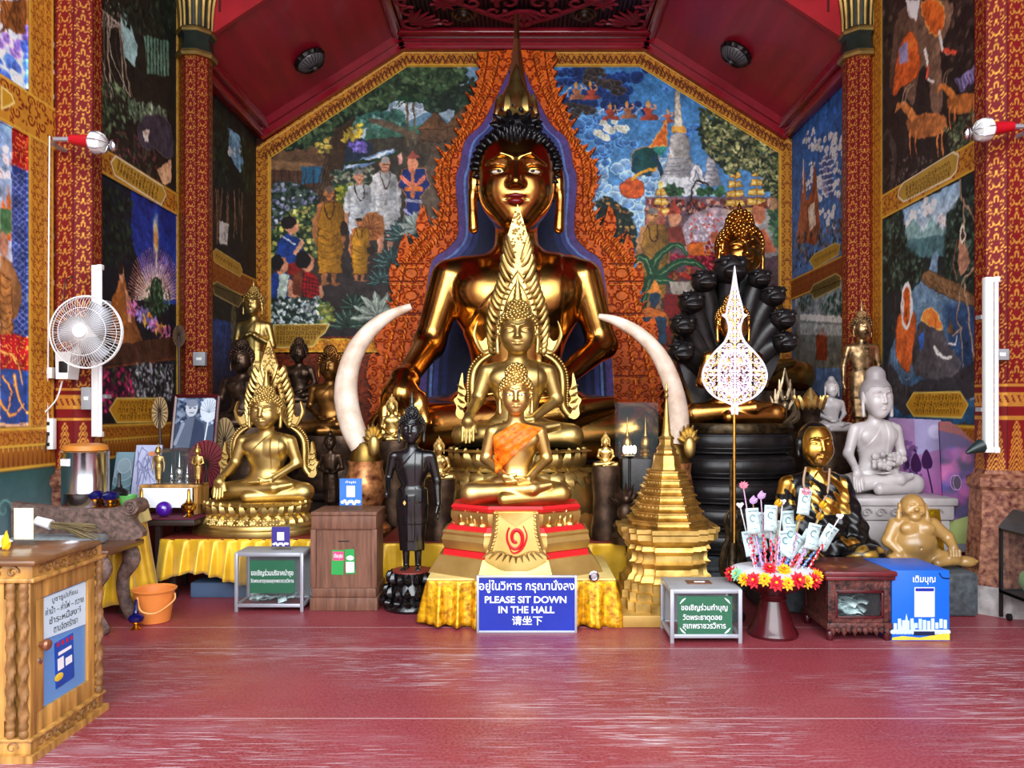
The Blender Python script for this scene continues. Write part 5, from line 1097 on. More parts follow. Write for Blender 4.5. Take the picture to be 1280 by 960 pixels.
def buddha(root, U, seat, key, mk, h, m_body, m_hair=None, hs=1.0, rot=0, finial=(.075, .42), spike=0, ush=1.0, curl=True, m_fin=None, nc=330, curl_r=.034, hc=HC, hoff=0.0, hl=.2):
    V, F = body_of(key, mk, h); mesh_obj('body', put(V, U, seat, rot), F, m_body, root, smooth=180)
    hk = (key, 'hair', h, ush, spike, hoff)
    if hk not in CACHE: CACHE[hk] = sdf_mesh(lambda P: hair_sdf(P, hc, hs, ush, hoff, hl), (-.5, -.5+hc[1], hc[2]-.5), (.5, .55, hc[2]+.75), h)
    V, F = CACHE[hk]; hb = mesh_obj('hair', put(V, U, seat, rot), F, m_hair or m_body, root, smooth=180)
    if curl:
        b = curls(hc, hs, hoff, spike, curl_r, ush, nc, hl); o = mesh_obj('hair_curls', put(np.concatenate(b.V), U, seat, rot), b.F, m_hair or m_body, root, smooth=60)
    if finial:
        b = MB(); flame_finial(b, (hc[0], hc[1]+.05*hs, hc[2]+(.40+.12*ush)*hs), finial[0], finial[1]); mesh_obj('finial', put(np.concatenate(b.V), U, seat, rot), b.F, m_fin or m_hair or m_body, root, smooth=60)
def lotus(b, c, rx_, ry_, z0, z1, n, w, out=.0, down=False, thick=.012):
    """a ring of petals between two heights around an oval"""
    for k in range(n):
        a = 2*PI*k/n; d = np.array((math.cos(a)*rx_, math.sin(a)*ry_, 0)); o = d*(1+out); nr = np.array((math.cos(a)/rx_, math.sin(a)/ry_, 0)); nr /= np.linalg.norm(nr)
        p0, p1 = np.array(c)+d+(0, 0, z0), np.array(c)+o+(0, 0, z1); b.leaf(p0, p1, w, nr, thick, bulge=thick*2.2)
def oval(b, prof, c, sy, n=40, a0=0): b.lathe(prof, n, c, 1, sy, a0)
def arch(root, U, seat, rot, apex, m, y=.22):
    """pointed halo arch with feathered rim, horns, beaded posts and crested ends; unit = half knee width"""
    S = lambda P: put(P, U, seat, rot)
    top = [(0, apex-.0), (.10, apex-.33), (.19, apex-.78), (.27, apex-1.1)]
    inn = [(0, 2.95), (.12, 2.72), (.21, 2.44), (.25, 2.0), (.30, 1.78), (.42, 1.62)]
    mid = [(0, 3.12), (.17, 2.8), (.28, 2.46), (.325, 2.0), (.37, 1.8), (.46, 1.68)]
    for s in (-1, 1):
        b = MB()
        I, M = crv(inn, 8), crv(mid, 8)
        for k in range(len(I)-1): q = [(s*I[k][0], I[k][1]), (s*M[k][0], M[k][1]), (s*M[k+1][0], M[k+1][1]), (s*I[k+1][0], I[k+1][1])]; b.prism(q, y-.05, y+.05)
        b.tube([(s*p[0], y-.05, p[1]) for p in M], .016, 6); b.tube([(s*p[0], y-.05, p[1]) for p in I], .014, 6)
        mesh_obj('arch_frame', S(np.concatenate(b.V)), b.F, m, root, smooth=30)
    ot = crv([(.16, apex-.55), (.235, apex-.85), (.3, 3.0), (.38, 2.72), (.47, 2.4), (.49, 2.05), (.45, 1.78)], 10); ms = crv([(.03, apex-.8), (.04, apex-1.0), (.1, 2.95), (.19, 2.72), (.28, 2.4), (.33, 2.0), (.37, 1.8)], 10); N = 17
    for s in (-1, 1):
        b = MB()
        for i in range(N):
            f = (i+.5)/N; a = ms[min(int(f*(len(ms)-1))+2, len(ms)-1)]; o = ot[int(f*(len(ot)-1))]
            c = crv([(s*a[0], y-.02, a[1]-.16), (s*(a[0]*.45+o[0]*.55), y-.05, (a[1]+o[1])/2-.13), (s*o[0]*.98, y-.03, o[1]-.02), (s*o[0]*.99, y-.02, o[1]+.07)], 4); b.tube(c, [.03, .058, .05, .004], 7, flat=.7)
        mesh_obj('feather_rim', S(np.concatenate(b.V)), b.F, m, root, smooth=50)
    b = MB(); q = [(-.25, apex-1.0), (-.17, apex-.6), (-.09, apex-.3), (0, apex), (.09, apex-.3), (.17, apex-.6), (.25, apex-1.0), (.09, 3.0), (0, 3.14), (-.09, 3.0)]; b.prism(q, y-.06, y+.06)
    for k in range(70):
        t = rnd.random(); z = apex-.98+t*.85; w = np.interp(apex-z, (0, .3, .6, 1.0), (0, .08, .15, .22)); b.sph((rnd.uniform(-w, w), y-.06, z), .022, 6, 4)
    mesh_obj('spire', S(np.concatenate(b.V)), b.F, m, root, smooth=30)
    for s in (-1, 1):
        b = MB(); q = crv([(.42, 1.70), (.50, 1.66), (.58, 1.70), (.67, 1.86), (.70, 2.02), (.63, 2.24), (.665, 2.02), (.62, 1.9), (.55, 1.88), (.5, 1.94), (.47, 1.86), (.44, 1.8)], 5, True); b.prism([(s*p[0], p[1]) for p in q], y-.06, y+.05)
        q = crv([(.46, 1.72), (.56, 1.70), (.65, 1.88), (.675, 2.02), (.64, 2.2)], 5); b.tube([(s*p[0], y-.06, p[1]) for p in q], [.02, .035, .004], 6)
        mesh_obj('horn', S(np.concatenate(b.V)), b.F, m, root, smooth=30)
    for s in (-1, 1):
        b = MB(); bd = MB(); q = crv([(.43, 1.64), (.58, 1.52), (.68, 1.34), (.705, 1.1), (.70, .86), (.72, .7), (.82, .56), (.90, .62)], 8); b.tube([(s*p[0], y, p[1]) for p in q], [.05, .075, .085, .08, .06], 8, flat=.8)
        d = np.gradient(q, axis=0); nn = np.stack([d[:, 1], -d[:, 0]], 1); nn /= np.linalg.norm(nn, axis=1)[:, None]
        L = np.concatenate([[0], np.cumsum(np.hypot(*np.diff(q, axis=0).T))])
        for k in range(24):
            t = .03+k*(L[-1]*.8)/24; p = np.array([np.interp(t, L, q[:, 0]), np.interp(t, L, q[:, 1])]); n_ = np.array([np.interp(t, L, nn[:, 0]), np.interp(t, L, nn[:, 1])]); n_ = n_*(1 if n_[0] > 0 else -1); p = p+n_*.085; bd.sph((s*p[0], y, p[1]), (.028, .03, .03), 6, 4)
        po = mesh_obj('arch_post', S(np.concatenate(b.V)), b.F, m, root, smooth=60); mesh_obj('beading', S(np.concatenate(bd.V)), bd.F, m, po, smooth=60)
    for s in (-1, 1):
        b = MB(); q = crv([(.80, .54), (.90, .50), (.97, .58), (.96, .72), (1.0, .84), (.94, .92), (.93, 1.06), (.87, 1.32), (.85, 1.1), (.81, .98), (.84, .86), (.80, .76), (.86, .68), (.84, .6)], 4, True); b.prism([(s*p[0], p[1]) for p in q], y-.09, y+.03)
        for zz in (.66, .78, .9, 1.02): b.tube([(s*.83, y-.09, zz), (s*.89, y-.12, zz+.03), (s*.95, y-.09, zz+.09)], [.01, .028, .006], 6)
        mesh_obj('crested_end', S(np.concatenate(b.V)), b.F, m, root, smooth=30)

# ================================================================== the great statue
t = thing('buddha_statue', 'largest golden seated Buddha with black spiked hair, before the flame surround', 'statue', (WX(645.5, 9.2), 9.2, .72))
U = (1.69, .97); seat = (WX(645.5, 9.2), 9.2, .90)
buddha(t, U, seat, 'great', lambda: seated('touch', robe=.01, hs=.98, hk=1.55), .011, GOLDS['gold_red'], mat('hair_black', (14, 14, 18), .3, var=.2), hs=.98, finial=None, spike=.042, curl_r=.02, nc=620, hoff=-.022, hl=.24)
b = MB(); z = 2.0+.5
b.lathe([(.14, 2.44), (.165, 2.47), (.15, 2.52), (.15, 2.56), (.115, 2.6), (.1, 2.66), (.06, 2.74), (.035, 2.82), (.001, 2.9)], 20, (0, 0, 0), ribs=8, ribd=.05)
for k in range(12): a = k*PI/6; b.leaf((math.cos(a)*.15, math.sin(a)*.15, 2.49), (math.cos(a)*.125, math.sin(a)*.125, 2.64), .035, (math.cos(a), math.sin(a), 0), .01)
mesh_obj('crown', put(np.concatenate(b.V), U, seat), b.F, GOLDS['gold_bright'], t, smooth=50)
b = MB()
for k, (w, h) in enumerate(((.12, .45), (.07, .75))):
    b.lathe([(.06-.02*k, 2.6), (.075-.02*k, 2.7), (.05-.02*k, 2.84), (.02, 3.1), (.015, 3.3-.02)], 10, (0, .05, 0), sy=.5, ribs=5, ribd=.15)
mesh_obj('flame_spire', put(np.concatenate(b.V), U, seat), b.F, mat('spire_brown', (110, 60, 34), .4, .6), t, smooth=50)
hs = .98
for s in (-1, 1):
    eb = MB(); pb = MB(); eb.sph((s*.116*hs, HC[1]-.270*hs, HC[2]-.002*hs), (.05, .017, .013), 14, 8); pb.sph((s*.114*hs, HC[1]-.287*hs, HC[2]+.002*hs), (.015, .006, .011), 10, 6)
    ey = mesh_obj('eye', put(np.concatenate(eb.V), U, seat), eb.F, mat('eye_white', (230, 226, 214), .25, var=.02), t, smooth=80); mesh_obj('pupil', put(np.concatenate(pb.V), U, seat), pb.F, mat('eye_black', (8, 8, 10), .15, var=.02), ey, smooth=80)
b = MB(); b.tube([(x, HC[1]-.318*hs+.9*x*x, HC[2]+(-.178+.06*x*x*10)*hs) for x in np.linspace(-.07, .07, 11)], [.004, .014, .018, .014, .004], 8); b.tube([(x, HC[1]-.314*hs+.9*x*x, HC[2]-.216*hs+.6*x*x) for x in np.linspace(-.055, .055, 9)], [.004, .02, .023, .02, .004], 8)
mesh_obj('lips', put(np.concatenate(b.V), U, seat), b.F, mat('lip_red', (120, 16, 18), .3), t, smooth=80)
b = MB(); 
for zz, rr in ((.0, 1.18), (-.12, 1.26)): b.lathe([(rr*1.66, zz), (rr*1.69, zz+.05), (rr*1.64, zz+.1)], 48, (seat[0], seat[1]-.1, seat[2]-.12), sy=.5)
b.build('seat_slab', GOLDS['gold_old'], t)

# right-hand great statue, half hidden
t = thing('buddha_statue', 'large golden seated Buddha with beaded hair, behind the black serpent hood', 'statue', (WX(928, 9.6), 9.6, .66))
V0 = lambda: seated('touch', robe=.012)
buddha(t, .87, (WX(924, 9.6), 9.6, 1.72), 'std', V0, .013, mat('gold_amber', (206, 158, 84), .27, 1.0, var=.2, scale=3, rgb2=(176, 108, 40)), finial=(.07, .2), ush=1.15, curl_r=.036)

b = MB(); oval(b, [(.96, .66), (.98, .72), (.92, .8), (.88, 1.4), (.95, 1.52), (.96, 1.64), (.9, 1.72)], (WX(924, 9.6), 9.5, 0), .62, 40); b.build('pedestal', GOLDS['bronze_dark'], t)
# ---- central statue with pointed arch
YC = 6.75; uc = (.565, .89); sc = (WX(647, YC), YC, 1.165)
t = thing('buddha_statue', 'golden seated Buddha under a tall pointed arch at the centre', 'statue', (sc[0], sc[1], .44))
buddha(t, uc, sc, 'std', V0, .013, GOLDS['gold_paint'], finial=(.075, .55))
arch(t, uc, sc, 0, 4.30, GOLDS['gold_paint'], y=.2)
b = MB(); cz = sc[2]; px = YC/FPX
oval(b, [(92*px, -.0), (86*px, .012), (80*px, .02)], (sc[0], YC-.08, cz-.02), .66); oval(b, [(84*px, -26*px), (76*px, -20*px), (74*px, -4*px), (86*px, 0)], (sc[0], YC-.08, cz), .66)
b.build('seat', GOLDS['gold_paint'], t)
b = MB(); lotus(b, (sc[0], YC-.08, cz), 76*px, 50*px, -26*px, 2*px, 26, 10*px, out=.07); lotus(b, (sc[0], YC-.08, cz), 78*px, 52*px, -25*px, -48*px, 26, 10*px, out=.14); b.build('lotus_petals', GOLDS['gold_paint'], t)
b = MB(); oval(b, [(96*px, -78*px), (98*px, -72*px), (97*px, -64*px), (94*px, -50*px), (86*px, -36*px), (78*px, -28*px)], (sc[0], YC-.08, cz), .66); b.build('drum', GOLDS['gold_paint'], t)
b = MB(); oval(b, [(105*px, .44-cz), (104*px, .47-cz), (103*px, .49-cz), (101*px, -82*px), (98*px, -78*px), (97*px, -74*px)], (sc[0], YC-.08, cz), .66, 16, PI/16)
b.build('plinth', GOLDS['gold_paint'], t, 25)

# ---- left statue with pointed arch
YL = 6.45; ul = (.42, .89); sl = (WX(333, YL), YL, .737)
t = thing('buddha_statue', 'golden seated Buddha under a pointed arch, on the left yellow draped table', 'statue', (sl[0], sl[1], .49))
buddha(t, ul, sl, 'std', V0, .013, GOLDS['gold_paint'], finial=(.075, .5))
arch(t, ul, sl, 0, 3.62, GOLDS['gold_paint'], y=.2)
px = YL/FPX; cz = sl[2]; cc = (sl[0]-.05, YL-.08, cz)
b = MB(); oval(b, [(62*px, -24*px), (60*px, -18*px), (60*px, -6*px), (68*px, -1*px), (62*px, .01)], cc, .62); b.build('seat', GOLDS['gold_paint'], t)
b = MB(); lotus(b, cc, 58*px, 36*px, -16*px, 3*px, 30, 6.5*px, out=.08, thick=.008); lotus(b, cc, 60*px, 37*px, -15*px, -29*px, 30, 6*px, out=.14, thick=.008); b.build('lotus_petals', GOLDS['gold_paint'], t)
b = MB(); oval(b, [(77*px, .485-cz), (78*px, .50-cz), (77*px, .53-cz), (74*px, .54-cz), (74*px, .56-cz), (71*px, -24*px), (64*px, -20*px)], cc, .62, 48); b.build('drum', GOLDS['gold_paint'], t)
fb = mat('script_pale', (226, 196, 120), .4, .6); b = MB()
for r_, zz in ((0, .62), (1, .585)):
    for i in range(26):
        a = -PI/2+(i-13)*.052; rr = 74*px; x, y = cc[0]+math.cos(a)*rr*1.0, cc[1]+math.sin(a)*rr*.62; b.sph((x, y, zz+rnd.uniform(-.004, .004)), (.009, .004, .008), 6, 4)
b.build('inscription', fb, t)

# ---- front statue with orange sash
YG = 5.72; ug = .405; sg_ = (WX(645, YG), YG, .795); px = YG/FPX
t = thing('buddha_statue', 'golden meditating Buddha wearing an orange sash, nearest on a red-striped base', 'statue', (sg_[0], YG, .335))
buddha(t, ug, sg_, 'medit', lambda: seated('medit', robe=.0, slim=.93, hs=.94), .013, GOLDS['gold_bright'], hs=.94, finial=(.05, .08), curl_r=.04, nc=240, ush=1.25)
for s in (-1, 1):
    eb = MB(); pb = MB(); eb.sph((s*.109, HC[1]-.258, HC[2]+.008), (.05, .016, .02), 12, 7); pb.sph((s*.107, HC[1]-.272, HC[2]+.006), (.016, .006, .014), 8, 5)
    ey = mesh_obj('eye', put(np.concatenate(eb.V), ug, sg_), eb.F, MATS['eye_white'], t, smooth=80); mesh_obj('pupil', put(np.concatenate(pb.V), ug, sg_), pb.F, MATS['eye_black'], ey, smooth=80)
# sash: the body surface grown outwards, kept between two slanting lines
fm, lo, hi = seated('medit', robe=0, slim=.93, hs=.94)
def sash(P):
    x, y, z = P[:, 0], P[:, 1], P[:, 2]
    fold = .008*np.sin((x*.6-z*.9)*42)+.006*np.sin((x*.8+z)*23); d = np.abs(fm(P)-.03-fold)-.012
    top = (z-1.56)-.0*x; d = smax(d, np.where(x < 0, (z-1.52)-x*.62, (z-1.52)+x*.22), .02)        # upper edge rises to the neck
    d = smax(d, -((z-.66)-(x+.28)*.95), .02)                                                # lower slanting edge
    d = smax(d, -(x+.42+.08*(z-1.2)), .02); return smax(d, (x-.56), .02)
V, F = sdf_mesh(sash, (-.62, -.42, .5), (.75, .45, 1.7), .011); mesh_obj('sash', put(V, ug, sg_), F, mat('orange_silk', (236, 122, 8), .5, 0, var=.2, scale=34, rgb2=(222, 88, 4)), t, smooth=180)
c0 = (sg_[0], YG-.02, 0); oc = lambda bb, pr, c=c0: bb.lathe([(r*px/math.cos(PI/8), WZ(y, YG-.02-.66*r*px)) for r, y in pr], 8, c, 1, .66, PI/8)
G2 = mat('gold_base', (222, 192, 120), .48, 1.0, var=.1, scale=4, rgb2=(200, 164, 88)); RB = mat('base_red', (196, 24, 30), .45, var=.1)
for nm, pr, m in (('lower_tier', [(106, 725), (104, 722), (94, 703), (92, 700), (88, 699)], G2), ('middle_tier', [(86, 691), (88, 688), (90, 680), (88, 673), (89, 670), (87, 667), (84, 666)], G2), ('red_band', [(89, 700), (87, 692), (80, 690)], RB), ('red_band', [(86, 668), (80, 660), (72, 659)], RB), ('lotus_tier', [(72, 662), (76, 657), (79, 650), (79, 643), (74, 641)], G2), ('red_cushion', [(76, 641), (79, 637), (76, 633), (60, 640)], RB)):
    b = MB(); oc(b, pr); b.build(nm, m, t, 25)
b = MB()
for k in range(8):
    for j in (-1, 0, 1):
        a0, a1 = PI/8+k*PI/4, PI/8+(k+1)*PI/4; f = .5+j*.3; R = 80*px
        p = np.array((math.cos(a0), math.sin(a0)*.66))*(1-f)+np.array((math.cos(a1), math.sin(a1)*.66))*f; zc = WZ(651, YG-.32); q = (c0[0]+p[0]*R, c0[1]+p[1]*R)
        b.sph((q[0], q[1], zc+.01), (.03, .03, .036), 10, 7); b.sph((q[0], q[1], zc-.045), (.038, .032, .026), 10, 6)
        for s in (-1, 1): d = np.array((-p[1]/.66, p[0]*.66)); d /= np.linalg.norm(d); b.tube([(q[0]+d[0]*s*.05, q[1]+d[1]*s*.05, zc-.07), (q[0]+d[0]*s*.06, q[1]+d[1]*s*.06, zc+.0), (q[0]+d[0]*s*.035, q[1]+d[1]*s*.035, zc+.06)], [.008, .014, .005], 6)
b.build('lotus_petals', GOLDS['gold_bright'], t)
# shield panel hanging over the front of the base
yf = YG-.02-.66*92*px*.99; sh = lambda L: [(WX(645+(x-645)*.8, yf), WZ(y-1, yf)) for x, y in L]
b = MB(); q = crv([(645-34, 640), (645-37, 665), (645-46, 690), (645-48, 700)], 6); r = crv([(645-48, 700), (645-24, 712), (645, 716), (645+24, 712), (645+48, 700)], 6)
P = list(map(tuple, q))+list(map(tuple, r[1:-1]))+[(1290-x, y) for x, y in q[::-1]]; b.prism(sh(P), yf-.035, yf+.12); b.build('shield', G2, t, 30)
b = MB()
for s in (-1, 1):
    e_ = crv([(645+s*33, 641), (645+s*35, 665), (645+s*42, 686)], 5); b.tube([(WX(645+(x-645)*.8, yf), yf-.04, WZ(y, yf)) for x, y in e_], .014, 6)
    for i in range(12): x, y = e_[min(i, len(e_)-1)]; b.sph((WX(645+(x-645)*.8-s*3, yf), yf-.038, WZ(y, yf)), .011, 6, 5)
for i in range(11): x = 645+(i-5)*7.5; y0 = 694-abs(i-5)*1.4; b.tube([(WX(645+(x-645)*.8, yf), yf-.038, WZ(y0, yf)), (WX(645+(i-5)*8.4, yf), yf-.038, WZ(y0+9, yf))], [.013, .003], 6)
e_ = crv([(602, 690), (622, 688), (645, 695), (668, 688), (688, 690)], 5); b.tube([(WX(645+(x-645)*.8, yf), yf-.037, WZ(y, yf)) for x, y in e_], .008, 6)
q = [(645-30, 641), (645+30, 641), (645, 658)]; b.prism(sh(q), yf-.05, yf-.03); b.build('scrollwork', GOLDS['gold_bright'], t)
b = MB(); sp_ = [(645+(15-t_*11)*math.cos(2.3+t_*9)*1.0, 671-(17-t_*12)*math.sin(2.3+t_*9)) for t_ in np.linspace(0, 1, 40)]; b.tube([(WX(645+(x-645)*.8, yf), yf-.038, WZ(y, yf)) for x, y in sp_], [.007, .016, .012], 6)
b.tube([(WX(645+(x-645)*.8, yf), yf-.038, WZ(y, yf)) for x, y in crv([(634, 682), (640, 690), (650, 688), (658, 680), (662, 668), (656, 656)], 5)], [.003, .010, .003], 6); b.build('emblem', RB, t)

# ---- statue under the black serpent hood
YN = 7.15; un = 63*YN/FPX; sn = (WX(915, YN), YN, WZ(531, YN)); px = YN/FPX
t = thing('buddha_statue', 'golden meditating Buddha seated on black serpent coils under a hood of serpent heads', 'statue', (sn[0], YN, .5))
buddha(t, un, sn, 'naga', lambda: seated('medit', robe=.01), .016, MATS['gold_amber'], finial=None)
bk = GOLDS['black_matt']
for k in range(5):
    b = MB(); zt = sn[2]-.04-k*.222; R = (66+k*3)*px
    b.lathe([(R*.94, zt-.222), (R*1.05, zt-.19), (R*1.1, zt-.11), (R*1.05, zt-.04), (R*.92, zt)], 56, (sn[0], YN-.05, 0), sy=.62, ribs=56, ribd=.006)
    for j in range(5): zz = zt-.05-j*.038; b.lathe([(R*1.08, zz-.006), (R*(1.1-.01*abs(j-2)), zz), (R*1.08, zz+.006)], 48, (sn[0], YN-.05, 0), sy=.62)
    b.build('coil', bk, t, 60)
b = MB(); b.lathe([(72*px, -.05), (74*px, 0), (70*px, .035), (50*px, .04)], 40, (sn[0], YN-.05, sn[2]-.02), sy=.62); b.build('seat_rim', mat('black_gilt', (60, 46, 26), .35, .7, var=.8, scale=20, rgb2=(24, 20, 18)), t)
hd = MB(); nk = MB(); hy = YN+.28
hp = lambda x, y, d=0: (WX(x, hy), hy+d, WZ(y, hy))
q = crv([(848, 452), (842, 420), (850, 392), (868, 364), (888, 342), (908, 330), (928, 338), (950, 356), (966, 384), (976, 420), (972, 452), (955, 485), (930, 520), (880, 520), (860, 486)], 5, True)
nk.prism([(WX(x, hy), WZ(y, hy)) for x, y in q], hy-.02, hy+.12)
for (x, y, r) in ((906, 342, 22), (874, 356, 17), (858, 382, 17), (848, 410, 17), (846, 442, 17), (941, 353, 15), (958, 374, 16), (970, 402, 16), (972, 430, 16)):
    tx, ty = 908+(x-908)*.45, 470+(y-470)*.35
    nk.tube(crv([hp(tx, ty, -.02), hp(tx*.45+x*.55, ty*.45+y*.55-6, -.1), hp(x, y, -.14), ], 6), [.12, .1, r*px*.75], 10)
    c = np.array(hp(x, y, -.2)); s = r*px
    hd.sph(c, (s*1.0, s*1.0, s*.86), 14, 10); hd.sph(c+(0, -s*.85, -s*.28), (s*.62, s*.62, s*.42), 12, 8)
    for e in (-1, 1): hd.sph(c+(e*s*.5, -s*.72, s*.26), s*.24, 8, 6); hd.tube([c+(e*s*.25, -s*.9, s*.5), c+(e*s*.55, -s*.7, s*.55), c+(e*s*.95, -s*.3, s*.4)], [.02*s*5, .03*s*5, .01], 6)
    for j in range(5): a = .5+j*.52; hd.tube([c+(math.cos(a)*s*.7, 0, math.sin(a)*s*.55), c+(math.cos(a)*s*1.15, .02, math.sin(a)*s*.98)], [s*.2, s*.05], 6)
    hd.tube([c+(-s*.5, -s*1.25, -s*.3), c+(0, -s*1.5, -s*.36), c+(s*.5, -s*1.25, -s*.3)], .03*s*4, 6)
nk.build('hood', bk, t, 60); hd.build('serpent_heads', bk, t, 60)
# ================================================================== more statues
def standing(pose='down', robe=.012, hs=1.0, hem=.5):
    """standing figure, feet on z = 0, chin at about 3.3, facing -y"""
    def f(P):
        x, y, z = P[:, 0], P[:, 1], P[:, 2]; A = np.stack([np.abs(x), y, z], 1)
        d = ellp(P, (0, .0, 2.68), (.43, .23, .45)); d = smin(d, ellp(P, (0, .0, 2.15), (.3, .2, .5)), .15); d = smin(d, cap(A, (0, .02, 2.98), (.4, .02, 2.96), .13, .12), .14); d = smin(d, ellp(P, (0, .02, 1.7), (.37, .24, .45)), .15)
        tube_ = (np.sqrt((x/(.37-.06*sst(z, 1.4, .5)))**2+((y-.01)/.2)**2)-1)*.2; tube_ = smax(smax(tube_, z-2.1, .05), hem-z, .02)
        d = smin(d, tube_+.006*np.sin(x*34+z*2)*(z < 1.7), .06)
        d = smin(d, cap(A, (.15, .02, .7), (.15, .03, .1), .105, .075), .02); d = smin(d, cap(A, (.15, .05, .05), (.18, -.22, .035), .075, .055), .04)
        for i in range(4): d = smin(d, cap(A, (.13+.035*i, -.2, .035), (.13+.04*i, -.29+.012*i, .025), .026, .02), .01)
        sh = cap(A, (.47, .02, 2.94), (.62, .04, 2.3), .125, .095)
        if pose == 'cross':
            a = smin(sh, cap(A, (.62, .04, 2.3), (.12, -.3, 2.62), .09, .06), .05); a = smin(a, cap(A, (.12, -.3, 2.62), (-.08, -.31, 2.72), .06, .045), .03)
            for i in range(4): a = smin(a, cap(A, (.02-.02*i, -.33, 2.64+.035*i), (-.14, -.29, 2.7+.035*i), .025, .02), .01)
        elif pose == 'bowl':
            a = smin(sh, cap(A, (.62, .04, 2.3), (.24, -.36, 2.1), .09, .06), .05); a = smin(a, cap(A, (.24, -.36, 2.1), (.1, -.44, 2.1), .06, .05), .03); a = smin(a, ellp(P, (0, -.42, 2.22), (.2, .18, .17)), .02)
        else:
            a = smin(sh, cap(A, (.62, .04, 2.3), (.66, -.04, 1.72), .095, .065), .05)
            if pose == 'stride': ar = smin(cap(P, (-.47, .02, 2.94), (-.6, .06, 2.36), .125, .095), cap(P, (-.6, .06, 2.36), (-.56, -.34, 2.08), .095, .06), .05); ar = smin(ar, ellp(P, (-.555, -.42, 1.98), (.05, .075, .1)), .04)
            hd_ = ellp(A, (.665, -.07, 1.6), (.045, .075, .12))
            for i in range(4): hd_ = smin(hd_, cap(A, (.665, -.13+.035*i, 1.54), (.66, -.16+.04*i, 1.30+.03*abs(i-1.5)), .024, .018), .01)
            hd_ = smin(hd_, cap(A, (.65, -.13, 1.64), (.62, -.17, 1.48), .025, .02), .01); a = smin(a, hd_, .03)
            if pose == 'stride': a = np.where(x < 0, 9, a); a = np.minimum(a, ar)
        d = smin(d, a, .04)
        if robe:
            sd = ((x-.08)*.5-(z-3.08)*.4)/.64; m = sst(sd, 0, .014)*sst(x, -.46, -.42)*(z > 1.2)*(y < .3)
            d = d-robe*m-robe*1.2*sst(x, .1, .115)*(1-sst(x, .27, .285))*sst(z, 1.75, 1.77)*(y < .1)-robe*1.1*(1-sst(np.abs(x), .09, .10))*(z < 1.95)*(z > .75)*(y < 0)
        d = smin(d, cap(P, (0, .02, 3.0), (0, -.01, 3.4), .16, .135), .08); return smin(d, head_sdf(P, (0, -.05, 3.66), hs), .04)
    return f, (-.85, -.56, -.04), (.85, .42, 4.15)
HS = (0, -.05, 3.66)

# ---- black standing figure
YK = 5.85; uk = 50*YK/FPX; ks = (WX(515, YK), YK, .285)
t = thing('standing_buddha_statue', 'glossy black standing Buddha on a black lotus base, left of the sign', 'statue', (ks[0], YK, 0)); bl = GOLDS['black_lacquer']
buddha(t, (uk, .96), ks, 'stand', lambda: standing('stride'), .017, bl, hc=HS, finial=(.07, .45), curl_r=.03, nc=240)
b = MB(); kc = (ks[0], YK-.03, 0); b.lathe([(.2, 0), (.21, .02), (.2, .05), (.16, .075), (.16, .1), (.175, .13), (.14, .2), (.14, .25), (.14, .285)], 36, kc); b.build('base', bl, t)
b = MB(); lotus(b, kc, .165, .165, .1, .185, 16, .03, out=.1); lotus(b, kc, .138, .138, .19, .285, 16, .028, out=.12); lotus(b, kc, .19, .19, .1, .04, 16, .03, out=.06); b.build('lotus_petals', bl, t)
b = MB(); b.lathe([(.145, .28), (.143, .29), (.05, .291)], 30, kc); b.build('top_cushion', mat('dull_red', (120, 40, 34), .5), t)
b = MB(); b.add([(kc[0]-.012, 0, .81), (kc[0], 0, .79), (kc[0]+.012, 0, .81), (kc[0], 0, .83)], [(0, 1, 2, 3)], t=(-.03, YK-.175, 0)); b.build('gold_fleck', GOLDS['gold_bright'], t)

def small_stand(name, label, px, pytop, pyfoot, Y, pose, m, base=.0, group=None, fin=(.06, .3), hz=.03, curl=True, robe=.012, hm=None):
    """standing statue placed by where its foot and head-top stand; returns the root"""
    z0, z1 = WZ(pyfoot, Y), WZ(pytop, Y); U = (z1-z0)/(4.1+fin[1] if fin else 4.1); t = thing(name, label, 'statue', (WX(px, Y), Y, base), group)
    buddha(t, U, (WX(px, Y), Y, z0), 'st_'+pose, lambda: standing(pose), hz, m, hm, hc=HS, finial=fin, curl=curl, nc=160, curl_r=.04)
    b = MB(); w = U*.55; b.lathe([(w*1.3, base), (w*1.35, base+(z0-base)*.12), (w*1.1, base+(z0-base)*.3), (w*.9, base+(z0-base)*.6), (w*1.05, base+(z0-base)*.85), (w*.95, z0+.005)], 20, (WX(px, Y), Y, 0)); b.build('pedestal', BZ, t)
    return t
def small_seat(name, label, px, pytop, pyseat, Y, pose, m, base, group=None, fin=(.06, .25), h=.03, rot=0, hm=None, wz=1.0, curl=True):
    z0, z1 = WZ(pyseat, Y), WZ(pytop, Y); U = (z1-z0)/(2.5+(fin[1] if fin else 0)); t = thing(name, label, 'statue', (WX(px, Y), Y, base), group)
    buddha(t, U, (WX(px, Y), Y, z0), 'sm_'+pose, lambda: seated(pose, hk=1.4), h, m, hm, finial=fin, rot=rot, nc=160, curl_r=.045, curl=curl)
    b = MB(); w = U*1.12*wz; hh = z0-base; oval(b, [(w*1.05, base), (w*1.08, base+hh*.15), (w*.92, base+hh*.35), (w*.88, base+hh*.6), (w*1.0, base+hh*.85), (w*.95, z0+.01)], (WX(px, Y), Y-.1*U, 0), .68, 28); b.build('pedestal', BZ, t)
    return t
BZ, GO = GOLDS['bronze_dark'], GOLDS['gold_old']
AL = .66                                                        # top of the rear altar
small_stand('standing_buddha_statue', 'tall golden standing Buddha with hands crossed on its chest, at the left rear', 317, 352, 520, 9.45, 'cross', GOLDS['gold_paint'], AL)
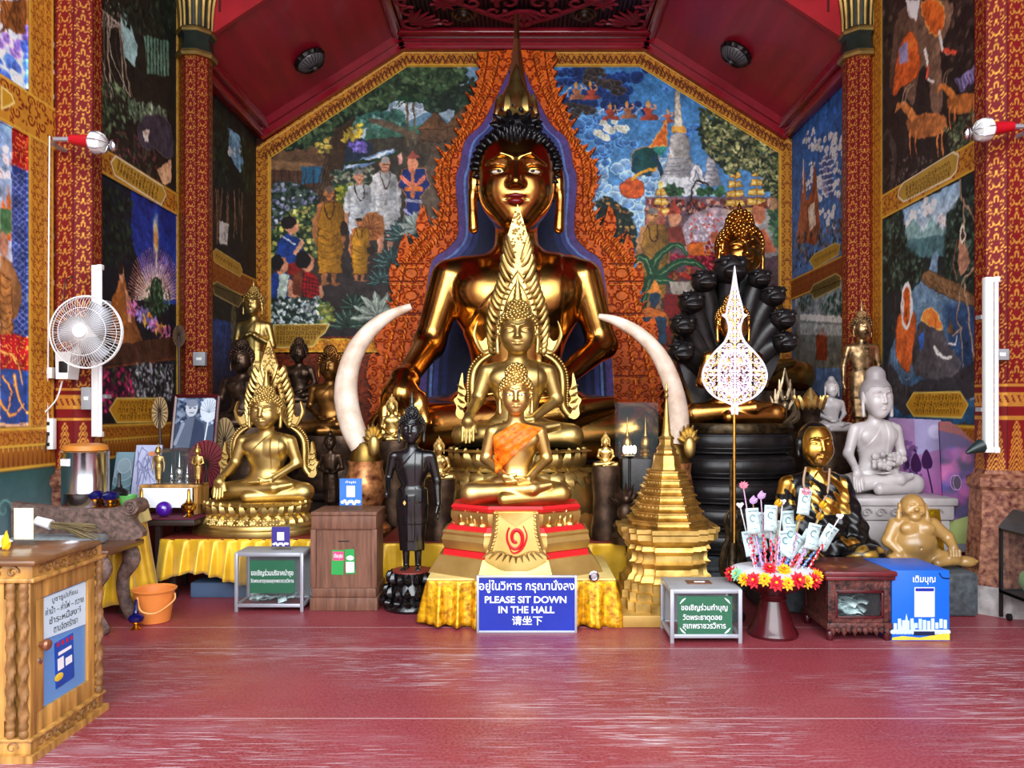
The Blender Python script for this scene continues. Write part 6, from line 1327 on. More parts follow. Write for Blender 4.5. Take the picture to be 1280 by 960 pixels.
small_seat('seated_buddha_statue', 'dark brown seated Buddha at far left rear beside the back column', 303, 428, 535, 8.1, 'touch', BZ, AL, fin=None)
small_seat('seated_buddha_statue', 'slim dark seated figure under the painted plaque at the left rear', 374, 425, 505, 9.5, 'medit', BZ, AL, fin=None)
small_seat('seated_buddha_statue', 'gilded dark seated Buddha just left of the left tusk', 413, 436, 545, 8.25, 'medit', mat('gilt_brown', (150, 104, 50), .35, .9, var=.5, rgb2=(70, 46, 30)), AL, fin=None)
small_stand('standing_monk_statue', 'dark bronze standing figure holding a bowl, behind the brown wooden cabinet', 413, 530, 640, 7.1, 'bowl', BZ, .44, fin=(.03, .5), curl=False)
small_seat('seated_buddha_statue', 'small bright gold seated Buddha behind the shoulder of the black standing figure', 490, 492, 552, 7.1, 'medit', GOLDS['gold_bright'], .44)
small_seat('kneeling_gold_statue', 'small golden seated figure at the right foot of the central arch', 757, 540, 584, 6.3, 'medit', GOLDS['gold_bright'], .44)
small_seat('kneeling_gold_statue', 'small golden seated figure at the left foot of the central arch', 549, 545, 600, 6.3, 'medit', GOLDS['gold_bright'], .44)
small_stand('standing_buddha_statue', 'tall gilded brown standing figure against the right rear column', 1077, 376, 540, 7.75, 'down', mat('gilt_worn', (150, 120, 84), .35, .8, var=.8, scale=16, rgb2=(60, 46, 36)), 0, fin=(.07, .5))
small_seat('seated_buddha_statue', 'small pale marble Buddha seated left of the large white marble one', 1039, 472, 540, 7.4, 'medit', GOLDS['marble_white'], 0, fin=None, curl=False, hm=mat('marble_grey', (150, 142, 142), .35, var=.1))

# ---- ornate small silver-gilt throne left of it, and black gilt crown piece
t = thing('votive_throne', 'small ornate silver throne with pointed top, above the old monk statue', 'ornament', (WX(981, 7.62), 7.62, .205)); b = MB(); f = lambda x, y, d=0: (WX(x+6, 7.62), 7.62+d, WZ(y, 7.62)); zb = WZ(540, 7.62)
b.lathe([(.07, .205), (.07, .3), (.06, .4), (.08, zb-.1), (.12, zb)], 12, (WX(981, 7.62), 7.62, 0))
for s in (-1, 1):
    for q in ([(975, 530), (975+s*12, 515), (975+s*9, 495), (975+s*4, 480), (975, 460)], [(975+s*6, 530), (975+s*16, 522), (975+s*15, 505), (975+s*18, 495)], [(975+s*4, 512), (975+s*11, 500), (975+s*12, 486)], [(975+s*2, 500), (975+s*6, 488), (975+s*7, 474)]): b.tube(crv([f(x, y) for x, y in q], 4), [.022, .028, .006], 6)
b.sph(f(975, 508), (.04, .04, .06), 10, 8); b.sph(f(975, 497), .028, 8, 6); b.build('throne', mat('silver_gilt', (150, 130, 104), .4, .9, var=.5, scale=20), t)
t = thing('gilt_crown', 'spiky gold crown ornament behind the old monk head', 'ornament', (WX(1013, 7.0), 7.0, 0)); b = MB(); c = (WX(1013, 7.0), 7.0, 0); zb = WZ(512, 7.0); b.lathe([(.1, 0), (.1, .3), (.07, .4), (.06, zb-.2), (.09, zb-.02), (.11, zb+.02), (.08, zb+.03)], 16, c); b.build('stand', BZ, t); b = MB()
for k in range(12): a = k*PI/6; b.leaf((c[0]+.1*math.cos(a), c[1]+.1*math.sin(a), zb), (c[0]+.14*math.cos(a), c[1]+.14*math.sin(a), zb+.13), .03, (math.cos(a), math.sin(a), 0), .008)
b.lathe([(.09, zb), (.1, zb+.06), (.05, zb+.14), (.01, zb+.2)], 14, c); b.build('crown', GOLDS['gold_bright'], t)

# ---- white marble statue
YW = 6.56; t = thing('buddha_statue', 'white marble seated Buddha with smooth domed hair on a carved marble block', 'statue', (WX(1100, YW), YW, .3)); mw = GOLDS['marble_white']; U = .38; ws = (WX(1094, YW), YW, .78)
buddha(t, (U, 1.08), ws, 'marble', lambda: seated('touch', robe=.018, hs=1.08, slim=1.03, hk=1.3), .015, mw, MATS['marble_grey'], hs=1.08, rot=math.radians(6), finial=None, curl=False, ush=1.3)
b = MB(); q = np.array(ws)+np.array((.02, -.19, U*.62))
for i in range(44): b.sph(q+np.array((rnd.uniform(-.1, .12), rnd.uniform(-.05, .05), rnd.uniform(-.02, .12))), rnd.uniform(.018, .034), 7, 5)
b.build('lap_bouquet', mw, t)
b = MB(); x0, x1 = WX(1050, YW), WX(1166, YW); b.box(x0, x1, YW-.34, YW+.14, .60, .79, .02); b.box(x0-.02, x1+.02, YW-.36, YW+.16, .72, .785, .015); b.box(x0+.03, x1-.03, YW-.32, YW+.12, .3, .6, .01)
b.build('carved_block', mw, t)
b = MB()
for i in range(6):
    cx_ = x0+.07+i*.115
    b.tube([(cx_+.045*(1-s_*.8)*math.cos(8*s_), YW-.345, .665+.04*(1-s_*.8)*math.sin(8*s_)) for s_ in np.linspace(0, 1, 22)], [.010, .005], 5)
b.build('scroll_carving', MATS['marble_grey'], t)

# ---- old monk, black with gold leaf patches
YM = 6.0; t = thing('monk_statue', 'black seated old monk statue with gold leaf on face and chest', 'statue', (WX(1014, YM), YM, 0)); U = .46; ms = (WX(1017, YM), YM, .31)
def monk_sdf():
    f0, lo, hi = seated('medit', robe=0, hs=.98, ears=.55)
    def f(P):
        x, y, z = P[:, 0], P[:, 1], P[:, 2]; d = f0(P); d = smin(d, ellp(P, (0, 0, .75), (.5, .34, .5)), .2); d = smin(d, cap(P, (.45, -.02, 1.25), (.62, -.18, .55), .17, .2), .1)
        sd = ((x+.05)*.6-(z-1.5)*.35)/.7; m = sst(sd, 0, .02)*(z > .2); fold = np.sin((x*.8+z*1.1)*24)*.012+np.sin((x*1.4-z*.5)*17)*.01; d = d-m*(.03+fold)*(z < 1.55)
        d = smax(d, -cap(np.stack([np.abs(x), y, z], 1), (.07, -.335, 1.84), (.12, -.30, 1.72), .012, .008), .02)
        return d
    return f, lo, (1.12, .5, 2.45)
V, F = body_of('monk', monk_sdf, .016); C = np.zeros((len(V), 4), np.float32); blk_, gd_ = lin((16, 15, 16)), lin((214, 168, 74))
ns = np.sin(V[:, 0]*9+1)*np.sin(V[:, 1]*8+V[:, 2]*6)*.5+np.sin(V[:, 2]*13+V[:, 0]*7)*.3+.25*np.sin(V[:, 0]*31+V[:, 2]*27)
g = ((V[:, 2] > 1.66) & (V[:, 2] < 2.3) & (V[:, 1] < -.16)).astype(float); g = np.maximum(g, (((V[:, 2] > .85) & (V[:, 2] < 1.62) & (ns > -.15) & (np.abs(V[:, 0]-.15) < .33))).astype(float)); g = np.maximum(g, ((V[:, 0] < -.4) & (V[:, 2] > 1.0) & (ns > -.1)).astype(float)); g = np.maximum(g, ((V[:, 2] < .6) & (V[:, 1] < -.4) & (ns > .42)).astype(float))
C[:, :3] = blk_*(1-g[:, None])+gd_*g[:, None]; C[:, 3] = g
mesh_obj('body', put(V, U, ms, math.radians(4)), F, mat_paint('black_gold_leaf', .3, 1.0, .3, .3), t, smooth=180, col=C)
f = lambda x, y: (x*U+ms[0], 0, y)
b = MB(); b.tube(crv([np.array(ms)+U*np.array(p) for p in ((-.2, -.18, 1.62), (-.26, -.27, 1.3), (-.05, -.33, .98), (.02, -.36, .72))], 8), .009, 6); b.tube(crv([np.array(ms)+U*np.array(p) for p in ((.2, -.18, 1.6), (.12, -.28, 1.2), (-.04, -.33, .98))], 8), .009, 6); b.build('prayer_beads', mat('beads', (170, 140, 116), .6), t)
b = MB(); b.box(ms[0]-.5, 2.64, YM-.36, YM+.15, 0, .31, .03); b.build('plinth', mat('slate_carved', (70, 76, 80), .6, var=.5, scale=20, bump=.5, bscale=30), t)
b = MB(); b.sph((WX(1078, 5.75), 5.72, .42), (.17, .12, .085), 16, 10)
for i in range(5): b.sph((WX(1094, 5.75)-i*.01, 5.60+i*.012, .33+.02*i), (.15-.01*i, .03, .013), 10, 6)
V_ = np.concatenate(b.V); C = np.zeros((len(V_), 4), np.float32); nz_ = np.sin(V_[:, 0]*40)*np.sin(V_[:, 2]*50+V_[:, 1]*30); g = ((nz_ > .3) & (V_[:, 1] < 5.66)).astype(float); C[:, :3] = blk_*(1-g[:, None])+gd_*g[:, None]; C[:, 3] = g
mesh_obj('knee_drape', V_, b.F, MATS['black_gold_leaf'], t, smooth=80, col=C)

# ---- laughing seated figure
YJ = 5.8; t = thing('laughing_monk_statue', 'amber stone laughing fat monk leaning beside the blue box', 'statue', (WX(1150, YJ), YJ, 0)); U = .2; js = (WX(1146, YJ), YJ, .335)
def jolly():
    def f(P):
        x, y, z = P[:, 0], P[:, 1], P[:, 2]
        d = ellp(P, (-.1, -.1, .75), (.78, .62, .62)); d = smin(d, ellp(P, (-.12, 0, 1.35), (.72, .5, .5)), .2); d = smin(d, ellp(P, (0, .1, .35), (1.0, .6, .4)), .2)
        for s in (-1, 1): d = smin(d, ellp(P, (-.1+s*.32, -.42, 1.35), (.28, .15, .22)), .1)
        d = smax(d, -ellp(P, (-.1, -.74, .7), (.05, .06, .06)), .04)
        d = smin(d, cap(P, (-.75, 0, 1.45), (-1.05, -.1, .85), .26, .22), .1); d = smin(d, cap(P, (-1.05, -.1, .85), (-.75, -.4, .5), .2, .15), .1)
        d = smin(d, cap(P, (.55, 0, 1.45), (1.05, -.05, 1.0), .27, .22), .1); d = smin(d, cap(P, (1.05, -.05, 1.0), (1.1, -.42, .72), .2, .16), .08)
        h = ellp(P, (1.08, -.5, .62), (.2, .12, .16))
        for i in range(4): h = smin(h, cap(P, (.95+.1*i, -.58, .62), (.95+.1*i, -.62, .42), .06, .05), .03)
        d = smin(d, h, .04)
        d = smin(d, cap(P, (.3, -.2, .3), (1.2, -.35, .3), .32, .24), .1); d = smin(d, cap(P, (1.15, -.4, .3), (.5, -.6, .16), .22, .16), .1); d = smin(d, ellp(P, (1.55, -.35, .2), (.38, .25, .2)), .06)
        for i in range(5): d = smin(d, cap(P, (1.75, -.45+.05*i, .2), (1.9, -.47+.06*i, .24), .045, .04), .02)
        d = smin(d, cap(P, (-.3, -.2, .3), (-1.0, -.4, .2), .32, .22), .1)
        H = P-np.array((-.2, -.12, 2.12), np.float32); A = np.stack([np.abs(H[:, 0]), H[:, 1], H[:, 2]], 1)
        e = ellp(H, (0, 0, .02), (.44, .44, .47)); e = smin(e, ellp(A, (.2, -.28, -.12), (.17, .15, .15)), .08); e = smin(e, ellp(H, (0, -.25, -.36), (.2, .18, .13)), .1); e = smin(e, ellp(H, (0, -.45, -.04), (.09, .09, .075)), .06)
        e = smax(e, -cap(A, (.02, -.46, -.24), (.17, -.40, -.17), .035, .02), .03); e = smax(e, -cap(A, (.1, -.43, .08), (.22, -.37, .055), .014, .012), .03); e = smin(e, cap(A, (.08, -.42, .15), (.25, -.33, .13), .025, .02), .04)
        e = smin(e, ellp(A, (.46, .0, -.02), (.06, .1, .18)), .03); e = smin(e, cap(A, (.48, -.03, -.15), (.5, -.08, -.42), .07, .1), .04)
        return smin(d, e, .12)
    return f, (-1.5, -1.0, -.08), (2.1, .8, 2.75)
V, F = body_of('jolly', jolly, .022); mesh_obj('body', put(V, U*1.02, js, math.radians(-8)), F, GOLDS['jade_amber'], t, smooth=180)
b = MB(); b.box(2.66, WX(1200, YJ), YJ-.25, YJ+.25, 0, .32, .03); b.build('plinth', MATS['slate_carved'], t)
b = MB(); x0, x1 = WX(1170, YJ), WX(1206, YJ)
b.hexa([(x0, YJ+.2, 0), (x1, YJ+.2, 0), (x1, YJ+.3, 0), (x0, YJ+.3, 0)], [(x0, YJ+.2, .72), (x1-.08, YJ+.2, .72), (x1-.08, YJ+.3, .72), (x0, YJ+.3, .72)]); tag(b.build('gold_gift_bag', mat('gold_foil', (226, 176, 40), .2, .9, var=.4, scale=5, bump=.5, bscale=12)), 'shiny gold foil bag behind the laughing monk shoulder', 'bag')

# ---- gold stepped pagoda model
YH = 5.66; hc_ = (WX(833, YH), YH); px = YH/FPX; G3 = mat('gold_pagoda', (206, 174, 102), .46, 1.0, var=.2, scale=9, rgb2=(172, 136, 68))
t = thing('pagoda_model', 'gold stepped pagoda model with a needle spire, right of the sign', 'model', (hc_[0], YH, 0)); zc = lambda y, r=0: WZ(y, YH-r*px)
def redent(r, z, k=.13):
    o = []; R = r*px
    pts = [(1, -.46), (1, .46), (1-k, .46), (1-k, 1-2*k-.06), (1-2*k, 1-2*k-.06), (1-2*k, 1-k-.03), (.46, 1-k-.03), (.46, 1)]
    for q in range(4):
        a = q*PI/2-0
        for x, y in pts: o.append((hc_[0]+R*(x*math.cos(a)-y*math.sin(a)), hc_[1]+R*(x*math.sin(a)+y*math.cos(a)), z))
    return o
b = MB(); b.box(hc_[0]-63*px, hc_[0]+63*px, YH-.385, YH+.385, 0, .085, .01); b.build('wooden_plinth', mat('plinth_wood', (180, 140, 70), .5, .3), t)
b = MB(); b.ring_loft([redent(r, z) for r, z in ((62, .085), (62, .15), (59, .155), (59, .21), (56, .215), (56, .27), (52, .28), (50, .31), (46, .33), (45, .37), (48, .40), (50, .41), (46, .43), (46, .47), (48, .49), (50, .50), (48, .53), (52, .55), (58, .58), (58, .62), (60, .63), (60, .66))]); b.build('stepped_base', G3, t, 30)
b = MB(); pr = []; n = 7; z0, z1 = .66, WZ(586, YH)
for i in range(n):
    f0, f1 = i/n, (i+1)/n; r0, r1 = 51+(22-51)*f0**.92, 51+(22-51)*f1**.92; za, zb = z0+(z1-z0)*f0, z0+(z1-z0)*f1; hh = zb-za
    pr += [(r0*px, za), (r0*1.03*px, za+hh*.18), (r0*.96*px, za+hh*.25), (r0*.95*px, za+hh*.6), ((r0*.9+r1*.1)*1.03*px, za+hh*.7), ((r0*.9+r1*.1)*1.03*px, za+hh*.85), (r1*px*1.02, zb)]
b.lathe(pr, 8, (hc_[0], YH, 0), a0=PI/8); b.build('tiers', G3, t, 25)
b = MB(); zz = lambda y: WZ(y, YH); b.lathe([(19*px, zz(587)), (17.5*px, zz(580)), (16*px, zz(569)), (17*px, zz(568)), (13*px, zz(566)), (12*px, zz(563)), (13*px, zz(561)), (9*px, zz(556)), (9*px, zz(549)), (10.5*px, zz(548)), (8*px, zz(545))], 8, (hc_[0], YH, 0), a0=PI/8); b.build('bell', G3, t, 25)
b = MB(); pr = [(7*px, zz(546))]
for i in range(9): y = 543-i*5; r = 6-i*.55; pr += [(r*px, zz(y)), (r*.84*px, zz(y-3))]
pr += [(1.4*px, zz(498)), (3*px, zz(495)), (1.2*px, zz(491)), (2.6*px, zz(488)), (1*px, zz(484)), (1.8*px, zz(481)), (.4*px, zz(477)), (.001, zz(470))]; b.lathe(pr, 14, (hc_[0], YH, 0)); b.build('spire', G3, t)
b = MB()
for i in range(7):
    f = (i+.4)/7; r = (51+(22-51)*f**.92)*px*.97; za = z0+(z1-z0)*f
    for k in range(8):
        for j in range(5):
            a0, a1 = PI/8+k*PI/4, PI/8+(k+1)*PI/4; g = (j+.5)/5; p = (math.cos(a0)*(1-g)+math.cos(a1)*g, math.sin(a0)*(1-g)+math.sin(a1)*g); b.sph((hc_[0]+p[0]*r, YH+p[1]*r, za), (.008, .008, .012), 5, 4)
b.build('studs', G3, t)
# ================================================================== altars, tables, cloths
M_CLOTH = mat('yellow_satin', (232, 184, 30), .34, .15, var=.15, scale=4, rgb2=(212, 160, 14), sheen=.4, bump=.25, bscale=6)
def skirt(b, path, zt, zb, n, amp=.03, flare=.05, ragged=.0, seed=0):
    r = random.Random(seed); P = np.array(path, float); L = np.concatenate([[0], np.cumsum(np.hypot(*np.diff(P, axis=0).T))]); M = max(int(L[-1]/.012), 8); S = np.linspace(0, L[-1], M)
    X = np.interp(S, L, P[:, 0]); Y = np.interp(S, L, P[:, 1]); d = np.stack([np.gradient(X), np.gradient(Y)], 1); d /= np.linalg.norm(d, axis=1)[:, None]; k = 5
    d = np.stack([np.convolve(np.pad(d[:, i], k, mode='edge'), np.ones(2*k+1)/(2*k+1), 'valid') for i in (0, 1)], 1); N = np.stack([d[:, 1], -d[:, 0]], 1)
    ph = np.cumsum(np.array([1+.5*math.sin(i*.05+seed)+.4*math.sin(i*.017*3+seed*2) for i in range(M)])); ph = ph/ph[-1]*2*PI*n
    rows = []; R = 12
    for j in range(R):
        f = j/(R-1); w = (np.sin(ph+.5*f)+.4*np.sin(ph*2.1+1.3))*amp*f**.7+flare*f; z = zt-(zt-zb)*f+(ragged*np.sin(S*7+seed)*f if ragged else 0)
        rows.append(np.stack([X+N[:, 0]*w, Y+N[:, 1]*w, np.broadcast_to(z, X.shape)], 1))
    A = np.array(rows); Bk = A-np.concatenate([N*.006, np.zeros((M, 1))], 1)[None]; V = np.concatenate([A.reshape(-1, 3), Bk.reshape(-1, 3)]); q = R*M; F = []
    for j in range(R-1):
        for i in range(M-1): a = j*M+i; F += [(a, a+M, a+M+1, a+1), (q+a, q+a+1, q+a+M+1, q+a+M)]
    for i in range(M-1): F += [(i, i+1, q+i+1, q+i), ((R-1)*M+i, q+(R-1)*M+i, q+(R-1)*M+i+1, (R-1)*M+i+1)]
    for j in range(R-1): F += [(j*M, q+j*M, q+j*M+M, j*M+M), (j*M+M-1, j*M+2*M-1, q+j*M+2*M-1, q+j*M+M-1)]
    b.add(V, F)
def table(name, label, x0, x1, y0, y1, h, m, leg=.05):
    t = thing(name, label, 'table', ((x0+x1)/2, (y0+y1)/2, 0)); b = MB(); b.box(x0, x1, y0, y1, h-.035, h, .006); b.build('table_top', m, t)
    for x in (x0+leg, x1-leg):
        for y in (y0+leg, y1-leg): b = MB(); b.box(x-leg/2, x+leg/2, y-leg/2, y+leg/2, 0, h-.035, .004); b.build('leg', m, t)
    b = MB(); b.box(x0+.02, x1-.02, y0+.02, y1-.02, h-.1, h-.035); b.build('apron', m, t)
# rear altar
t = thing('rear_altar', 'long dark wooden altar carrying the rear statues', 'altar', (0, 9.2, 0)); b = MB(); b.box(-3.25, 3.3, 7.8, 10.5, 0, .58, .02); b.build('altar_body', M_DARK, t); b = MB(); b.box(-3.3, 3.35, 7.74, 10.54, .58, .655, .015); b.build('altar_top', M_DARK, t); b = MB()
for i in range(40): x = -3.2+i*.165; b.leaf((x, 7.75, .12), (x, 7.74, .5), .06, (0, -1, 0), .012)
b.build('carved_front', mat('altar_gilt', (120, 84, 40), .4, .7, var=.5), t)
t = thing('side_altar', 'low dark stone plinth at the right carrying the coiled serpent statue', 'altar', (2.1, 7.0, 0)); b = MB(); b.box(1.15, 2.58, 6.32, 7.7, 0, .17, .01); b.box(1.12, 2.6, 6.30, 7.71, .17, .205, .008); b.build('plinth', MATS['slate_carved'], t)
t = thing('side_altar', 'grey stone block under the white marble statue', 'altar', (WX(1108, 6.45), 6.45, .2)); b = MB(); b.box(WX(1048, 6.45), WX(1172, 6.45), 6.22, 6.7, .0, .3, .01); b.build('block', MATS['slate_carved'], t)
# table under the front statue
table('low_table', 'low table under the front statue, hidden by gold brocade', WX(534, 5.3), WX(768, 5.3), 5.32, 6.14, .318, M_DARK)
M_BROC = mat('gold_brocade', (226, 168, 26), .36, .35, var=.35, scale=26, rgb2=(176, 110, 10), bump=.5, bscale=30)
x0, x1 = WX(533, 5.27), WX(770, 5.27)
t = thing('tablecloth', 'gold brocade cloth hanging in folds behind the blue sit-down sign', 'cloth', ((x0+x1)/2, 5.3, .32)); b = MB(); b.box(x0, x1, 5.30, 6.16, .32, .332, .003); b.build('cloth_top', mat('cream_trim', (232, 206, 130), .5, .2), t)
b = MB(); skirt(b, [(x0, 6.0), (x0, 5.31), (x1, 5.31), (x1, 6.0)], .328, .012, 19, .035, .05, .012, 3); b.build('skirt', M_BROC, t, 180)
# table under the central statue
table('altar_table', 'wooden altar table under the central arch, hidden by yellow satin', -1.12, .78, 6.2, 7.55, .425, M_DARK)
t = thing('tablecloth', 'bright yellow satin cloth between the black standing figure and the gold pagoda', 'cloth', (0, 6.3, .43)); b = MB(); b.box(-1.16, .82, 6.17, 7.4, .427, .437, .003); b.build('cloth_top', MATS['dull_red'], t); b = MB(); skirt(b, [(-1.16, 7.2), (-1.16, 6.18), (.82, 6.18), (.82, 7.2)], .435, .03, 22, .035, .04, .02, 5); b.build('skirt', M_CLOTH, t, 180)
# table under the left statue
table('altar_table', 'low table under the left arched statue, hidden by yellow satin', -2.84, -1.62, 6.07, 7.0, .468, M_DARK)
t = thing('tablecloth', 'yellow satin cloth draped below the left arched golden statue', 'cloth', (-2.2, 6.1, .47)); b = MB(); b.box(-2.87, -1.6, 6.05, 7.0, .47, .482, .003); b.build('cloth_top', MATS['dull_red'], t); b = MB(); skirt(b, [(-2.87, 6.5), (-2.87, 6.05), (-1.6, 6.05)], .48, .17, 13, .035, .05, .05, 9); b.build('skirt', M_CLOTH, t, 180)
t = thing('blue_step', 'low blue-grey wooden step under the left yellow cloth', 'step', (-2.2, 6.2, 0)); b = MB(); b.box(-2.66, -1.65, 6.12, 6.85, 0, .12, .01); b.build('step', mat('blue_grey_paint', (72, 92, 120), .5), t)
# offering table at the far left with fringe
xa, xb, ya, yb, hh = -3.5, -2.91, 5.62, 5.85, .76
table('offering_table', 'narrow table at the left wall holding lamps and the water boiler', xa-.0, xb, ya, yb, hh, M_DARK)
t = thing('tablecloth', 'yellow satin cloth with cream fringe on the left offering table', 'cloth', ((xa+xb)/2, ya, hh)); b = MB(); b.box(xa-.01, xb+.02, ya-.02, yb, hh+.002, hh+.012, .003); b.build('cloth_top', MATS['dull_red'], t); b = MB(); skirt(b, [(xa, ya-.02), (xb+.02, ya-.02), (xb+.02, yb)], hh+.01, .1, 9, .03, .09, .02, 2); b.build('skirt', M_CLOTH, t, 180)
b = MB(); skirt(b, [(xa, ya-.04), (xb+.045, ya-.04), (xb+.045, yb)], hh+.015, hh-.1, 26, .014, .03, 0, 4); b.build('fringe', mat('cream_fringe', (226, 208, 140), .6, bump=.4, bscale=60, stretch=(1, 1, .1)), t, 180)
# ================================================================== boxes, signs, offerings
M_ALU = mat('aluminium', (176, 180, 190), .38, .55, var=.08); M_GLASS = glass('pane_glass'); M_WHITE = mat('white_print', (240, 242, 244), .5, var=.02); M_GREEN = mat('sign_green', (8, 96, 58), .4, var=.06)
M_BLUE = mat('sign_blue', (22, 42, 150), .35, var=.08); M_NOTE = mat('banknote_print', (206, 226, 224), .6, var=.12, scale=40, rgb2=(180, 206, 208)); M_WOODB = mat('brown_wood', (112, 74, 56), .6, var=.35, scale=7, stretch=(6, 6, .6), bump=.4, bscale=30)
M_TEAK = mat('teak', (192, 142, 72), .42, var=.2, scale=4, stretch=(6, 6, .7), rgb2=(140, 96, 44), coat=.15); M_TEAKD = mat('teak_dark', (132, 92, 50), .45, var=.35, scale=14, bump=.35, bscale=40); M_CARVE = mat('carved_grey_wood', (104, 82, 74), .6, var=.55, scale=26, bump=.8, bscale=46)
M_BRASS = mat('brass', (206, 160, 70), .25, 1.0, var=.15); M_STEEL = mat('steel', (200, 204, 210), .18, 1.0, var=.05); M_MAROON = mat('maroon_lacquer', (70, 14, 20), .25, var=.25, coat=.4); M_PLW = mat('white_plastic', (228, 228, 226), .35, var=.03); M_BLK = mat('black_plastic', (20, 20, 22), .4)
def put_notes(x0, x1, y0, y1, z, n, group, label, seed):
    r = random.Random(seed); proto = None
    for i in range(n):
        if proto is None:
            b = MB(); R = [[(x, -.032+.004*math.sin(x*60), .012*math.sin(x*40)+.01), (x, .032+.004*math.sin(x*60), .012*math.sin(x*40+1)+.01), (x, .032+.004*math.sin(x*60), .012*math.sin(x*40+1)+.0105), (x, -.032+.004*math.sin(x*60), .012*math.sin(x*40)+.0105)] for x in np.linspace(-.068, .068, 9)]; b.ring_loft(R)
            o = b.build('banknote', M_NOTE, smooth=180); proto = o
        else: o = proto.copy(); COL.objects.link(o)
        o.location = (r.uniform(x0+.07, x1-.07), r.uniform(y0+.05, y1-.05), z+.006+.011*(i//3)); o.rotation_euler = (r.uniform(-.35, .5), r.uniform(-.3, .3), r.uniform(-1.2, 1.2)); tag(o, label, 'banknote', group)
def alum_box(label, x0, x1, y0, y1, h, leg=.035):
    t = thing('donation_box', label, 'box', ((x0+x1)/2, (y0+y1)/2, 0)); w = .024; b = MB()
    for x in (x0, x1-w):
        for y in (y0, y1-w): b.box(x, x+w, y, y+w, 0, h, .002)
    for z in (leg, h-w):
        for y in (y0, y1-w): b.box(x0+w, x1-w, y, y+w, z, z+w, .002)
        for x in (x0, x1-w): b.box(x, x+w, y0+w, y1-w, z, z+w, .002)
    b.build('frame', M_ALU, t)
    for nm, q in (('front_pane', (x0+w, x1-w, y0+.008, y0+.012, leg+w, h-w)), ('side_pane', (x0+.008, x0+.012, y0+w, y1-w, leg+w, h-w)), ('side_pane', (x1-.012, x1-.008, y0+w, y1-w, leg+w, h-w))): b = MB(); b.box(*q); b.build(nm, M_GLASS, t)
    b = MB(); b.box(x0+w, x1-w, y1-.012, y1-.008, leg+w, h-w); b.build('back_panel', mat('grey_board', (150, 152, 156), .6), t)
    b = MB(); b.box(x0+w, x1-w, y0+w, y1-w, leg+.004, leg+.012); b.build('floor_board', MATS['dull_red'], t); b = MB(); b.box(x0+.004, x1-.004, y0+.004, y1-.004, h, h+.006, .002); b.build('lid', MATS['grey_board'], t)
    return t
# left box
x0, x1, y0 = WX(293, 5.69), WX(379, 5.69), 5.69; hL = .435
t = alum_box('aluminium glass donation box with a two-line green sign, beside the brown wooden cabinet', x0, x1, y0, y0+.27, hL)
sx0, sx1 = WX(311, y0), WX(368, y0); b = MB(); b.box(sx0, sx1, y0+.014, y0+.018, WZ(742, y0), WZ(701, y0)); s_ = b.build('sign_board', M_GREEN, t)
lettering('ขอเชิญร่วมบริจาคบำรุง', sx0+.012, sx1-.012, WZ(717, y0), .06, y0+.0135, M_WHITE, s_, bold=.012); lettering('วัดพระธาตุดอยสุเทพราชวรวิหาร', sx0+.008, sx1-.008, WZ(727, y0), .04, y0+.0135, M_WHITE, s_, bold=.012)
put_notes(x0+.04, x1-.04, y0+.04, y0+.23, .055, 9, 'banknotes in the left glass box', 'pale banknote lying in the left aluminium donation box', 1)
# right box
x0, x1, y0 = WX(838, 4.92), WX(928, 4.92), 4.92; hR = .345
t = alum_box('aluminium glass donation box with a three-line green sign, before the gold pagoda', x0, x1, y0, y0+.36, hR)
sx0, sx1 = WX(848, y0), WX(916, y0); b = MB(); b.box(sx0, sx1, y0+.014, y0+.018, WZ(795, y0), WZ(746, y0)); s_ = b.build('sign_board', M_GREEN, t)
for tx, a, c_, y_, h in (('ขอเชิญร่วมทำบุญ', 852, 910, 760.5, .055), ('วัดพระธาตุดอย', 854, 903, 773, .05), ('สุเทพราชวรวิหาร', 854, 908, 784, .05)): lettering(tx, WX(a, y0), WX(c_, y0), WZ(y_, y0), h, y0+.0135, M_WHITE, s_, bold=.014)
b = MB()
for sx in (0, 1):
    for sz in (0, 1):
        cx, cz = (sx0+.012 if not sx else sx1-.012), (WZ(795, y0)+.012 if not sz else WZ(746, y0)-.012); dx, dz = (1 if not sx else -1), (1 if not sz else -1)
        for k in range(3): b.tube([(cx+dx*(.036-.011*k)*(1-q)+dx*.004*k, y0+.012, cz+dz*(.036-.011*k)*q+dz*.004*k) for q in np.linspace(0, 1, 6)], [.003, .004, .002], 5)
b.build('corner_flourish', M_WHITE, s_)
b = MB(); b.box((x0+x1)/2-.09, (x0+x1)/2+.07, y0+.13, y0+.23, hR+.006, hR+.012); b.build('slot_plate', M_WOODB, t); b = MB(); b.box((x0+x1)/2-.04, (x0+x1)/2+.03, y0+.165, y0+.19, hR+.012, hR+.014); b.build('slot', M_WHITE, t)
# sign on the floor
ys = 5.16; x0, x1, z1 = WX(596.5, ys), WX(720.5, ys), WZ(720, ys)
t = thing('notice_sign', 'blue notice board in Thai, English and Chinese asking visitors to sit', 'sign', ((x0+x1)/2, ys, 0)); b = MB(); b.box(x0, x1, ys, ys+.014, .012, z1); b.build('board', M_BLUE, t)
b = MB(); w = .016
for q in ((x0-.004, x0+w-.004, 0, z1+.004), (x1-w+.004, x1+.004, 0, z1+.004)): b.box(q[0], q[1], ys-.008, ys+.02, q[2], q[3], .002)
b.box(x0+.012, x1-.012, ys-.008, ys+.02, z1-.012, z1+.004, .002); b.box(x0+.012, x1-.012, ys-.008, ys+.02, 0, w, .002); b.build('frame', M_ALU, t)
b = MB()
for x in (x0+.08, x1-.08): b.tube([(x, ys+.02, z1*.8), (x, ys+.075, .0)], .008, 6)
b.build('stand', M_ALU, t)
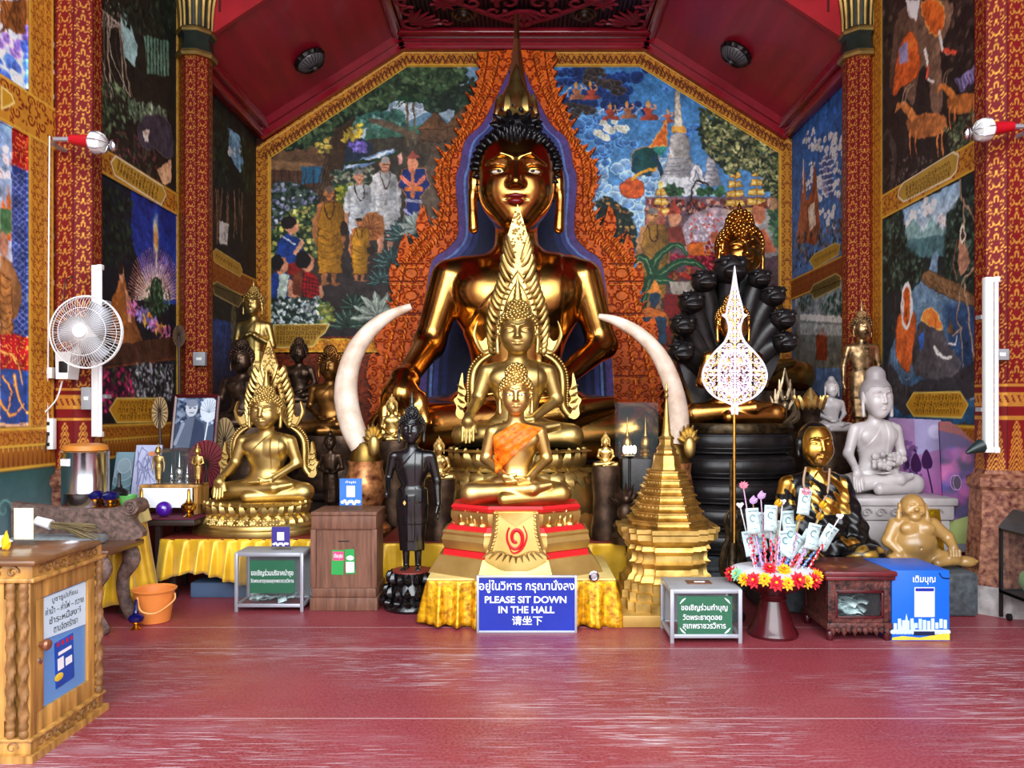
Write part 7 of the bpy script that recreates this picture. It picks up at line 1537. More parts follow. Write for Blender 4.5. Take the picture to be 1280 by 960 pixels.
for tx, a, c_, y_, h, bo in (('อยู่ในวิหาร กรุณานั่งลง', 599, 718, 733, .088, .012), ('PLEASE SIT DOWN', 606, 708, 749.5, .047, .022), ('IN THE HALL', 623, 693, 762, .047, .022), ('请坐下', 640, 678, 775.5, .062, .01)): lettering(tx, WX(a, ys), WX(c_, ys), WZ(y_, ys), h, ys-.001, M_WHITE, t, bold=bo)
b = MB(); c = (WX(742, 5.3), 5.275, WZ(719, 5.3)); b.lathe([(.034, 0), (.036, .008), (.026, .014), (.02, .01), (.001, .012)], 20); b.xf(rx(PI/2), c); tag(b.build('silver_medallion', M_STEEL), 'small round silver medallion on the front statue base, lower right', 'medallion')
# brown cabinet
x0, x1, y0, y1 = WX(388, 5.72), WX(471, 5.72), 5.72, 6.1; h = WZ(640, 5.72)
t = thing('wooden_collection_box', 'tall worn brown wooden collection box with a coin slot and stickers', 'box', ((x0+x1)/2, 5.9, 0)); b = MB(); b.box(x0+.02, x1-.02, y0+.02, y1-.01, .03, h-.02); b.build('body', M_WOODB, t)
b = MB(); b.box(x0, x1, y0, y1, h-.03, h, .008); b.box(x0+.005, x1-.005, y0, y1, h-.13, h-.03, .006); b.build('top', M_WOODB, t); b = MB(); b.box(x0-.005, x1+.005, y0-.006, y1, 0, .1, .008); b.box(x0+.005, x1-.005, y0-.002, y1, .1, .17, .01); b.build('plinth', M_WOODB, t); 
for q in ((x0, x0+.04), (x1-.04, x1)): b = MB(); b.box(q[0], q[1], y0, y0+.03, .17, h-.13, .004); b.build('stile', M_WOODB, t)
b = MB(); b.box(WX(422, 5.72), WX(436, 5.72), y0+.016, y0+.022, WZ(677, 5.72)-.004, WZ(677, 5.72)+.004); b.build('coin_slot', M_BLK, t)
b = MB(); b.box(WX(414, y0), WX(429, y0), y0+.015, y0+.019, WZ(719, y0), WZ(688, y0), R=ry(.03)); s_ = b.build('sticker', mat('sticker_green', (40, 150, 70), .5, var=.05), t); b = MB()
b.box(WX(431, y0), WX(443, y0), y0+.014, y0+.018, WZ(718, y0), WZ(687, y0), R=ry(-.06)); s2 = b.build('sticker', MATS['sticker_green'], t); b = MB(); b.box(WX(415.5, y0), WX(429, y0), y0+.0125, y0+.015, WZ(701, y0), WZ(690, y0)); b.build('pink_panel', mat('sticker_pink', (226, 70, 120), .5), s_); lettering('ปันบุญ', WX(417, y0), WX(428, y0), WZ(695.5, y0), .04, y0+.012, M_WHITE, s_, bold=.01); b = MB(); b.box(WX(432, y0), WX(442, y0), y0+.0115, y0+.014, WZ(716, y0), WZ(703, y0)); b.sph((WX(437, y0), y0+.014, WZ(698, y0)), (.028, .003, .018), 10, 6); b.build('white_panel', M_WHITE, s2)
def placard(label, px0, px1, py0, py1, Y, mt, z, txt=None, hl=.6):
    x0, x1, z1 = WX(px0, Y), WX(px1, Y), WZ(py0, Y); t = thing('placard', label, 'placard', ((x0+x1)/2, Y, z)); b = MB(); b.box(x0, x1, Y, Y+.004, z+.002, z1); b.box(x0, x1, Y, Y+.07, z, z+.004); b.build('acrylic_stand', M_GLASS, t)
    b = MB(); b.box(x0+.004, x1-.004, Y-.003, Y, z+(z1-z)*.16, z1-.004); c = b.build('card', mt, t); w = x1-x0; hh = z1-z; b = MB(); b.box(x0+w*.32, x1-w*.32, Y-.005, Y-.003, z+hh*.42, z+hh*.76); b.build('white_panel', M_WHITE, c); b = MB()
    for i in range(8): b.sph((x0+w*(.14+.1*i), Y-.003, z+hh*(.26+.04*math.sin(i*2.2))), (w*.08, .002, hh*.05), 9, 6)
    b.build('cloud_print', M_WHITE, c)
    if txt: lettering(txt, x0+w*.28, x1-w*.28, z+hh*.87, hh*.1, Y-.003, M_WHITE, c, bold=.01)
placard('blue placard on an acrylic stand on top of the brown wooden box', 424, 453, 597.5, 638, 5.8, mat('print_blue', (46, 110, 196), .4, var=.15), h, 'ทำบุญ')
placard('small purple placard on top of the left aluminium donation box', 339, 363, 658, 688, 5.78, mat('print_purple', (60, 50, 130), .4, var=.15), hL+.006)
# dark red carved box
x0, x1, y0, y1 = WX(1035, 4.98), WX(1114, 4.98), 4.98, 5.42; h = .455
t = thing('carved_donation_box', 'dark red carved wooden box with a glass window full of banknotes', 'box', ((x0+x1)/2, 5.2, 0)); M_CB = mat('carved_red_black', (84, 40, 34), .5, var=.7, scale=30, rgb2=(36, 24, 24), bump=.7, bscale=50)
for x in (x0+.02, x1-.02):
    for y in (y0+.02, y1-.02): b = MB(); b.lathe([(.02, 0), (.026, .02), (.03, .045), (.024, .06), (.03, .075)], 10, (x, y, 0)); b.build('foot', M_MAROON, t)
b = MB(); b.box(x0-.01, x1+.01, y0-.01, y1+.01, .07, .12, .012)
for i in range(11): x = x0+.03+i*(x1-x0-.06)/10; b.leaf((x, y0-.012, .09), (x, y0-.014, .035+.018*abs(math.sin(i*1.57))), .02, (0, -1, 0), .006)
b.build('apron', M_CB, t); b = MB(); w = .05
for x in (x0, x1-w):
    for y in (y0, y1-w): b.box(x, x+w, y, y+w, .12, h-.06, .006)
b.box(x0+w, x1-w, y0+.005, y0+w, h-.13, h-.06); b.box(x0+w, x1-w, y0+.005, y0+w, .12, .15); b.box(x0+.004, x0+.02, y0+w, y1-w, .12, h-.06); b.box(x1-.02, x1-.004, y0+w, y1-w, .12, h-.06); b.box(x0+w, x1-w, y1-.02, y1-.004, .12, h-.06); b.build('carcass', M_CB, t)
b = MB(); rr = .014
for q in ((x0+w-.004, x0+w+rr, .15, h-.13), (x1-w-rr, x1-w+.004, .15, h-.13), (x0+w, x1-w, .146, .146+rr), (x0+w, x1-w, h-.13-rr, h-.126)): b.box(q[0], q[1], y0-.004, y0+.02, q[2], q[3], .002)
b.build('red_window_frame', M_MAROON, t); b = MB(); b.box(x0+w, x1-w, y0+.022, y0+.026, .15, h-.13); b.build('glass_pane', M_GLASS, t); b = MB(); b.box(x0+w, x1-w, y0+w, y1-w, .10, .125); b.build('floor_board', M_MAROON, t)
b = MB(); b.box(x0-.02, x1+.02, y0-.02, y1+.02, h-.06, h-.035, .006); b.box(x0-.03, x1+.03, y0-.03, y1+.03, h-.035, h, .01); b.build('lid', mat('worn_red_lid', (92, 26, 30), .4, var=.6, scale=9, rgb2=(60, 20, 22), coat=.2), t)
put_notes(x0+.045, x1-.045, y0+.05, y0+.32, .13, 26, 'banknotes in the carved red box', 'pale banknote heaped inside the carved red box', 4)
# blue printed box
x0, x1, y0, y1 = WX(1115, 4.98), WX(1187, 4.98), 4.98, 5.4; h = WZ(713, 4.98)
t = thing('printed_box', 'bright blue printed cardboard box with white skyline and Thai heading', 'box', ((x0+x1)/2, 5.2, 0)); b = MB(); b.box(x0, x1, y0, y1, 0, h, .004); b.build('box_body', mat('box_blue', (16, 98, 206), .4, var=.08, scale=3), t); f = lambda x, y: (WX(x, y0), WZ(y, y0)); b = MB()
b.prism([f(1115, 797), f(1128, 795), f(1150, 797), f(1172, 793), f(1187, 790), f(1187, 800), f(1115, 800)], y0-.002, y0); b.build('yellow_print', mat('print_yellow', (232, 196, 60), .5), t); b = MB()
for i in range(13): b.box(WX(1117+i*5.2, y0), WX(1121+i*5.2, y0), y0-.0025, y0, WZ(787+2*math.sin(i), y0), WZ(779-6*abs(math.sin(i*1.9)), y0))
for xx, tp, hw in ((1133, 767, 4), (1141, 772, 3), (1125, 776, 3)): b.prism([f(xx-hw, 788), f(xx+hw, 788), f(xx, tp)], y0-.003, y0)
for i in range(15): b.sph((WX(1117+i*4.8, y0), y0, WZ(790, y0)), (.022, .003, .016), 8, 6)
b.build('skyline_print', mat('print_pale_blue', (190, 216, 240), .5), t); b = MB(); b.box(WX(1143, y0), WX(1168, y0), y0-.003, y0, WZ(771, y0), WZ(734, y0)); w_ = b.build('white_card', M_WHITE, t); b = MB(); b.box(WX(1144, y0), WX(1167, y0), y0-.005, y0-.003, WZ(739, y0), WZ(735, y0)); b.build('card_header', M_BLUE, w_)
lettering('เติมบุญ', WX(1141, y0), WX(1169, y0), WZ(725, y0), .058, y0-.001, M_WHITE, t, bold=.01); b = MB(); b.tube([(WX(x, y0), y0-.002, WZ(y, y0)) for x, y in crv([(1174, 716), (1178, 722), (1187, 723)], 5)], .004, 5); b.build('dark_swirl', mat('print_navy', (10, 24, 60), .5), t); b = MB(); b.box(WX(1142, y0), WX(1168, y0), y0-.004, y0, WZ(794, y0), WZ(789, y0)); b.build('dark_bar', MATS['print_navy'], t)
# offering bowl with money sticks
cx, cy = WX(966, 5.12), 5.12; s = 5.12/FPX; zf = lambda y: WZ(y, 5.12)
t = thing('offering_bowl', 'dark red lacquer pedestal bowl holding money sticks and flowers', 'bowl', (cx, cy, 0)); b = MB(); b.lathe([(30*s, 0), (31*s, .02), (29*s, .04), (26*s, .06), (22*s, .12), (17*s, .2), (15*s, .235), (17*s, .25), (15*s, .262), (16*s, .275), (30*s, .31), (46*s, .35), (54*s, .385), (55*s, .4), (52*s, .4), (44*s, .37), (.01, .35)], 48, (cx, cy, 0)); b.build('bowl', M_MAROON, t); b = MB(); b.lathe([(50*s, .385), (53*s, .41), (50*s, .435), (.01, .445)], 40, (cx, cy, 0)); b.build('white_foam', mat('white_foam', (226, 230, 236), .8), t)
PET = {k: mat('petal_'+k, c, .6, var=.2, scale=30) for k, c in (('red', (214, 26, 46)), ('yellow', (246, 186, 24)), ('green', (150, 214, 170)), ('pink', (240, 130, 150)))}; M_ST = [mat('stick_white', (230, 228, 226), .5), mat('stick_pink', (206, 170, 200), .5), mat('stick_brown', (150, 116, 84), .5), mat('stick_yellow', (220, 214, 130), .5)]
def flower(nm, c, r, m, label, group, up=(0, -.8, .6)):
    u = np.array(up)/np.linalg.norm(up); a = np.cross(u, (0, 0, 1.)); a = a/(np.linalg.norm(a)+1e-9) if np.linalg.norm(a) > .1 else np.array((1., 0, 0)); v = np.cross(u, a); t = thing(nm, label, 'flower', tuple(c), group); b = MB()
    for lay, (n, l, o) in enumerate(((9, 1.0, .05), (8, .78, .3), (6, .5, .55))):
        for k in range(n): th = 2*PI*k/n+lay*.3; d = a*math.cos(th)+v*math.sin(th); b.leaf(np.array(c)+u*r*.1*lay, np.array(c)+d*r*l+u*r*(o+.1*lay), r*.3, u, r*.04, n=5)
    b.build('petals', m, t); b = MB(); b.sph(np.array(c)+u*r*.35, r*.2, 7, 5); b.build('flower_centre', PET['yellow'] if m is not PET['yellow'] else PET['red'], t)
for i, k in enumerate(('red', 'green', 'yellow', 'red', 'yellow', 'red', 'yellow', 'red', 'yellow', 'red', 'yellow', 'red', 'red')):
    a = PI+PI*(i+.3)/12.5; flower('artificial_flower', (cx+math.cos(a)*52*s, cy+math.sin(a)*52*s, .41+.012*math.sin(i*2)), .058 if k == 'red' else .05, PET[k], k+' artificial flower on the rim of the dark red offering bowl', 'flowers around the offering bowl', (math.cos(a), math.sin(a)-.2, .5))
flower('artificial_flower', (cx-.06, cy-.12, .46), .05, PET['red'], 'red artificial flower lying on the white foam, left of centre', None, (0, -.5, 1)); flower('artificial_flower', (cx+.03, cy-.13, .455), .052, PET['yellow'], 'yellow artificial flower lying on the white foam, centre', None, (0, -.5, 1))
sticks = [(929, 608, 'p', 0, 1), (925, 632, 'k', 0, 0), (938, 640, 'n', 4, 1), (941, 628, 'l', 0, 2), (951, 622, 'l', 0, 1), (953, 645, 'n', -6, 2), (948, 660, 'n', 8, 0), (969, 655, 'n', 2, 3), (962, 636, 'n', -3, 1), (972, 632, 'g', 0, 2), (978, 628, 'k', 0, 0), (987, 643, 'n', 3, 1), (990, 660, 'n', 0, 0), (999, 650, 'g', 0, 3), (1007, 616, 'f', -10, 2), (996, 672, 'n', -38, 3), (1012, 668, 'n', -30, 1), (1028, 634, 'g', 0, 2), (1020, 660, 'n', -14, 1), (1040, 662, 'n', -34, 0), (1050, 646, 'k', -40, 0), (1024, 648, 'g', 0, 3), (984, 668, 'n', 5, 2), (933, 668, 'n', 10, 1)]
TIP = {'g': 'gold leaf tip', 'l': 'mauve petal tip', 'k': 'white knot tip', 'p': 'pink flower tip', 'n': 'banknote clipped upright', 'f': 'banknote and pink flower tip'}
M_GT = mat('tip_gold', (214, 160, 24), .35, .5); M_LT = mat('tip_mauve', (186, 150, 196), .5)
for i, (px, py, k, ang, c_) in enumerate(sticks):
    f = (px-966)/75; d = (rnd.uniform(-.05, .12)); Y = cy+d; top = np.array(P3(px, py, Y)); bx = cx+f*.20; bot = np.array((bx, cy+d*.7, .44)); t = thing('money_stick', None, 'stick', tuple(bot), 'money sticks in the offering bowl')
    side = 'leftmost' if px < 930 else ('left' if px < 955 else ('middle' if px < 1000 else 'right')); t['label'] = 'money stick with %s, in the %s part of the offering bowl' % (TIP[k], side)
    b = MB(); b.tube([bot, top], [.005, .004], 6); dd = top-bot; b.build('stick', M_ST[c_], t); b = MB()
    for j in range(9): q = bot+dd*(.06+.05*j); b.sph(q+np.array((.006*math.sin(j*2), 0, 0)), (.009, .009, .012), 6, 4)
    b.build('beads', [PET['red'], PET['pink'], M_LT, mat('bead_blue', (90, 130, 190), .4)][i % 4], t)
    if k in 'nf':
        b = MB(); w, hh = .042, .085; b.ring_loft([[(-w, -.006+.008*math.sin(z*28), z), (w, -.006+.008*math.sin(z*28+.5), z), (w, -.004+.008*math.sin(z*28+.5), z), (-w, -.004+.008*math.sin(z*28), z)] for z in np.linspace(-hh, hh, 8)]); b.xf(ry(math.radians(-ang))).xf(None, top-dd/np.linalg.norm(dd)*.06+np.array((0, -.008, 0))); nb = b.build('banknote', M_NOTE, t, 180)
        b = MB(); R_ = ry(math.radians(-ang)); pp = lambda x, z: R_@np.array((x, -.016, z))+top-dd/np.linalg.norm(dd)*.06+np.array((0, -.002, 0)); b.tube([pp(.018*math.cos(a), .02+.022*math.sin(a)) for a in np.linspace(.6, 5.2, 12)], .003, 5); b.tube([pp(-.03, .068), pp(.03, .068)], .002, 4); b.tube([pp(-.02, -.05), pp(.02, -.05)], .004, 4); b.build('note_print', mat('note_ink', (90, 130, 136), .6), nb)
    if k == 'f' or k == 'p':
        b = MB()
        for j in range(9): a = j*2*PI/9; b.leaf(top, top+np.array((math.cos(a)*.034, -.012, math.sin(a)*.026+.012)), .012, (0, -1, 0), .003, n=5)
        b.build('flower_tip', PET['pink'], t)
    elif k in 'gl':
        b = MB(); b.leaf(top-np.array((0, 0, .012)), top+np.array((.004, -.01, .05)), .026, (0, -1, 0), .004); b.leaf(top, top+np.array((.032, -.01, .03)), .018, (0, -1, 0), .004); b.build('leaf_tip', M_GT if k == 'g' else M_LT, t)
    elif k == 'k': b = MB(); b.sph(top, .018, 8, 6); b.sph(top+np.array((.014, 0, .01)), .012, 7, 5); b.sph(top+np.array((-.014, 0, .008)), .012, 7, 5); b.build('knot_tip', M_ST[0], t)
# ceremonial fan on a pole
YT = 5.5; fx = lambda x, y, d=0: (WX(x, YT), YT+d, WZ(y, YT)); c = Canvas(870, 326, 966, 522, 3.2, (20, 10, 30)); A = 918
h_ = crv([(918, 331), (914, 360), (908, 384), (907, 391), (902, 394), (907, 399), (910, 412), (905, 426), (892, 440), (881, 455), (877, 470), (881, 484), (892, 496), (906, 503), (918, 508)], 8); full = list(map(tuple, h_))+[(2*A-x, y) for x, y in h_[::-1]]
k = Canvas(870, 326, 966, 522, 3.2); k.poly(full, (255,)*3); ins = k.A[..., 0]/255; e_ = Canvas(870, 326, 966, 522, 3.2); e_.stroke(full+[full[0]], 4.2, (255,)*3); edge = e_.A[..., 0]/255
jj, ii = np.meshgrid(np.arange(c.W), np.arange(c.H)); X = c.x0+jj/c.S; Y_ = c.y0+ii/c.S; g = np.maximum(samp(TILE, (X-A)/24, (Y_-330)/24), samp(TILE, (X-A)/15+.5, (Y_-330)/15+.3)); inner = ((X-A)/22)**2+((Y_-466)/30)**2 < 1
mask = (ins > .5) & ((g > .12) | (edge > .5) | (np.abs(X-A) < 1.2) | (inner & (np.abs(np.hypot((X-A)/22, (Y_-466)/30)-.93) < .08)))
mask |= np.roll(mask, 1, 0) | np.roll(mask, 1, 1); c.A[..., :3] = np.where((g > .55)[..., None], np.array((238, 226, 240), np.float32), np.array((206, 176, 214), np.float32)); gold = samp(TILE, (X-A)/27+.5, (Y_-330)/27+.2) > .75; c.A[..., :3] = np.where((gold & ~inner)[..., None], np.array((232, 200, 80), np.float32), c.A[..., :3]); c.A[edge > .5, :3] = (240, 232, 244)
t = thing('ceremonial_fan', 'white and gold openwork ceremonial fan on a thin brass pole', 'fan', (WX(A, YT), YT, 0)); sheet('fan_panel', c, lambda X, Y: np.stack([WX(X, YT), np.full(X.shape, YT-.01), WZ(Y, YT)], -1), mat_paint('fan_paint', .45), t, mask=mask, back=(0, .022, 0))
b = MB(); b.tube([fx(918, 704), fx(918, 508)], .011, 8); b.build('pole', M_BRASS, t); b = MB()
for a in range(6): th = a*PI/3; b.leaf(fx(918, 512), (fx(918, 512)[0]+math.cos(th)*.045, YT-.012, fx(918, 512)[2]+math.sin(th)*.045), .018, (0, -1, 0), .004)
b.build('flower_knot', M_WHITE, t); b = MB(); b.tube([fx(914, 720), fx(914, 575)], .014, 8); b.tube([fx(914, 578), fx(921, 577)], .008, 6); zb = .02; b.lathe([(.085, 0), (.09, .03), (.07, .06), (.05, .1), (.035, .3), (.05, .33), (.035, .36), (.03, .55)], 20, fx(916, 700)[:2]+(0,))
for s_ in (-1, 1): b.tube(crv([fx(916+s_*3, 730), fx(916+s_*12, 715), fx(916+s_*11, 690), fx(916+s_*5, 672), fx(916+s_*9, 650), fx(916+s_*4, 638)], 6), [.02, .03, .022, .006], 7)
b.build('stand', MATS['black_gilt'], t)
# tusks on stands
def tusk(label, pts, rr, Y, m_v, cx_, zb_):
    t = thing('elephant_tusk', label, 'tusk', (WX(cx_, Y), Y, zb_)); px = Y/FPX; P = crv(pts, 10); b = MB(); b.tube([(WX(x, Y), Y-.15*math.sin(i/len(P)*PI)*0, WZ(y, Y)) for i, (x, y) in enumerate(P)], [r*px for r in rr], 20, up=(0, 1, 0)); b.build('ivory', mat('ivory', (232, 216, 200), .38, var=.1, scale=7, rgb2=(206, 176, 150), spec=.5), t)
    bx, by = pts[0]; b = MB(); b.lathe([(19*px, -14*px), (20*px, -6*px), (17*px, 4*px), (15*px, 12*px), (13*px, 14*px)], 24, (WX(bx, Y), Y, WZ(by, Y)))
    b.build('collar', GOLDS['gold_old'], t); b = MB(); z0 = WZ(by+10, Y); z2 = zb_; H = z0-z2; b.lathe([(30*px, z2), (31*px, z2+.06*H), (24*px, z2+.14*H), (26*px, z2+.22*H), (16*px, z2+.3*H), (20*px, z2+.38*H), (26*px, z2+.55*H), (25*px, z2+.72*H), (21*px, z2+.9*H), (22*px, z0)], 28, (WX(bx, Y), Y, 0), ribs=14, ribd=.02); b.build('vase', m_v, t)
    b = MB()
    for k in range(7): a = math.radians(20+k*24); o = np.array((WX(bx+14, Y), Y-.14, WZ(by-14, Y))); b.leaf(o, o+np.array((math.cos(a)*.1, -.01, math.sin(a)*.17)), .035, (0, -1, 0), .012)
    b.sph((WX(bx+15, Y), Y-.17, WZ(by-10, Y)), (.05, .03, .09), 10, 8); b.build('gilt_crest', GOLDS['gold_paint'], t)
M_VASE = mat('red_gilt_vase', (190, 130, 80), .35, .6, var=.6, scale=16, rgb2=(130, 50, 34))
tusk('curved white elephant tusk on a red-gold vase, left of the central statue', [(457, 566), (443, 540), (434, 508), (433, 478), (441, 446), (459, 417), (484, 396), (514, 383)], [14, 15, 15, 13, 11, 8, 4], 6.7, M_VASE, 457, .44)
tusk('curved white elephant tusk behind the pagoda model, right of the central statue', [(842, 568), (848, 540), (847, 508), (838, 474), (823, 443), (800, 418), (772, 402), (748, 395)], [13, 13, 12, 11, 9, 7, 3], 6.56, M_VASE, 842, .205)
# acrylic case with two small stupas, lamp
Yc = 6.8; t = thing('display_case', 'clear acrylic case holding two small gold stupas, right of the central statue', 'case', (WX(792, Yc), Yc, .44)); x0, x1, z0, z1 = WX(771, Yc), WX(820, Yc), WZ(572, Yc), WZ(503, Yc); b = MB(); w = .006
for q in ((x0, x1, Yc-.12, Yc-.12+w), (x0, x1, Yc+.12-w, Yc+.12), (x0, x0+w, Yc-.12, Yc+.12), (x1-w, x1, Yc-.12, Yc+.12)): b.box(*q, z0, z1)
b.box(x0, x1, Yc-.12, Yc+.12, z1-w, z1); b.build('case_panes', M_GLASS, t); b = MB(); b.box(x0+.03, x1+.01, Yc-.13, Yc+.13, 0, z0, .01); b.build('stand', MATS['black_matt'], t)
def stupa(c, h, label, group, m): b = MB(); b.lathe([(.14*h, 0), (.15*h, .05*h), (.1*h, .09*h), (.13*h, .14*h), (.08*h, .2*h), (.11*h, .26*h), (.12*h, .34*h), (.1*h, .44*h), (.05*h, .5*h), (.06*h, .53*h), (.03*h, .6*h), (.02*h, .8*h), (.012*h, .84*h), (.001, h)], 16, c); tag(b.build('miniature_stupa', m), label, 'ornament', group)
for s_, w_ in ((-.08, 'left'), (.08, 'right')): stupa(((x0+x1)/2+s_, Yc, z0+.001), .36, 'miniature gold stupa on the %s inside the acrylic case by the pagoda' % w_, 'stupas in the acrylic case', GOLDS['gold_bright'])
t = thing('candle_lamp', 'lit white candle lamp in front of the acrylic stupa case', 'lamp', (WX(787, 6.2), 6.2, .44)); b = MB(); zb = WZ(570, 6.2); b.lathe([(.06, .44), (.05, .47), (.012, .5), (.012, zb-.02), (.06, zb), (.05, zb+.008)], 14, (WX(787, 6.2), 6.2, 0)); b.build('holder', M_BLK, t); b = MB()
for i in range(4): b.sph((WX(781+i*4, 6.2), 6.2, WZ(562, 6.2)), (.016, .016, .034), 8, 6)
b.build('glowing_bulbs', mat('bulb_glow', (255, 244, 214), .4, emit=9), t)
t = thing('serpent_buddha_figurine', 'small dark bronze figurine with a spiky serpent hood, left of the pagoda', 'figurine', (WX(783, 6.1), 6.1, .44)); b = MB(); cc = np.array((WX(783, 6.1), 6.1, 0)); b.lathe([(.12, .44), (.12, .5), (.09, .53), (.11, .58), (.08, .62)], 18, cc); b.sph(cc+(0, 0, .68), (.075, .06, .09), 10, 8); b.sph(cc+(0, -.01, .79), .04, 10, 8)
for k in range(7): a = math.radians(15+k*25); b.leaf(cc+(0, .03, .72), cc+(math.cos(a)*.15, .03, .76+math.sin(a)*.16), .025, (0, -1, 0), .008)
b.build('figurine', BZ, t)
# ================================================================== left foreground and wall fittings
# glazed teak cabinet
t = thing('teak_donation_cabinet', 'glazed teak cabinet with twisted corner posts at the lower left', 'cabinet', (-2.5, 3.55, 0)); X0, X1, Y0, Y1, H = -3.02, -2.10, 3.27, 3.83, .86
b = MB(); b.hexa([(X0-.02, Y0-.02, 0), (X1+.02, Y0-.02, 0), (X1+.02, Y1+.02, 0), (X0-.02, Y1+.02, 0)], [(X0-.02, Y0-.02, .03), (X1+.02, Y0-.02, .03), (X1+.02, Y1+.02, .03), (X0-.02, Y1+.02, .03)]); b.box(X0, X1, Y0, Y1, .03, .085, .004); b.box(X0-.012, X1+.012, Y0-.012, Y1+.012, .085, .1, .006); b.build('base', M_TEAK, t)
b = MB(); b.box(X0, X1, Y0+.01, Y1-.01, H-.085, H-.025, .004); b.box(X0-.015, X1+.015, Y0-.005, Y1+.005, H-.1, H-.08, .006); b.build('frieze', M_TEAK, t); b = MB(); b.box(X0-.03, X1+.03, Y0-.02, Y1-.06, H-.025, H, .01); b.build('top', mat('teak_top', (112, 74, 42), .3, var=.25, scale=5, stretch=(1, 8, 1), coat=.3), t)
zd0, zd1 = .1, H-.1; b = MB(); b.box(X0+.03, X1-.03, Y1-.03, Y1-.02, zd0, zd1); b.box(X0+.03, X1-.03, Y0+.03, Y1-.03, zd0-.02, zd0); b.build('carcass', mat('pale_blue_lining', (120, 160, 206), .5), t)
for y in (Y0+.005, Y1-.045): b = MB(); b.box(X1-.045, X1-.005, y, y+.04, zd0, zd1, .004); b.build('corner_stile', M_TEAK, t)
b = MB(); w = .085; ya, yb = Y0+.05, Y1-.05
for q in ((ya, yb, zd0, zd0+w), (ya, yb, zd1-w, zd1), (ya, ya+w*.7, zd0+w, zd1-w), (yb-w*.7, yb, zd0+w, zd1-w)): b.box(X1-.035, X1-.012, *q, .003)
d = b.build('side_door', M_TEAK, t); b = MB(); b.box(X1-.032, X1-.026, ya+w*.7, yb-w*.7, zd0+w, zd1-w); b.build('blue_pane', mat('blue_glass', (96, 146, 206), .12, var=.06, scale=2), d); b = MB(); b.lathe([(.012, 0), (.012, .02), (.022, .025), (.026, .035), (.02, .045), (.001, .05)], 16); b.xf(ry(PI/2), (X1-.014, ya+.03, .475)); b.build('knob', mat('copper_knob', (150, 96, 70), .3, .5), d); b = MB(); b.lathe([(.014, 0), (.014, .008), (.006, .012)], 14); b.xf(ry(PI/2), (X1-.014, ya+.03, .405)); b.build('lock', M_STEEL, d)
side = lambda q: np.stack([np.full(len(q), X1-.024)+(q[:, 1]*0), q[:, 0], q[:, 2]], 1)
b = MB(); b.hexa([(X1-.026, ya+.062, .485), (X1-.022, ya+.062, .485), (X1-.022, yb-.062, .462), (X1-.026, yb-.062, .462)], [(X1-.026, ya+.062, .668), (X1-.022, ya+.062, .668), (X1-.022, yb-.062, .668), (X1-.026, yb-.062, .668)]); pp = b.build('paper_notice', mat('paper_blue_white', (200, 222, 236), .6, var=.04), d)
for tx, f0, f1, z in (('บูชาธูปเทียน', .2, .8, .64), ('ค่าน้ำ – ค่าไฟ – ถวาย', .06, .95, .598), ('ชำระหนี้สงฆ์', .14, .88, .553), ('ตามจิตศรัทธา', .24, .8, .508)):
    lettering(tx, ya+.065+.33*f0, ya+.065+.33*f1, z, .034, 0, M_BLK, pp, bold=.004, frame=lambda q: np.stack([np.full(len(q), X1-.0205), q[:, 0], q[:, 2]-.03*(q[:, 0]-ya-.2)], 1))
b = MB(); b.box(X1-.026, X1-.022, ya+.16, ya+.30, .235, .445, R=rx(.05)); st = b.build('blue_sticker', mat('sticker_blue', (20, 74, 170), .4, var=.2), d); b = MB(); b.box(X1-.0225, X1-.021, ya+.175, ya+.22, .31, .365, R=rx(.05)); b.box(X1-.0225, X1-.021, ya+.235, ya+.285, .315, .35, R=rx(.05)); b.box(X1-.0225, X1-.021, ya+.18, ya+.28, .38, .395, R=rx(.05)); b.build('white_print', M_WHITE, st); b = MB(); b.sph((X1-.022, ya+.185, .28), (.002, .035, .018), 10, 6); b.build('yellow_print', MATS['print_yellow'], st); b = MB()
for i in range(4): b.box(X1-.0225, X1-.021, ya+.17+i*.035, ya+.185+i*.035, .42, .44, R=rx(.05))
b.build('red_print', RB, st)
b = MB(); b.box(X1-.12, X1-.04, Y0+.03, Y0+.05, zd0, zd1); b.box(X0+.02, X1-.12, Y0+.008, Y0+.03, zd0, zd0+.07); b.box(X0+.02, X1-.12, Y0+.008, Y0+.03, zd1-.07, zd1); b.box(X1-.19, X1-.11, Y0+.008, Y0+.03, zd0+.07, zd1-.07); b.box(X0+.02, X0+.1, Y0+.008, Y0+.03, zd0+.07, zd1-.07); d = b.build('front_door', M_TEAK, t); b = MB(); b.box(X0+.1, X1-.19, Y0+.014, Y0+.02, zd0+.07, zd1-.07); b.build('blue_pane', MATS['blue_glass'], d); b = MB(); b.lathe([(.015, 0), (.02, .02), (.001, .03)], 12); b.xf(rx(PI/2), (X1-.25, Y0+.012, .42)); b.build('lock', M_STEEL, d)
for x, y in ((X1-.085, Y0+.0), (X1-.03, Y0-.0), (X1-.005, Y1-.03)):
    b = MB(); n = 60; z_ = np.linspace(zd0+.0, zd1, n); R = []
    for i, z in enumerate(z_):
        f = i/(n-1); tw = f*22; base_ = .018 if .12 < f < .84 else .014+.006*abs(math.sin(f*60)); R.append([(x+(base_*(1+(.24*math.cos(2*(th-tw)) if .12 < f < .84 else 0)))*math.cos(th), y+(base_*(1+(.24*math.cos(2*(th-tw)) if .12 < f < .84 else 0)))*math.sin(th), z) for th in np.linspace(0, 2*PI, 12, endpoint=False)])
    b.ring_loft(R); b.build('twisted_post', M_TEAKD, t)
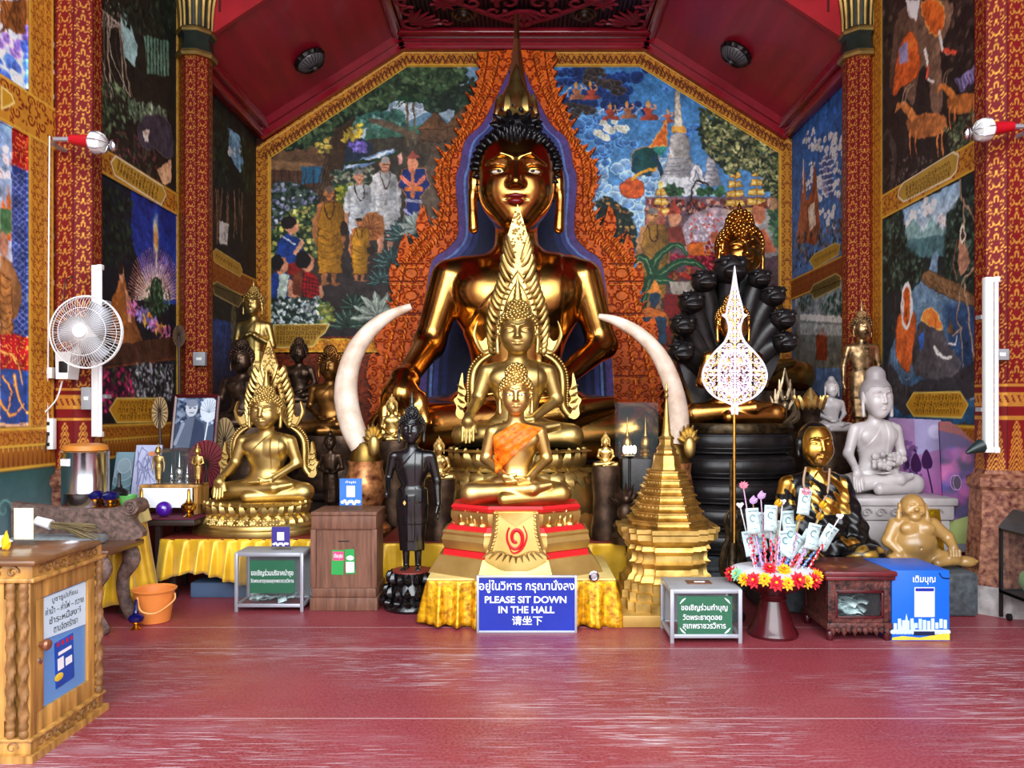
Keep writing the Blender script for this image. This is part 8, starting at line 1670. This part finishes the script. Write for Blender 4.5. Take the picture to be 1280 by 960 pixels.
for z, y in ((.057, 0), (H-.054, 0)):
    b = MB()
    for i in range(9): yy = Y0+.07+i*(Y1-Y0-.14)/8; b.tube([(X1+.002, yy+.026*(1-q*.8)*math.cos(7*q+i), z+.022*(1-q*.8)*math.sin(7*q+i)) for q in np.linspace(0, 1, 14)], [.007, .003], 5)
    for i in range(12): xx = X1-.08-i*.065; b.tube([(xx+.026*(1-q*.8)*math.cos(7*q+i), Y0+.002, z+.026*(1-q*.8)*math.sin(7*q+i)) for q in np.linspace(0, 1, 14)], [.007, .003], 5)
    b.build('carved_scrolls', M_TEAKD, t)
placard('small white and yellow placard standing on the teak cabinet', 17, 43, 634, 682, 3.62, mat('print_cream', (226, 214, 176), .5, var=.2, scale=12), H)
t = thing('paper_flower', 'white and yellow paper flower lying on the teak cabinet beside the placard', 'flower', (-2.42, 3.5, H)); b = MB()
for k in range(8): a = k*PI/4; b.leaf((-2.40, 3.52, H+.035), (-2.40+.07*math.cos(a), 3.5, H+.04+.035*math.sin(a)), .02, (0, -1, 0), .004)
b.build('petals', M_WHITE, t); b = MB(); b.leaf((-2.37, 3.5, H+.005), (-2.35, 3.49, H+.09), .02, (0, -1, 0), .005); b.leaf((-2.37, 3.5, H+.005), (-2.33, 3.49, H+.04), .016, (0, -1, 0), .005); b.build('yellow_petals', MATS['petal_yellow'], t)
# carved bench
t = thing('carved_wooden_seat', 'dark carved wooden seat with scrolled arm behind the teak cabinet', 'seat', (-3.1, 5.3, 0)); xr = -2.74; b = MB(); b.box(-3.66, xr, 5.06, 5.55, .53, .57, .012); b.build('seat_board', mat('polished_brown', (96, 60, 40), .3, var=.3, coat=.3), t)
b = MB(); q = crv([(-3.66, .84), (-3.3, .80), (-3.0, .79), (-2.86, .82), (-2.78, .84), (-2.76, .78), (-2.79, .72), (-2.78, .57), (-3.66, .57)], 5); b.prism([tuple(p) for p in q], 5.48, 5.55); b.build('carved_back', M_CARVE, t); b = MB(); b.tube([(-2.78, 5.42, .81), (-2.78, 5.58, .81)], .055, 20); b.tube([(-2.78+.045*(1-f*.85)*math.cos(f*14), 5.415, .81+.045*(1-f*.85)*math.sin(f*14)) for f in np.linspace(0, 1, 40)], .007, 6); b.build('arm_scroll', M_CARVE, t)
for x, y in ((xr-.1, 5.12), (xr-.1, 5.5), (-3.55, 5.12), (-3.55, 5.5)): b = MB(); b.tube(crv([(x, y, .53), (x+.03, y, .43), (x-.03, y, .3), (x-.02, y, .15), (x+.03, y, .03), (x+.05, y, .0)], 6), [.05, .065, .045, .045, .05, .035], 10, flat=.8, up=(0, 1, 0)); b.build('leg', M_CARVE, t)
b = MB(); b.box(-3.6, xr-.04, 5.08, 5.13, .42, .53, .01); b.build('apron', M_CARVE, t)
t = thing('bundle_of_reeds', 'brush of bound dry reeds with a white handle on the carved seat', 'brush', (-3.1, 5.25, .57)); b = MB(); p0, p1 = np.array((-3.2, 5.2, .72)), np.array((-2.93, 5.2, .66)); b.tube([(-3.3, 5.2, .75), p0], [.03, .036], 10); b.build('white_handle', M_WHITE, t); b = MB()
for i in range(46): q = p1+np.array((rnd.uniform(-.06, .06), rnd.uniform(-.05, .05), rnd.uniform(-.05, .06))); b.tube([p0+np.array((0, rnd.uniform(-.02, .02), rnd.uniform(-.02, .02))), (p0+q)/2+np.array((0, 0, .012)), q], [.004, .003], 5)
b.build('bristles', mat('dry_reed', (120, 104, 70), .8, var=.4), t); b = MB(); b.box(-3.5, -2.92, 5.1, 5.4, .571, .63, .02); tag(b.build('grey_cushion', mat('grey_fabric', (136, 146, 150), .9, var=.3, scale=30, bump=.4)), 'folded grey cloth pad under the reed brush on the carved seat', 'cloth')
# bucket and lamp on the floor
bc = (WX(193, 5.45), 5.45, 0); t = thing('bucket', 'orange plastic bucket with handle on the floor before yellow cloth', 'bucket', bc); b = MB(); b.lathe([(.10, 0), (.105, .004), (.135, .22), (.148, .222), (.15, .232), (.143, .236), (.13, .225), (.1, .012), (.001, .012)], 36, bc); b.build('pail', mat('orange_plastic', (226, 132, 62), .4, var=.06), t); b = MB(); b.tube(crv([(bc[0]-.05, bc[1]-.14, .2), (bc[0], bc[1]-.19, .12), (bc[0]+.09, bc[1]-.16, .1), (bc[0]+.145, bc[1]-.02, .15), (bc[0]+.145, bc[1], .2)], 6), .006, 6); b.build('handle', mat('handle_cream', (240, 170, 100), .4), t)
def oil_lamp(c, k, label, mblue, wick=True):
    t = thing('oil_lamp', label, 'lamp', c, 'brass oil lamps'); b = MB(); b.lathe([(.045*k, 0), (.048*k, .006*k), (.03*k, .015*k), (.016*k, .03*k), (.022*k, .045*k), (.05*k, .06*k), (.055*k, .068*k)], 20, c); b.build('brass_foot', M_BRASS, t); b = MB(); b.lathe([(.056*k, .068*k), (.066*k, .09*k), (.066*k, .105*k), (.05*k, .12*k), (.02*k, .135*k)], 20, c); b.build('bowl', mblue, t)
    if wick: b = MB(); b.lathe([(.024*k, .134*k), (.026*k, .14*k), (.014*k, .165*k), (.012*k, .24*k), (.001, .25*k)], 14, c); b.build('spout', mblue, t)
M_COB = mat('cobalt_glass', (14, 16, 80), .15, var=.1, coat=.5)
oil_lamp((WX(170, 5.25), 5.25, 0), .82, 'cobalt blue oil lamp on brass foot standing on the floor by the bucket', M_COB); zt = .775
oil_lamp((WX(119, 5.72), 5.72, zt), .95, 'blue-topped brass lamp on the left offering table beside the boiler', M_COB); oil_lamp((WX(138, 5.69), 5.69, zt), .9, 'wide cobalt bowl lamp beside the green cup', M_COB, False); oil_lamp((WX(149, 5.8), 5.8, zt), 1.0, 'dark lamp with tall spout behind the green cup', M_BLK)
zs = .645; oil_lamp((WX(177, 6.12), 6.12, zs), .9, 'small plain brass lamp beside the purple ball, on its left', M_BRASS); oil_lamp((WX(236, 6.12), 6.12, zs), .9, 'small plain brass lamp beside the purple ball, on its right', M_BRASS)
b = MB(); c = (WX(160, 5.76), 5.76, zt); b.lathe([(.04, 0), (.05, .01), (.066, .085), (.062, .085), (.045, .015), (.001, .012)], 24, c); tag(b.build('cup', mat('green_plastic', (90, 160, 84), .4)), 'light green plastic cup on the left offering table', 'cup')
t = thing('water_boiler', 'stainless steel water boiler with orange lid beside the left column', 'boiler', (WX(107, 5.83), 5.83, zt)); c = (WX(107, 5.79), 5.79, zt); b = MB(); b.lathe([(.158, 0), (.16, .01), (.16, .10), (.163, .105), (.16, .11), (.16, .40), (.165, .41), (.15, .42)], 40, c); b.build('drum', M_STEEL, t); b = MB(); b.lathe([(.155, .42), (.15, .455), (.1, .47), (.001, .474)], 32, c); b.build('lid', mat('lid_orange', (206, 130, 50), .45), t); b = MB(); b.box(c[0]-.115, c[0]-.025, c[1]-.15, c[1]-.138, zt+.31, zt+.36, R=rz(-.45)); b.build('label_patch', M_WHITE, t)
b = MB(); b.box(-3.3, -2.6, 6.06, 6.62, .58, .63, .01); t = thing('side_table', 'dark side table with plum cloth behind the yellow draped table', 'table', (-2.95, 6.3, 0)); b.build('table_top', M_DARK, t); b = MB(); b.box(-3.31, -2.59, 6.05, 6.63, .63, .644, .004); b.build('plum_cloth', mat('plum_cloth', (84, 16, 44), .7), t)
for x in (-3.25, -2.9):
    for y in (6.1, 6.57): b = MB(); b.box(x-.02, x+.02, y-.02, y+.02, 0, .58); b.build('leg', M_DARK, t)
b = MB(); b.sph((WX(205, 6.13), 6.13, .645+.062), .062, 24, 16); tag(b.build('crystal_ball', mat('purple_crystal', (70, 20, 150), .05, var=.1, coat=1, spec=.8)), 'purple glass ball on the plum cloth side table', 'ball')
t = thing('display_shelf', 'small wooden shelf with white front carrying trophies behind the purple ball', 'shelf', (WX(212, 6.35), 6.35, .645)); x0, x1 = WX(180, 6.35), WX(252, 6.35); b = MB(); b.box(x0, x1, 6.27, 6.5, .86, .885, .004); b.box(x1-.03, x1, 6.27, 6.5, .645, .86); b.box(x0, x0+.02, 6.27, 6.5, .645, .86); b.build('shelf_board', M_TEAK, t); b = MB(); b.box(x0+.03, x1-.04, 6.262, 6.268, .70, .86); b.build('white_front', M_WHITE, t)
t = thing('display_case', 'clear acrylic case holding silver stupas on the small wooden shelf', 'case', (WX(222, 6.36), 6.36, .885)); x0, x1, z1 = WX(206, 6.36), WX(240, 6.36), WZ(560, 6.36); b = MB()
for q in ((x0, x1, 6.29, 6.295), (x0, x1, 6.465, 6.47), (x0, x0+.005, 6.29, 6.47), (x1-.005, x1, 6.29, 6.47)): b.box(*q, .885, z1)
b.box(x0, x1, 6.29, 6.47, z1-.005, z1); b.build('case_panes', M_GLASS, t); MS = mat('silver', (190, 200, 206), .25, 1)
for i, s_ in enumerate((-.065, 0, .065)): stupa(((x0+x1)/2+s_, 6.38, .887), .16+.1*(i == 1), ('left', 'tallest middle', 'right')[i]+' silver stupa in the acrylic case on the wooden shelf', 'silver stupas', MS)
small_stand('standing_figurine', 'gold standing figurine left of the acrylic case on the wooden shelf', 198, 555, 605, 6.36, 'down', GOLDS['gold_bright'], .885, curl=False, hz=.04); small_stand('standing_figurine', 'gold standing figurine right of the acrylic case on the wooden shelf', 247, 555, 605, 6.36, 'bowl', GOLDS['gold_bright'], .885, curl=False, hz=.04)
def leaning(name, label, px0, px1, py0, py1, Y, paintf, cat, frame=None, S=2, th=.015, cut=None, Y2=None, zl=0):
    c = Canvas(px0, py0, px1, py1, S, (120, 120, 130)); paintf(c); t = thing(name, label, cat, (WX((px0+px1)/2, Y), Y, WZ(py1, Y))); k = np.ones((c.H, c.W), bool) if cut is None else cut(c); sheet('picture', c, lambda X, Yy: (lambda D: np.stack([WX(X, D), D+.10*(py1-Yy)/(py1-py0), WZ(Yy, D)], -1))(Y+((Y2 or Y)-Y)*(X-px0)/(px1-px0)), mat_paint('print_paint', .35), t, mask=k, back=(0, th, 0))
    if frame:
        b = MB(); z0, z1, x0, x1 = WZ(py1, Y), WZ(py0, Y), WX(px0, Y), WX(px1, Y)
        for q in (((x0, z0), (x1, z0)), ((x0, z1), (x1, z1)), ((x0, z0), (x0, z1)), ((x1, z0), (x1, z1))): b.tube([(q[0][0], Y-.005+.1*(q[0][1]-z0)/(z1-z0), q[0][1]), (q[1][0], Y-.005+.1*(q[1][1]-z0)/(z1-z0), q[1][1])], .018, 6)
        b.build('frame', frame, t)
    for x in (px0+3, px1-3) if zl is not None else ():
        D = Y+((Y2 or Y)-Y)*(x-px0)/(px1-px0); b = MB(); b.tube([(WX(x, D), D+.03, zl), (WX(x, D), D+.03, WZ(py1-4, D))], .01, 6); b.build('stand_leg', M_DARK, t)
def p_portrait(c):
    c.poly([(214, 495), (268, 495), (268, 562), (214, 562)], (70, 84, 110)); c.dabs([(214, 495), (268, 495), (268, 530), (214, 530)], 160, 3, [(30, 40, 60), (150, 166, 190), (90, 104, 130)]); c.poly([(218, 562), (222, 530), (232, 522), (246, 522), (254, 534), (256, 562)], (110, 122, 146), shade=.3); c.poly([(240, 522), (252, 530), (256, 562), (236, 562)], (50, 60, 86)); c.ell((235, 511), (7.5, 10), (190, 196, 206)); c.ell((235, 504), (7, 5), (120, 128, 146)); c.ell((257, 512), (11, 16), (200, 210, 222)); c.stroke([(257, 526), (254, 560)], 1.6, (220, 226, 232))
    for k in range(9): a = k*.35+.2; c.stroke([(257, 516), (257-11*math.cos(a), 514-15*math.sin(a))], .6, (120, 134, 156))
    c.stroke([(232, 510), (234, 510)], 1.4, (30, 36, 50)); c.stroke([(238, 510), (240, 510)], 1.4, (30, 36, 50)); c.stroke([(233, 516), (238, 516)], 1, (70, 70, 90)); c.stroke([(226, 530), (218, 555)], 4, (160, 170, 190))
leaning('framed_photograph', 'framed bluish photograph of an old monk holding a fan, left wall side', 214, 268, 495, 562, 6.9, p_portrait, 'picture', M_MAROON)
def p_pale(c): c.poly([(163, 555), (196, 555), (196, 622), (163, 622)], (170, 176, 206)); [c.stroke([(rnd.uniform(165, 180), rnd.uniform(560, 620)), (rnd.uniform(165, 194), rnd.uniform(560, 620)), (rnd.uniform(170, 194), rnd.uniform(560, 620))], 1, (110, 112, 150), sm=5) for i in range(12)]; c.ell((184, 568), (5, 3), (200, 130, 90))
leaning('pale_print', 'pale lilac print leaning on the wall behind the wooden shelf', 163, 196, 557, 622, 6.35, p_pale, 'print')
def p_wave(c): c.poly([(138, 565), (162, 565), (162, 622), (138, 622)], (130, 164, 176), col2=(180, 180, 210)); [c.ell((150, 610-i*9), (14-i*2, 9), (100+i*16, 140+i*10, 150+i*10), line=(206, 216, 226)) for i in range(4)]
leaning('pale_print', 'teal and lilac wave print leaning beside the water boiler', 138, 161, 566, 622, 6.5, p_wave, 'print')
# round fans on sticks, left
def hand_fan(label, px, py, rx_, ry_, Y, zbase, m, ribs=18):
    t = thing('palm_fan', label, 'fan', (WX(px, Y), Y, zbase)); b = MB(); c = np.array(P3(px, py, Y)); s = Y/FPX; b.lathe([(.001, -.006), (ry_*s, -.004), (ry_*s, .004), (.001, .006)], 36, sx=rx_/ry_); b.xf(rx(PI/2), c); b.build('fan_leaf', m, t); b = MB(); b.tube([(c[0]+.02, Y, zbase), c+np.array((0, 0, -ry_*s)), c], .012, 8); b.build('fan_handle', M_DARK, t); b = MB()
    for k in range(ribs): a = 2*PI*k/ribs; b.tube([c+np.array((0, -.008, 0)), c+np.array((math.cos(a)*rx_*s*.97, -.008, math.sin(a)*ry_*s*.97))], .003, 4)
    b.build('ribs', M_DARK, t)
hand_fan('brown palm-leaf fan on a tall stick, left of the framed photograph', 200, 516, 10, 20, 6.5, .645, mat('palm_leaf', (150, 124, 84), .7, var=.3)); hand_fan('dark red round fan in front of the framed photograph', 258, 580, 24, 30, 6.75, 0, mat('fan_red', (110, 20, 34), .5), 26); hand_fan('folded tan palm fan left of the left arched statue', 281, 552, 14, 30, 7.04, 0, MATS['palm_leaf']); hand_fan('brown fan resting before the left rear column', 224, 420, 8, 14, 7.9, 0, mat('fan_brown', (90, 66, 44), .7))
# wall fan
Yf = 5.72; fc = np.array(P3(107, 415, Yf)); R = 45*Yf/FPX; t = thing('wall_fan', 'white wall-mounted electric fan on the front left column', 'fan', tuple(fc)); b = MB()
for rr, dy, w in ((R, 0, .006), (R*.985, .03, .004), (R*.66, -.05, .0025), (R*.68, .09, .0025)): b.tube([(fc[0]+rr*math.cos(a), fc[1]+dy, fc[2]+rr*math.sin(a)) for a in np.linspace(0, 2*PI, 61)], w, 6)
for k in range(72):
    a = 2*PI*k/72
    b.tube([(fc[0]+r_*math.cos(a), fc[1]+d_, fc[2]+r_*math.sin(a)) for r_, d_ in ((R*.2, -.075), (R*.5, -.068), (R*.85, -.035), (R, 0))], .0016, 4)
    if k % 2 == 0: b.tube([(fc[0]+r_*math.cos(a), fc[1]+d_, fc[2]+r_*math.sin(a)) for r_, d_ in ((R, .03), (R*.8, .075), (R*.3, .095))], .0016, 4)
b.build('grille', M_PLW, t); b = MB()
for k in range(3):
    a0 = k*2*PI/3+.6; rg = []
    for f in np.linspace(0, 1, 8): r_ = R*(.14+.7*f); a = a0+f*.5; w = R*(.16+.5*math.sin(PI*(.25+.6*f))*.42); d = np.array((-math.sin(a), 0, math.cos(a))); c = fc+np.array((r_*math.cos(a), .02, r_*math.sin(a))); rg.append([c-d*w+np.array((0, .03, 0)), c+np.array((0, .004, 0)), c+d*w-np.array((0, .02, 0)), c+np.array((0, .010, 0))])
    b = MB(); b.ring_loft(rg); b.build('blade', mat('fan_blade', (190, 196, 206), .25, var=.03, alpha=.55), t, 180)
b = MB(); b.lathe([(.001, -.012), (R*.18, -.008), (R*.2, 0), (R*.2, .02)], 28); b.xf(rx(-PI/2), fc+np.array((0, -.08, 0))); b.build('hub_cap', M_PLW, t); b = MB(); b.tube([fc+np.array((0, .05, 0)), fc+np.array((0, .16, 0)), fc+np.array((0, .2, 0))], [.06, .065, .03], 16); b.build('motor', M_PLW, t)
b = MB(); bx = WX(83, Yf+.2); b.hexa([(bx-.045, 5.86, WZ(474, 5.9)), (bx+.045, 5.86, WZ(474, 5.9)), (bx+.045, 6.0, WZ(474, 5.9)), (bx-.045, 6.0, WZ(474, 5.9))], [(bx-.05, 5.86, WZ(440, 5.9)), (bx+.07, 5.86, WZ(440, 5.9)), (bx+.07, 6.0, WZ(440, 5.9)), (bx-.05, 6.0, WZ(440, 5.9))]); b.tube([(bx, 5.93, WZ(448, 5.9)), (fc[0], 5.92, fc[2])], .03, 10); b.build('wall_bracket', M_PLW, t); b = MB(); b.box(bx-.02, bx+.045, 5.852, 5.862, WZ(466, 5.9), WZ(452, 5.9), .004); b.build('control_panel', M_BLK, t)
def tube_light(label, px, py0, py1, Y, x_off, col):
    x = WX(px, Y); z0, z1 = WZ(py1, Y), WZ(py0, Y); t = thing('tube_light', label, 'light', (x, Y, z0), 'vertical tube lights'); b = MB(); b.box(x-.045, x+.015, Y, Y+.05, z0, z1, .006); b.build('batten', M_PLW, t); b = MB(); b.tube([(x+.03, Y-.005, z0+.04), (x+.03, Y-.005, z1-.04)], .014, 12); b.build('tube', mat('fluorescent_tube', (240, 240, 250), .3, var=.01), t)
    for z in (z0, z1-.04): b = MB(); b.box(x+.012, x+.048, Y-.022, Y+.02, z, z+.04, .003); b.build('end_cap', M_PLW, t)
    for z in (z0+.3, z1-.3): b = MB(); b.box(x-.05, x+.05, Y+.05, Y+.12, z, z+.03); b.build('bracket', M_ALU, t)
tube_light('white vertical tube light on the front left column behind the fan', 121, 331, 546, 5.98, 0, 1); tube_light('white vertical tube light on the front right column', 1240, 346, 566, 5.58, 0, 1)
def wall_box(name, label, px0, px1, py0, py1, Y, m, cat, d=.05, detail=None):
    x0, x1, z0, z1 = WX(px0, Y), WX(px1, Y), WZ(py1, Y), WZ(py0, Y); t = thing(name, label, cat, ((x0+x1)/2, Y, z0)); b = MB(); b.box(x0, x1, Y, Y+d, z0, z1, .005); b.build('housing', m, t); b = MB(); n = detail or 1
    for i in range(n): zc = z0+(z1-z0)*(i+.5)/n; b.box(x0+(x1-x0)*.28, x1-(x1-x0)*.28, Y-.004, Y+.002, zc-.014, zc+.014, .002)
    b.build('switch', M_BLK if n > 1 else M_PLW, t)
wall_box('switch_box', 'white switch box on the front left column edge below the fan', 54, 65, 459, 473, 5.97, M_PLW, 'switch'); wall_box('power_strip', 'white power strip hanging low on the front left column', 52, 66, 523, 562, 5.97, M_PLW, 'socket', .05, 3); wall_box('junction_box', 'grey junction box beside the left tube light', 101, 114, 484, 512, 6.0, MATS['grey_board'], 'box', .05); wall_box('junction_box', 'grey junction box on the left rear column', 241, 256, 440, 457, 8.06, MATS['grey_board'], 'box', .06); wall_box('junction_box', 'small grey switch box on the front right column beside the tube', 1245, 1262, 436, 450, 5.6, MATS['grey_board'], 'box', .05)
def cable(label, pts, Y, m, r=.006): b = MB(); b.tube(crv([P3(x, y, Y) for x, y in pts], 8), r, 6); tag(b.build('cable', m), label, 'cable')
cable('white cable running down the front left column past the switch box', [(62, 170), (61, 300), (60, 459), (58, 480), (60, 523)], 5.98, M_PLW); cable('white looped cable between fan and power strip', [(78, 476), (70, 500), (52, 520), (48, 532), (52, 538)], 5.95, M_PLW); cable('black cable from the power strip down to the carved seat', [(60, 540), (54, 575), (40, 605), (28, 628)], 5.95, M_BLK, .005); cable('thin black cable hanging above the fan on the left column', [(92, 345), (82, 352), (80, 375), (84, 400)], 5.98, M_BLK, .005)
def siren(label, px, py, Y, sg, X0):
    c = np.array(P3(px, py, Y)); t = thing('rotating_beacon', label, 'light', tuple(c), 'wall spotlights'); b = MB(); b.lathe([(.032, 0), (.036, .01), (.05, .15), (.052, .155)], 20); b.xf(ry(sg*(PI/2+.12)), c); b.build('red_body', mat('red_plastic', (190, 20, 36), .35), t); b = MB(); b.lathe([(.052, .15), (.075, .17), (.08, .22), (.07, .25), (.03, .262), (.001, .264)], 24); b.xf(ry(sg*(PI/2+.12)), c); b.build('white_lens', M_PLW, t); b = MB(); b.tube([c, c-np.array((sg*.12, 0, 0)), (X0, Y+.06, c[2]-.02), (X0, Y+.24, c[2]-.02)], .018, 8); b.build('bracket', M_ALU, t); b = MB(); d = np.array((math.cos(.12), 0, -math.sin(.12)*1)); d[0] *= sg
    for k in range(8): a = k*PI/4; o = lambda f, r_: c+d*f+np.array((0, math.cos(a)*r_, math.sin(a)*r_)); b.tube([o(.16, .08), o(.22, .088), o(.27, .06), o(.285, .02)], .003, 5)
    b.sph(c+d*.33+np.array((0, 0, -.01)), (.03, .03, .05), 10, 8); b.build('wire_guard', M_STEEL, t)
siren('red and white spotlight on the front left column', 88, 174, 5.85, 1, WX(66, 5.9)); siren('red and white spotlight on the front right column', 1266, 158, 5.5, -1, WX(1282, 5.56))
# ================================================================== right side
def p_poster(c): c.poly([(1118, 522), (1184, 522), (1206, 700), (1118, 700)], (150, 120, 160), col2=(196, 90, 170)); c.poly([(1150, 522), (1184, 522), (1190, 560), (1150, 570)], (160, 150, 190)); c.ell((1176, 540), (9, 9), (206, 200, 226), .6, soft=3); c.dabs([(1118, 560), (1150, 550), (1160, 640), (1118, 680)], 90, 4, [(90, 60, 110), (130, 90, 140), (60, 40, 80)]); c.poly(crv([(1180, 610), (1196, 590), (1206, 640), (1206, 690), (1186, 660)], 5, True), (226, 90, 190), soft=3); [(c.poly(crv([(x, y), (x+7, y+14), (x+5, y+24), (x-5, y+24), (x-7, y+12)], 5, True), (60, 30, 70), line=(160, 120, 180)), c.stroke([(x, y+24), (x+6, y+60), (x+14, 700)], 2, (60, 30, 70), sm=4)) for x, y in ((1164, 562), (1150, 566))]
leaning('poster', 'purple lotus poster leaning behind the white marble statue', 1118, 1206, 522, 700, 6.85, p_poster, 'poster', Y2=6.32, cut=lambda c: (lambda k: (k.poly([(1118, 522), (1184, 525), (1206, 700), (1118, 700)], (255,)*3), k.A[..., 0] > 127)[1])(Canvas(1118, 522, 1206, 700, 2)))
def p_neb(c):
    c.poly([(1180, 525), (1232, 525), (1232, 680), (1180, 680)], (60, 30, 90)); [c.ell((rnd.uniform(1182, 1230), rnd.uniform(560, 655)), rnd.uniform(5, 12), rnd.choice([(150, 50, 130), (50, 60, 150), (200, 90, 150), (80, 40, 130), (30, 20, 60)]), .5, soft=5) for i in range(60)]; c.poly([(1180, 655), (1232, 640), (1232, 680), (1180, 680)], (150, 160, 90)); pat(c, [(1180, 525), (1232, 525), (1232, 562), (1210, 545), (1180, 538)], 9, (130, 40, 40), (40, 16, 20)); [c.ell((1198+dx, 604), (5, 9), (50, 20, 60), line=(190, 150, 200)) for dx in (0, 3)]
leaning('poster', 'violet and pink nebula poster with a red woven rounded top, by the right column', 1182, 1230, 527, 690, 6.28, p_neb, 'poster', Y2=6.14, cut=lambda c: (lambda k: (k.poly(crv([(1182, 690), (1182, 530), (1200, 530), (1218, 545), (1230, 570), (1230, 690)], 4), (255,)*3), k.A[..., 0] > 127)[1])(Canvas(1182, 527, 1230, 690, 2)))
t = thing('floor_clamp_lamp', 'dark green clamp lamp fixed to the right column below the tube', 'lamp', P3(1208, 566, 5.6)); c = np.array(P3(1208, 566, 5.6)); b = MB(); b.tube([c, c+np.array((.1, 0, .05)), c+np.array((.17, .06, .02))], [.012, .05, .03], 10); b.build('lamp_head', mat('lamp_green', (30, 44, 44), .4), t); b = MB(); b.tube([c+np.array((.12, .04, .03)), np.array(P3(1236, 566, 5.66))], .01, 6); b.build('arm', M_BLK, t)
# glass tank
t = thing('glass_tank', 'dark-framed glass tank holding a green melon at the right edge', 'tank', (3.55, 5.3, 0)); x0, x1, y0, y1 = 3.4, 3.7, 5.1, 5.5; za, zb = WZ(748, 5.3), WZ(665, 5.3); b = MB(); w = .02
for x in (x0, x1-w):
    for y in (y0, y1-w): b.box(x, x+w, y, y+w, 0.02, zb)
for z in (za, zb-w):
    for y in (y0, y1-w): b.box(x0, x1, y, y+w, z, z+w)
    for x in (x0, x1-w): b.box(x, x+w, y0, y1, z, z+w)
b.build('frame', MATS['black_matt'], t); b = MB(); b.box(x0+w, x1-w, y0+.006, y0+.01, za+w, zb-w); b.box(x0+.006, x0+.01, y0+w, y1-w, za+w, zb-w); b.build('pane', M_GLASS, t); b = MB(); b.box(x0, x1, y0, y1, za-.005, za+.012); b.build('base_board', MATS['black_matt'], t); b = MB(); b.hexa([(x0-.01, y0-.02, zb), (x1, y0-.02, zb), (x1, y1, zb), (x0-.01, y1, zb)], [(x0+.1, y0+.1, zb+.13), (x1, y0+.1, zb+.13), (x1, y1, zb+.13), (x0+.1, y1, zb+.13)]); b.build('sloped_lid', mat('lid_grey', (50, 50, 52), .3, coat=.3), t)
for x in (x0+.05, x1-.05):
    for y in (y0+.04, y1-.04): b = MB(); b.tube([(x-.01, y, .025), (x+.01, y, .025)], .025, 14); b.build('castor', M_BLK, t)
b = MB(); b.lathe([(.001, 0), (.07, .02), (.11, .09), (.1, .15), (.04, .2), (.001, .2)], 24, (x0+.14, 5.3, za+.013), ribs=9, ribd=.05); tag(b.build('melon', mat('melon_green', (130, 160, 110), .45, var=.3)), 'pale green melon inside the dark-framed glass tank', 'fruit')
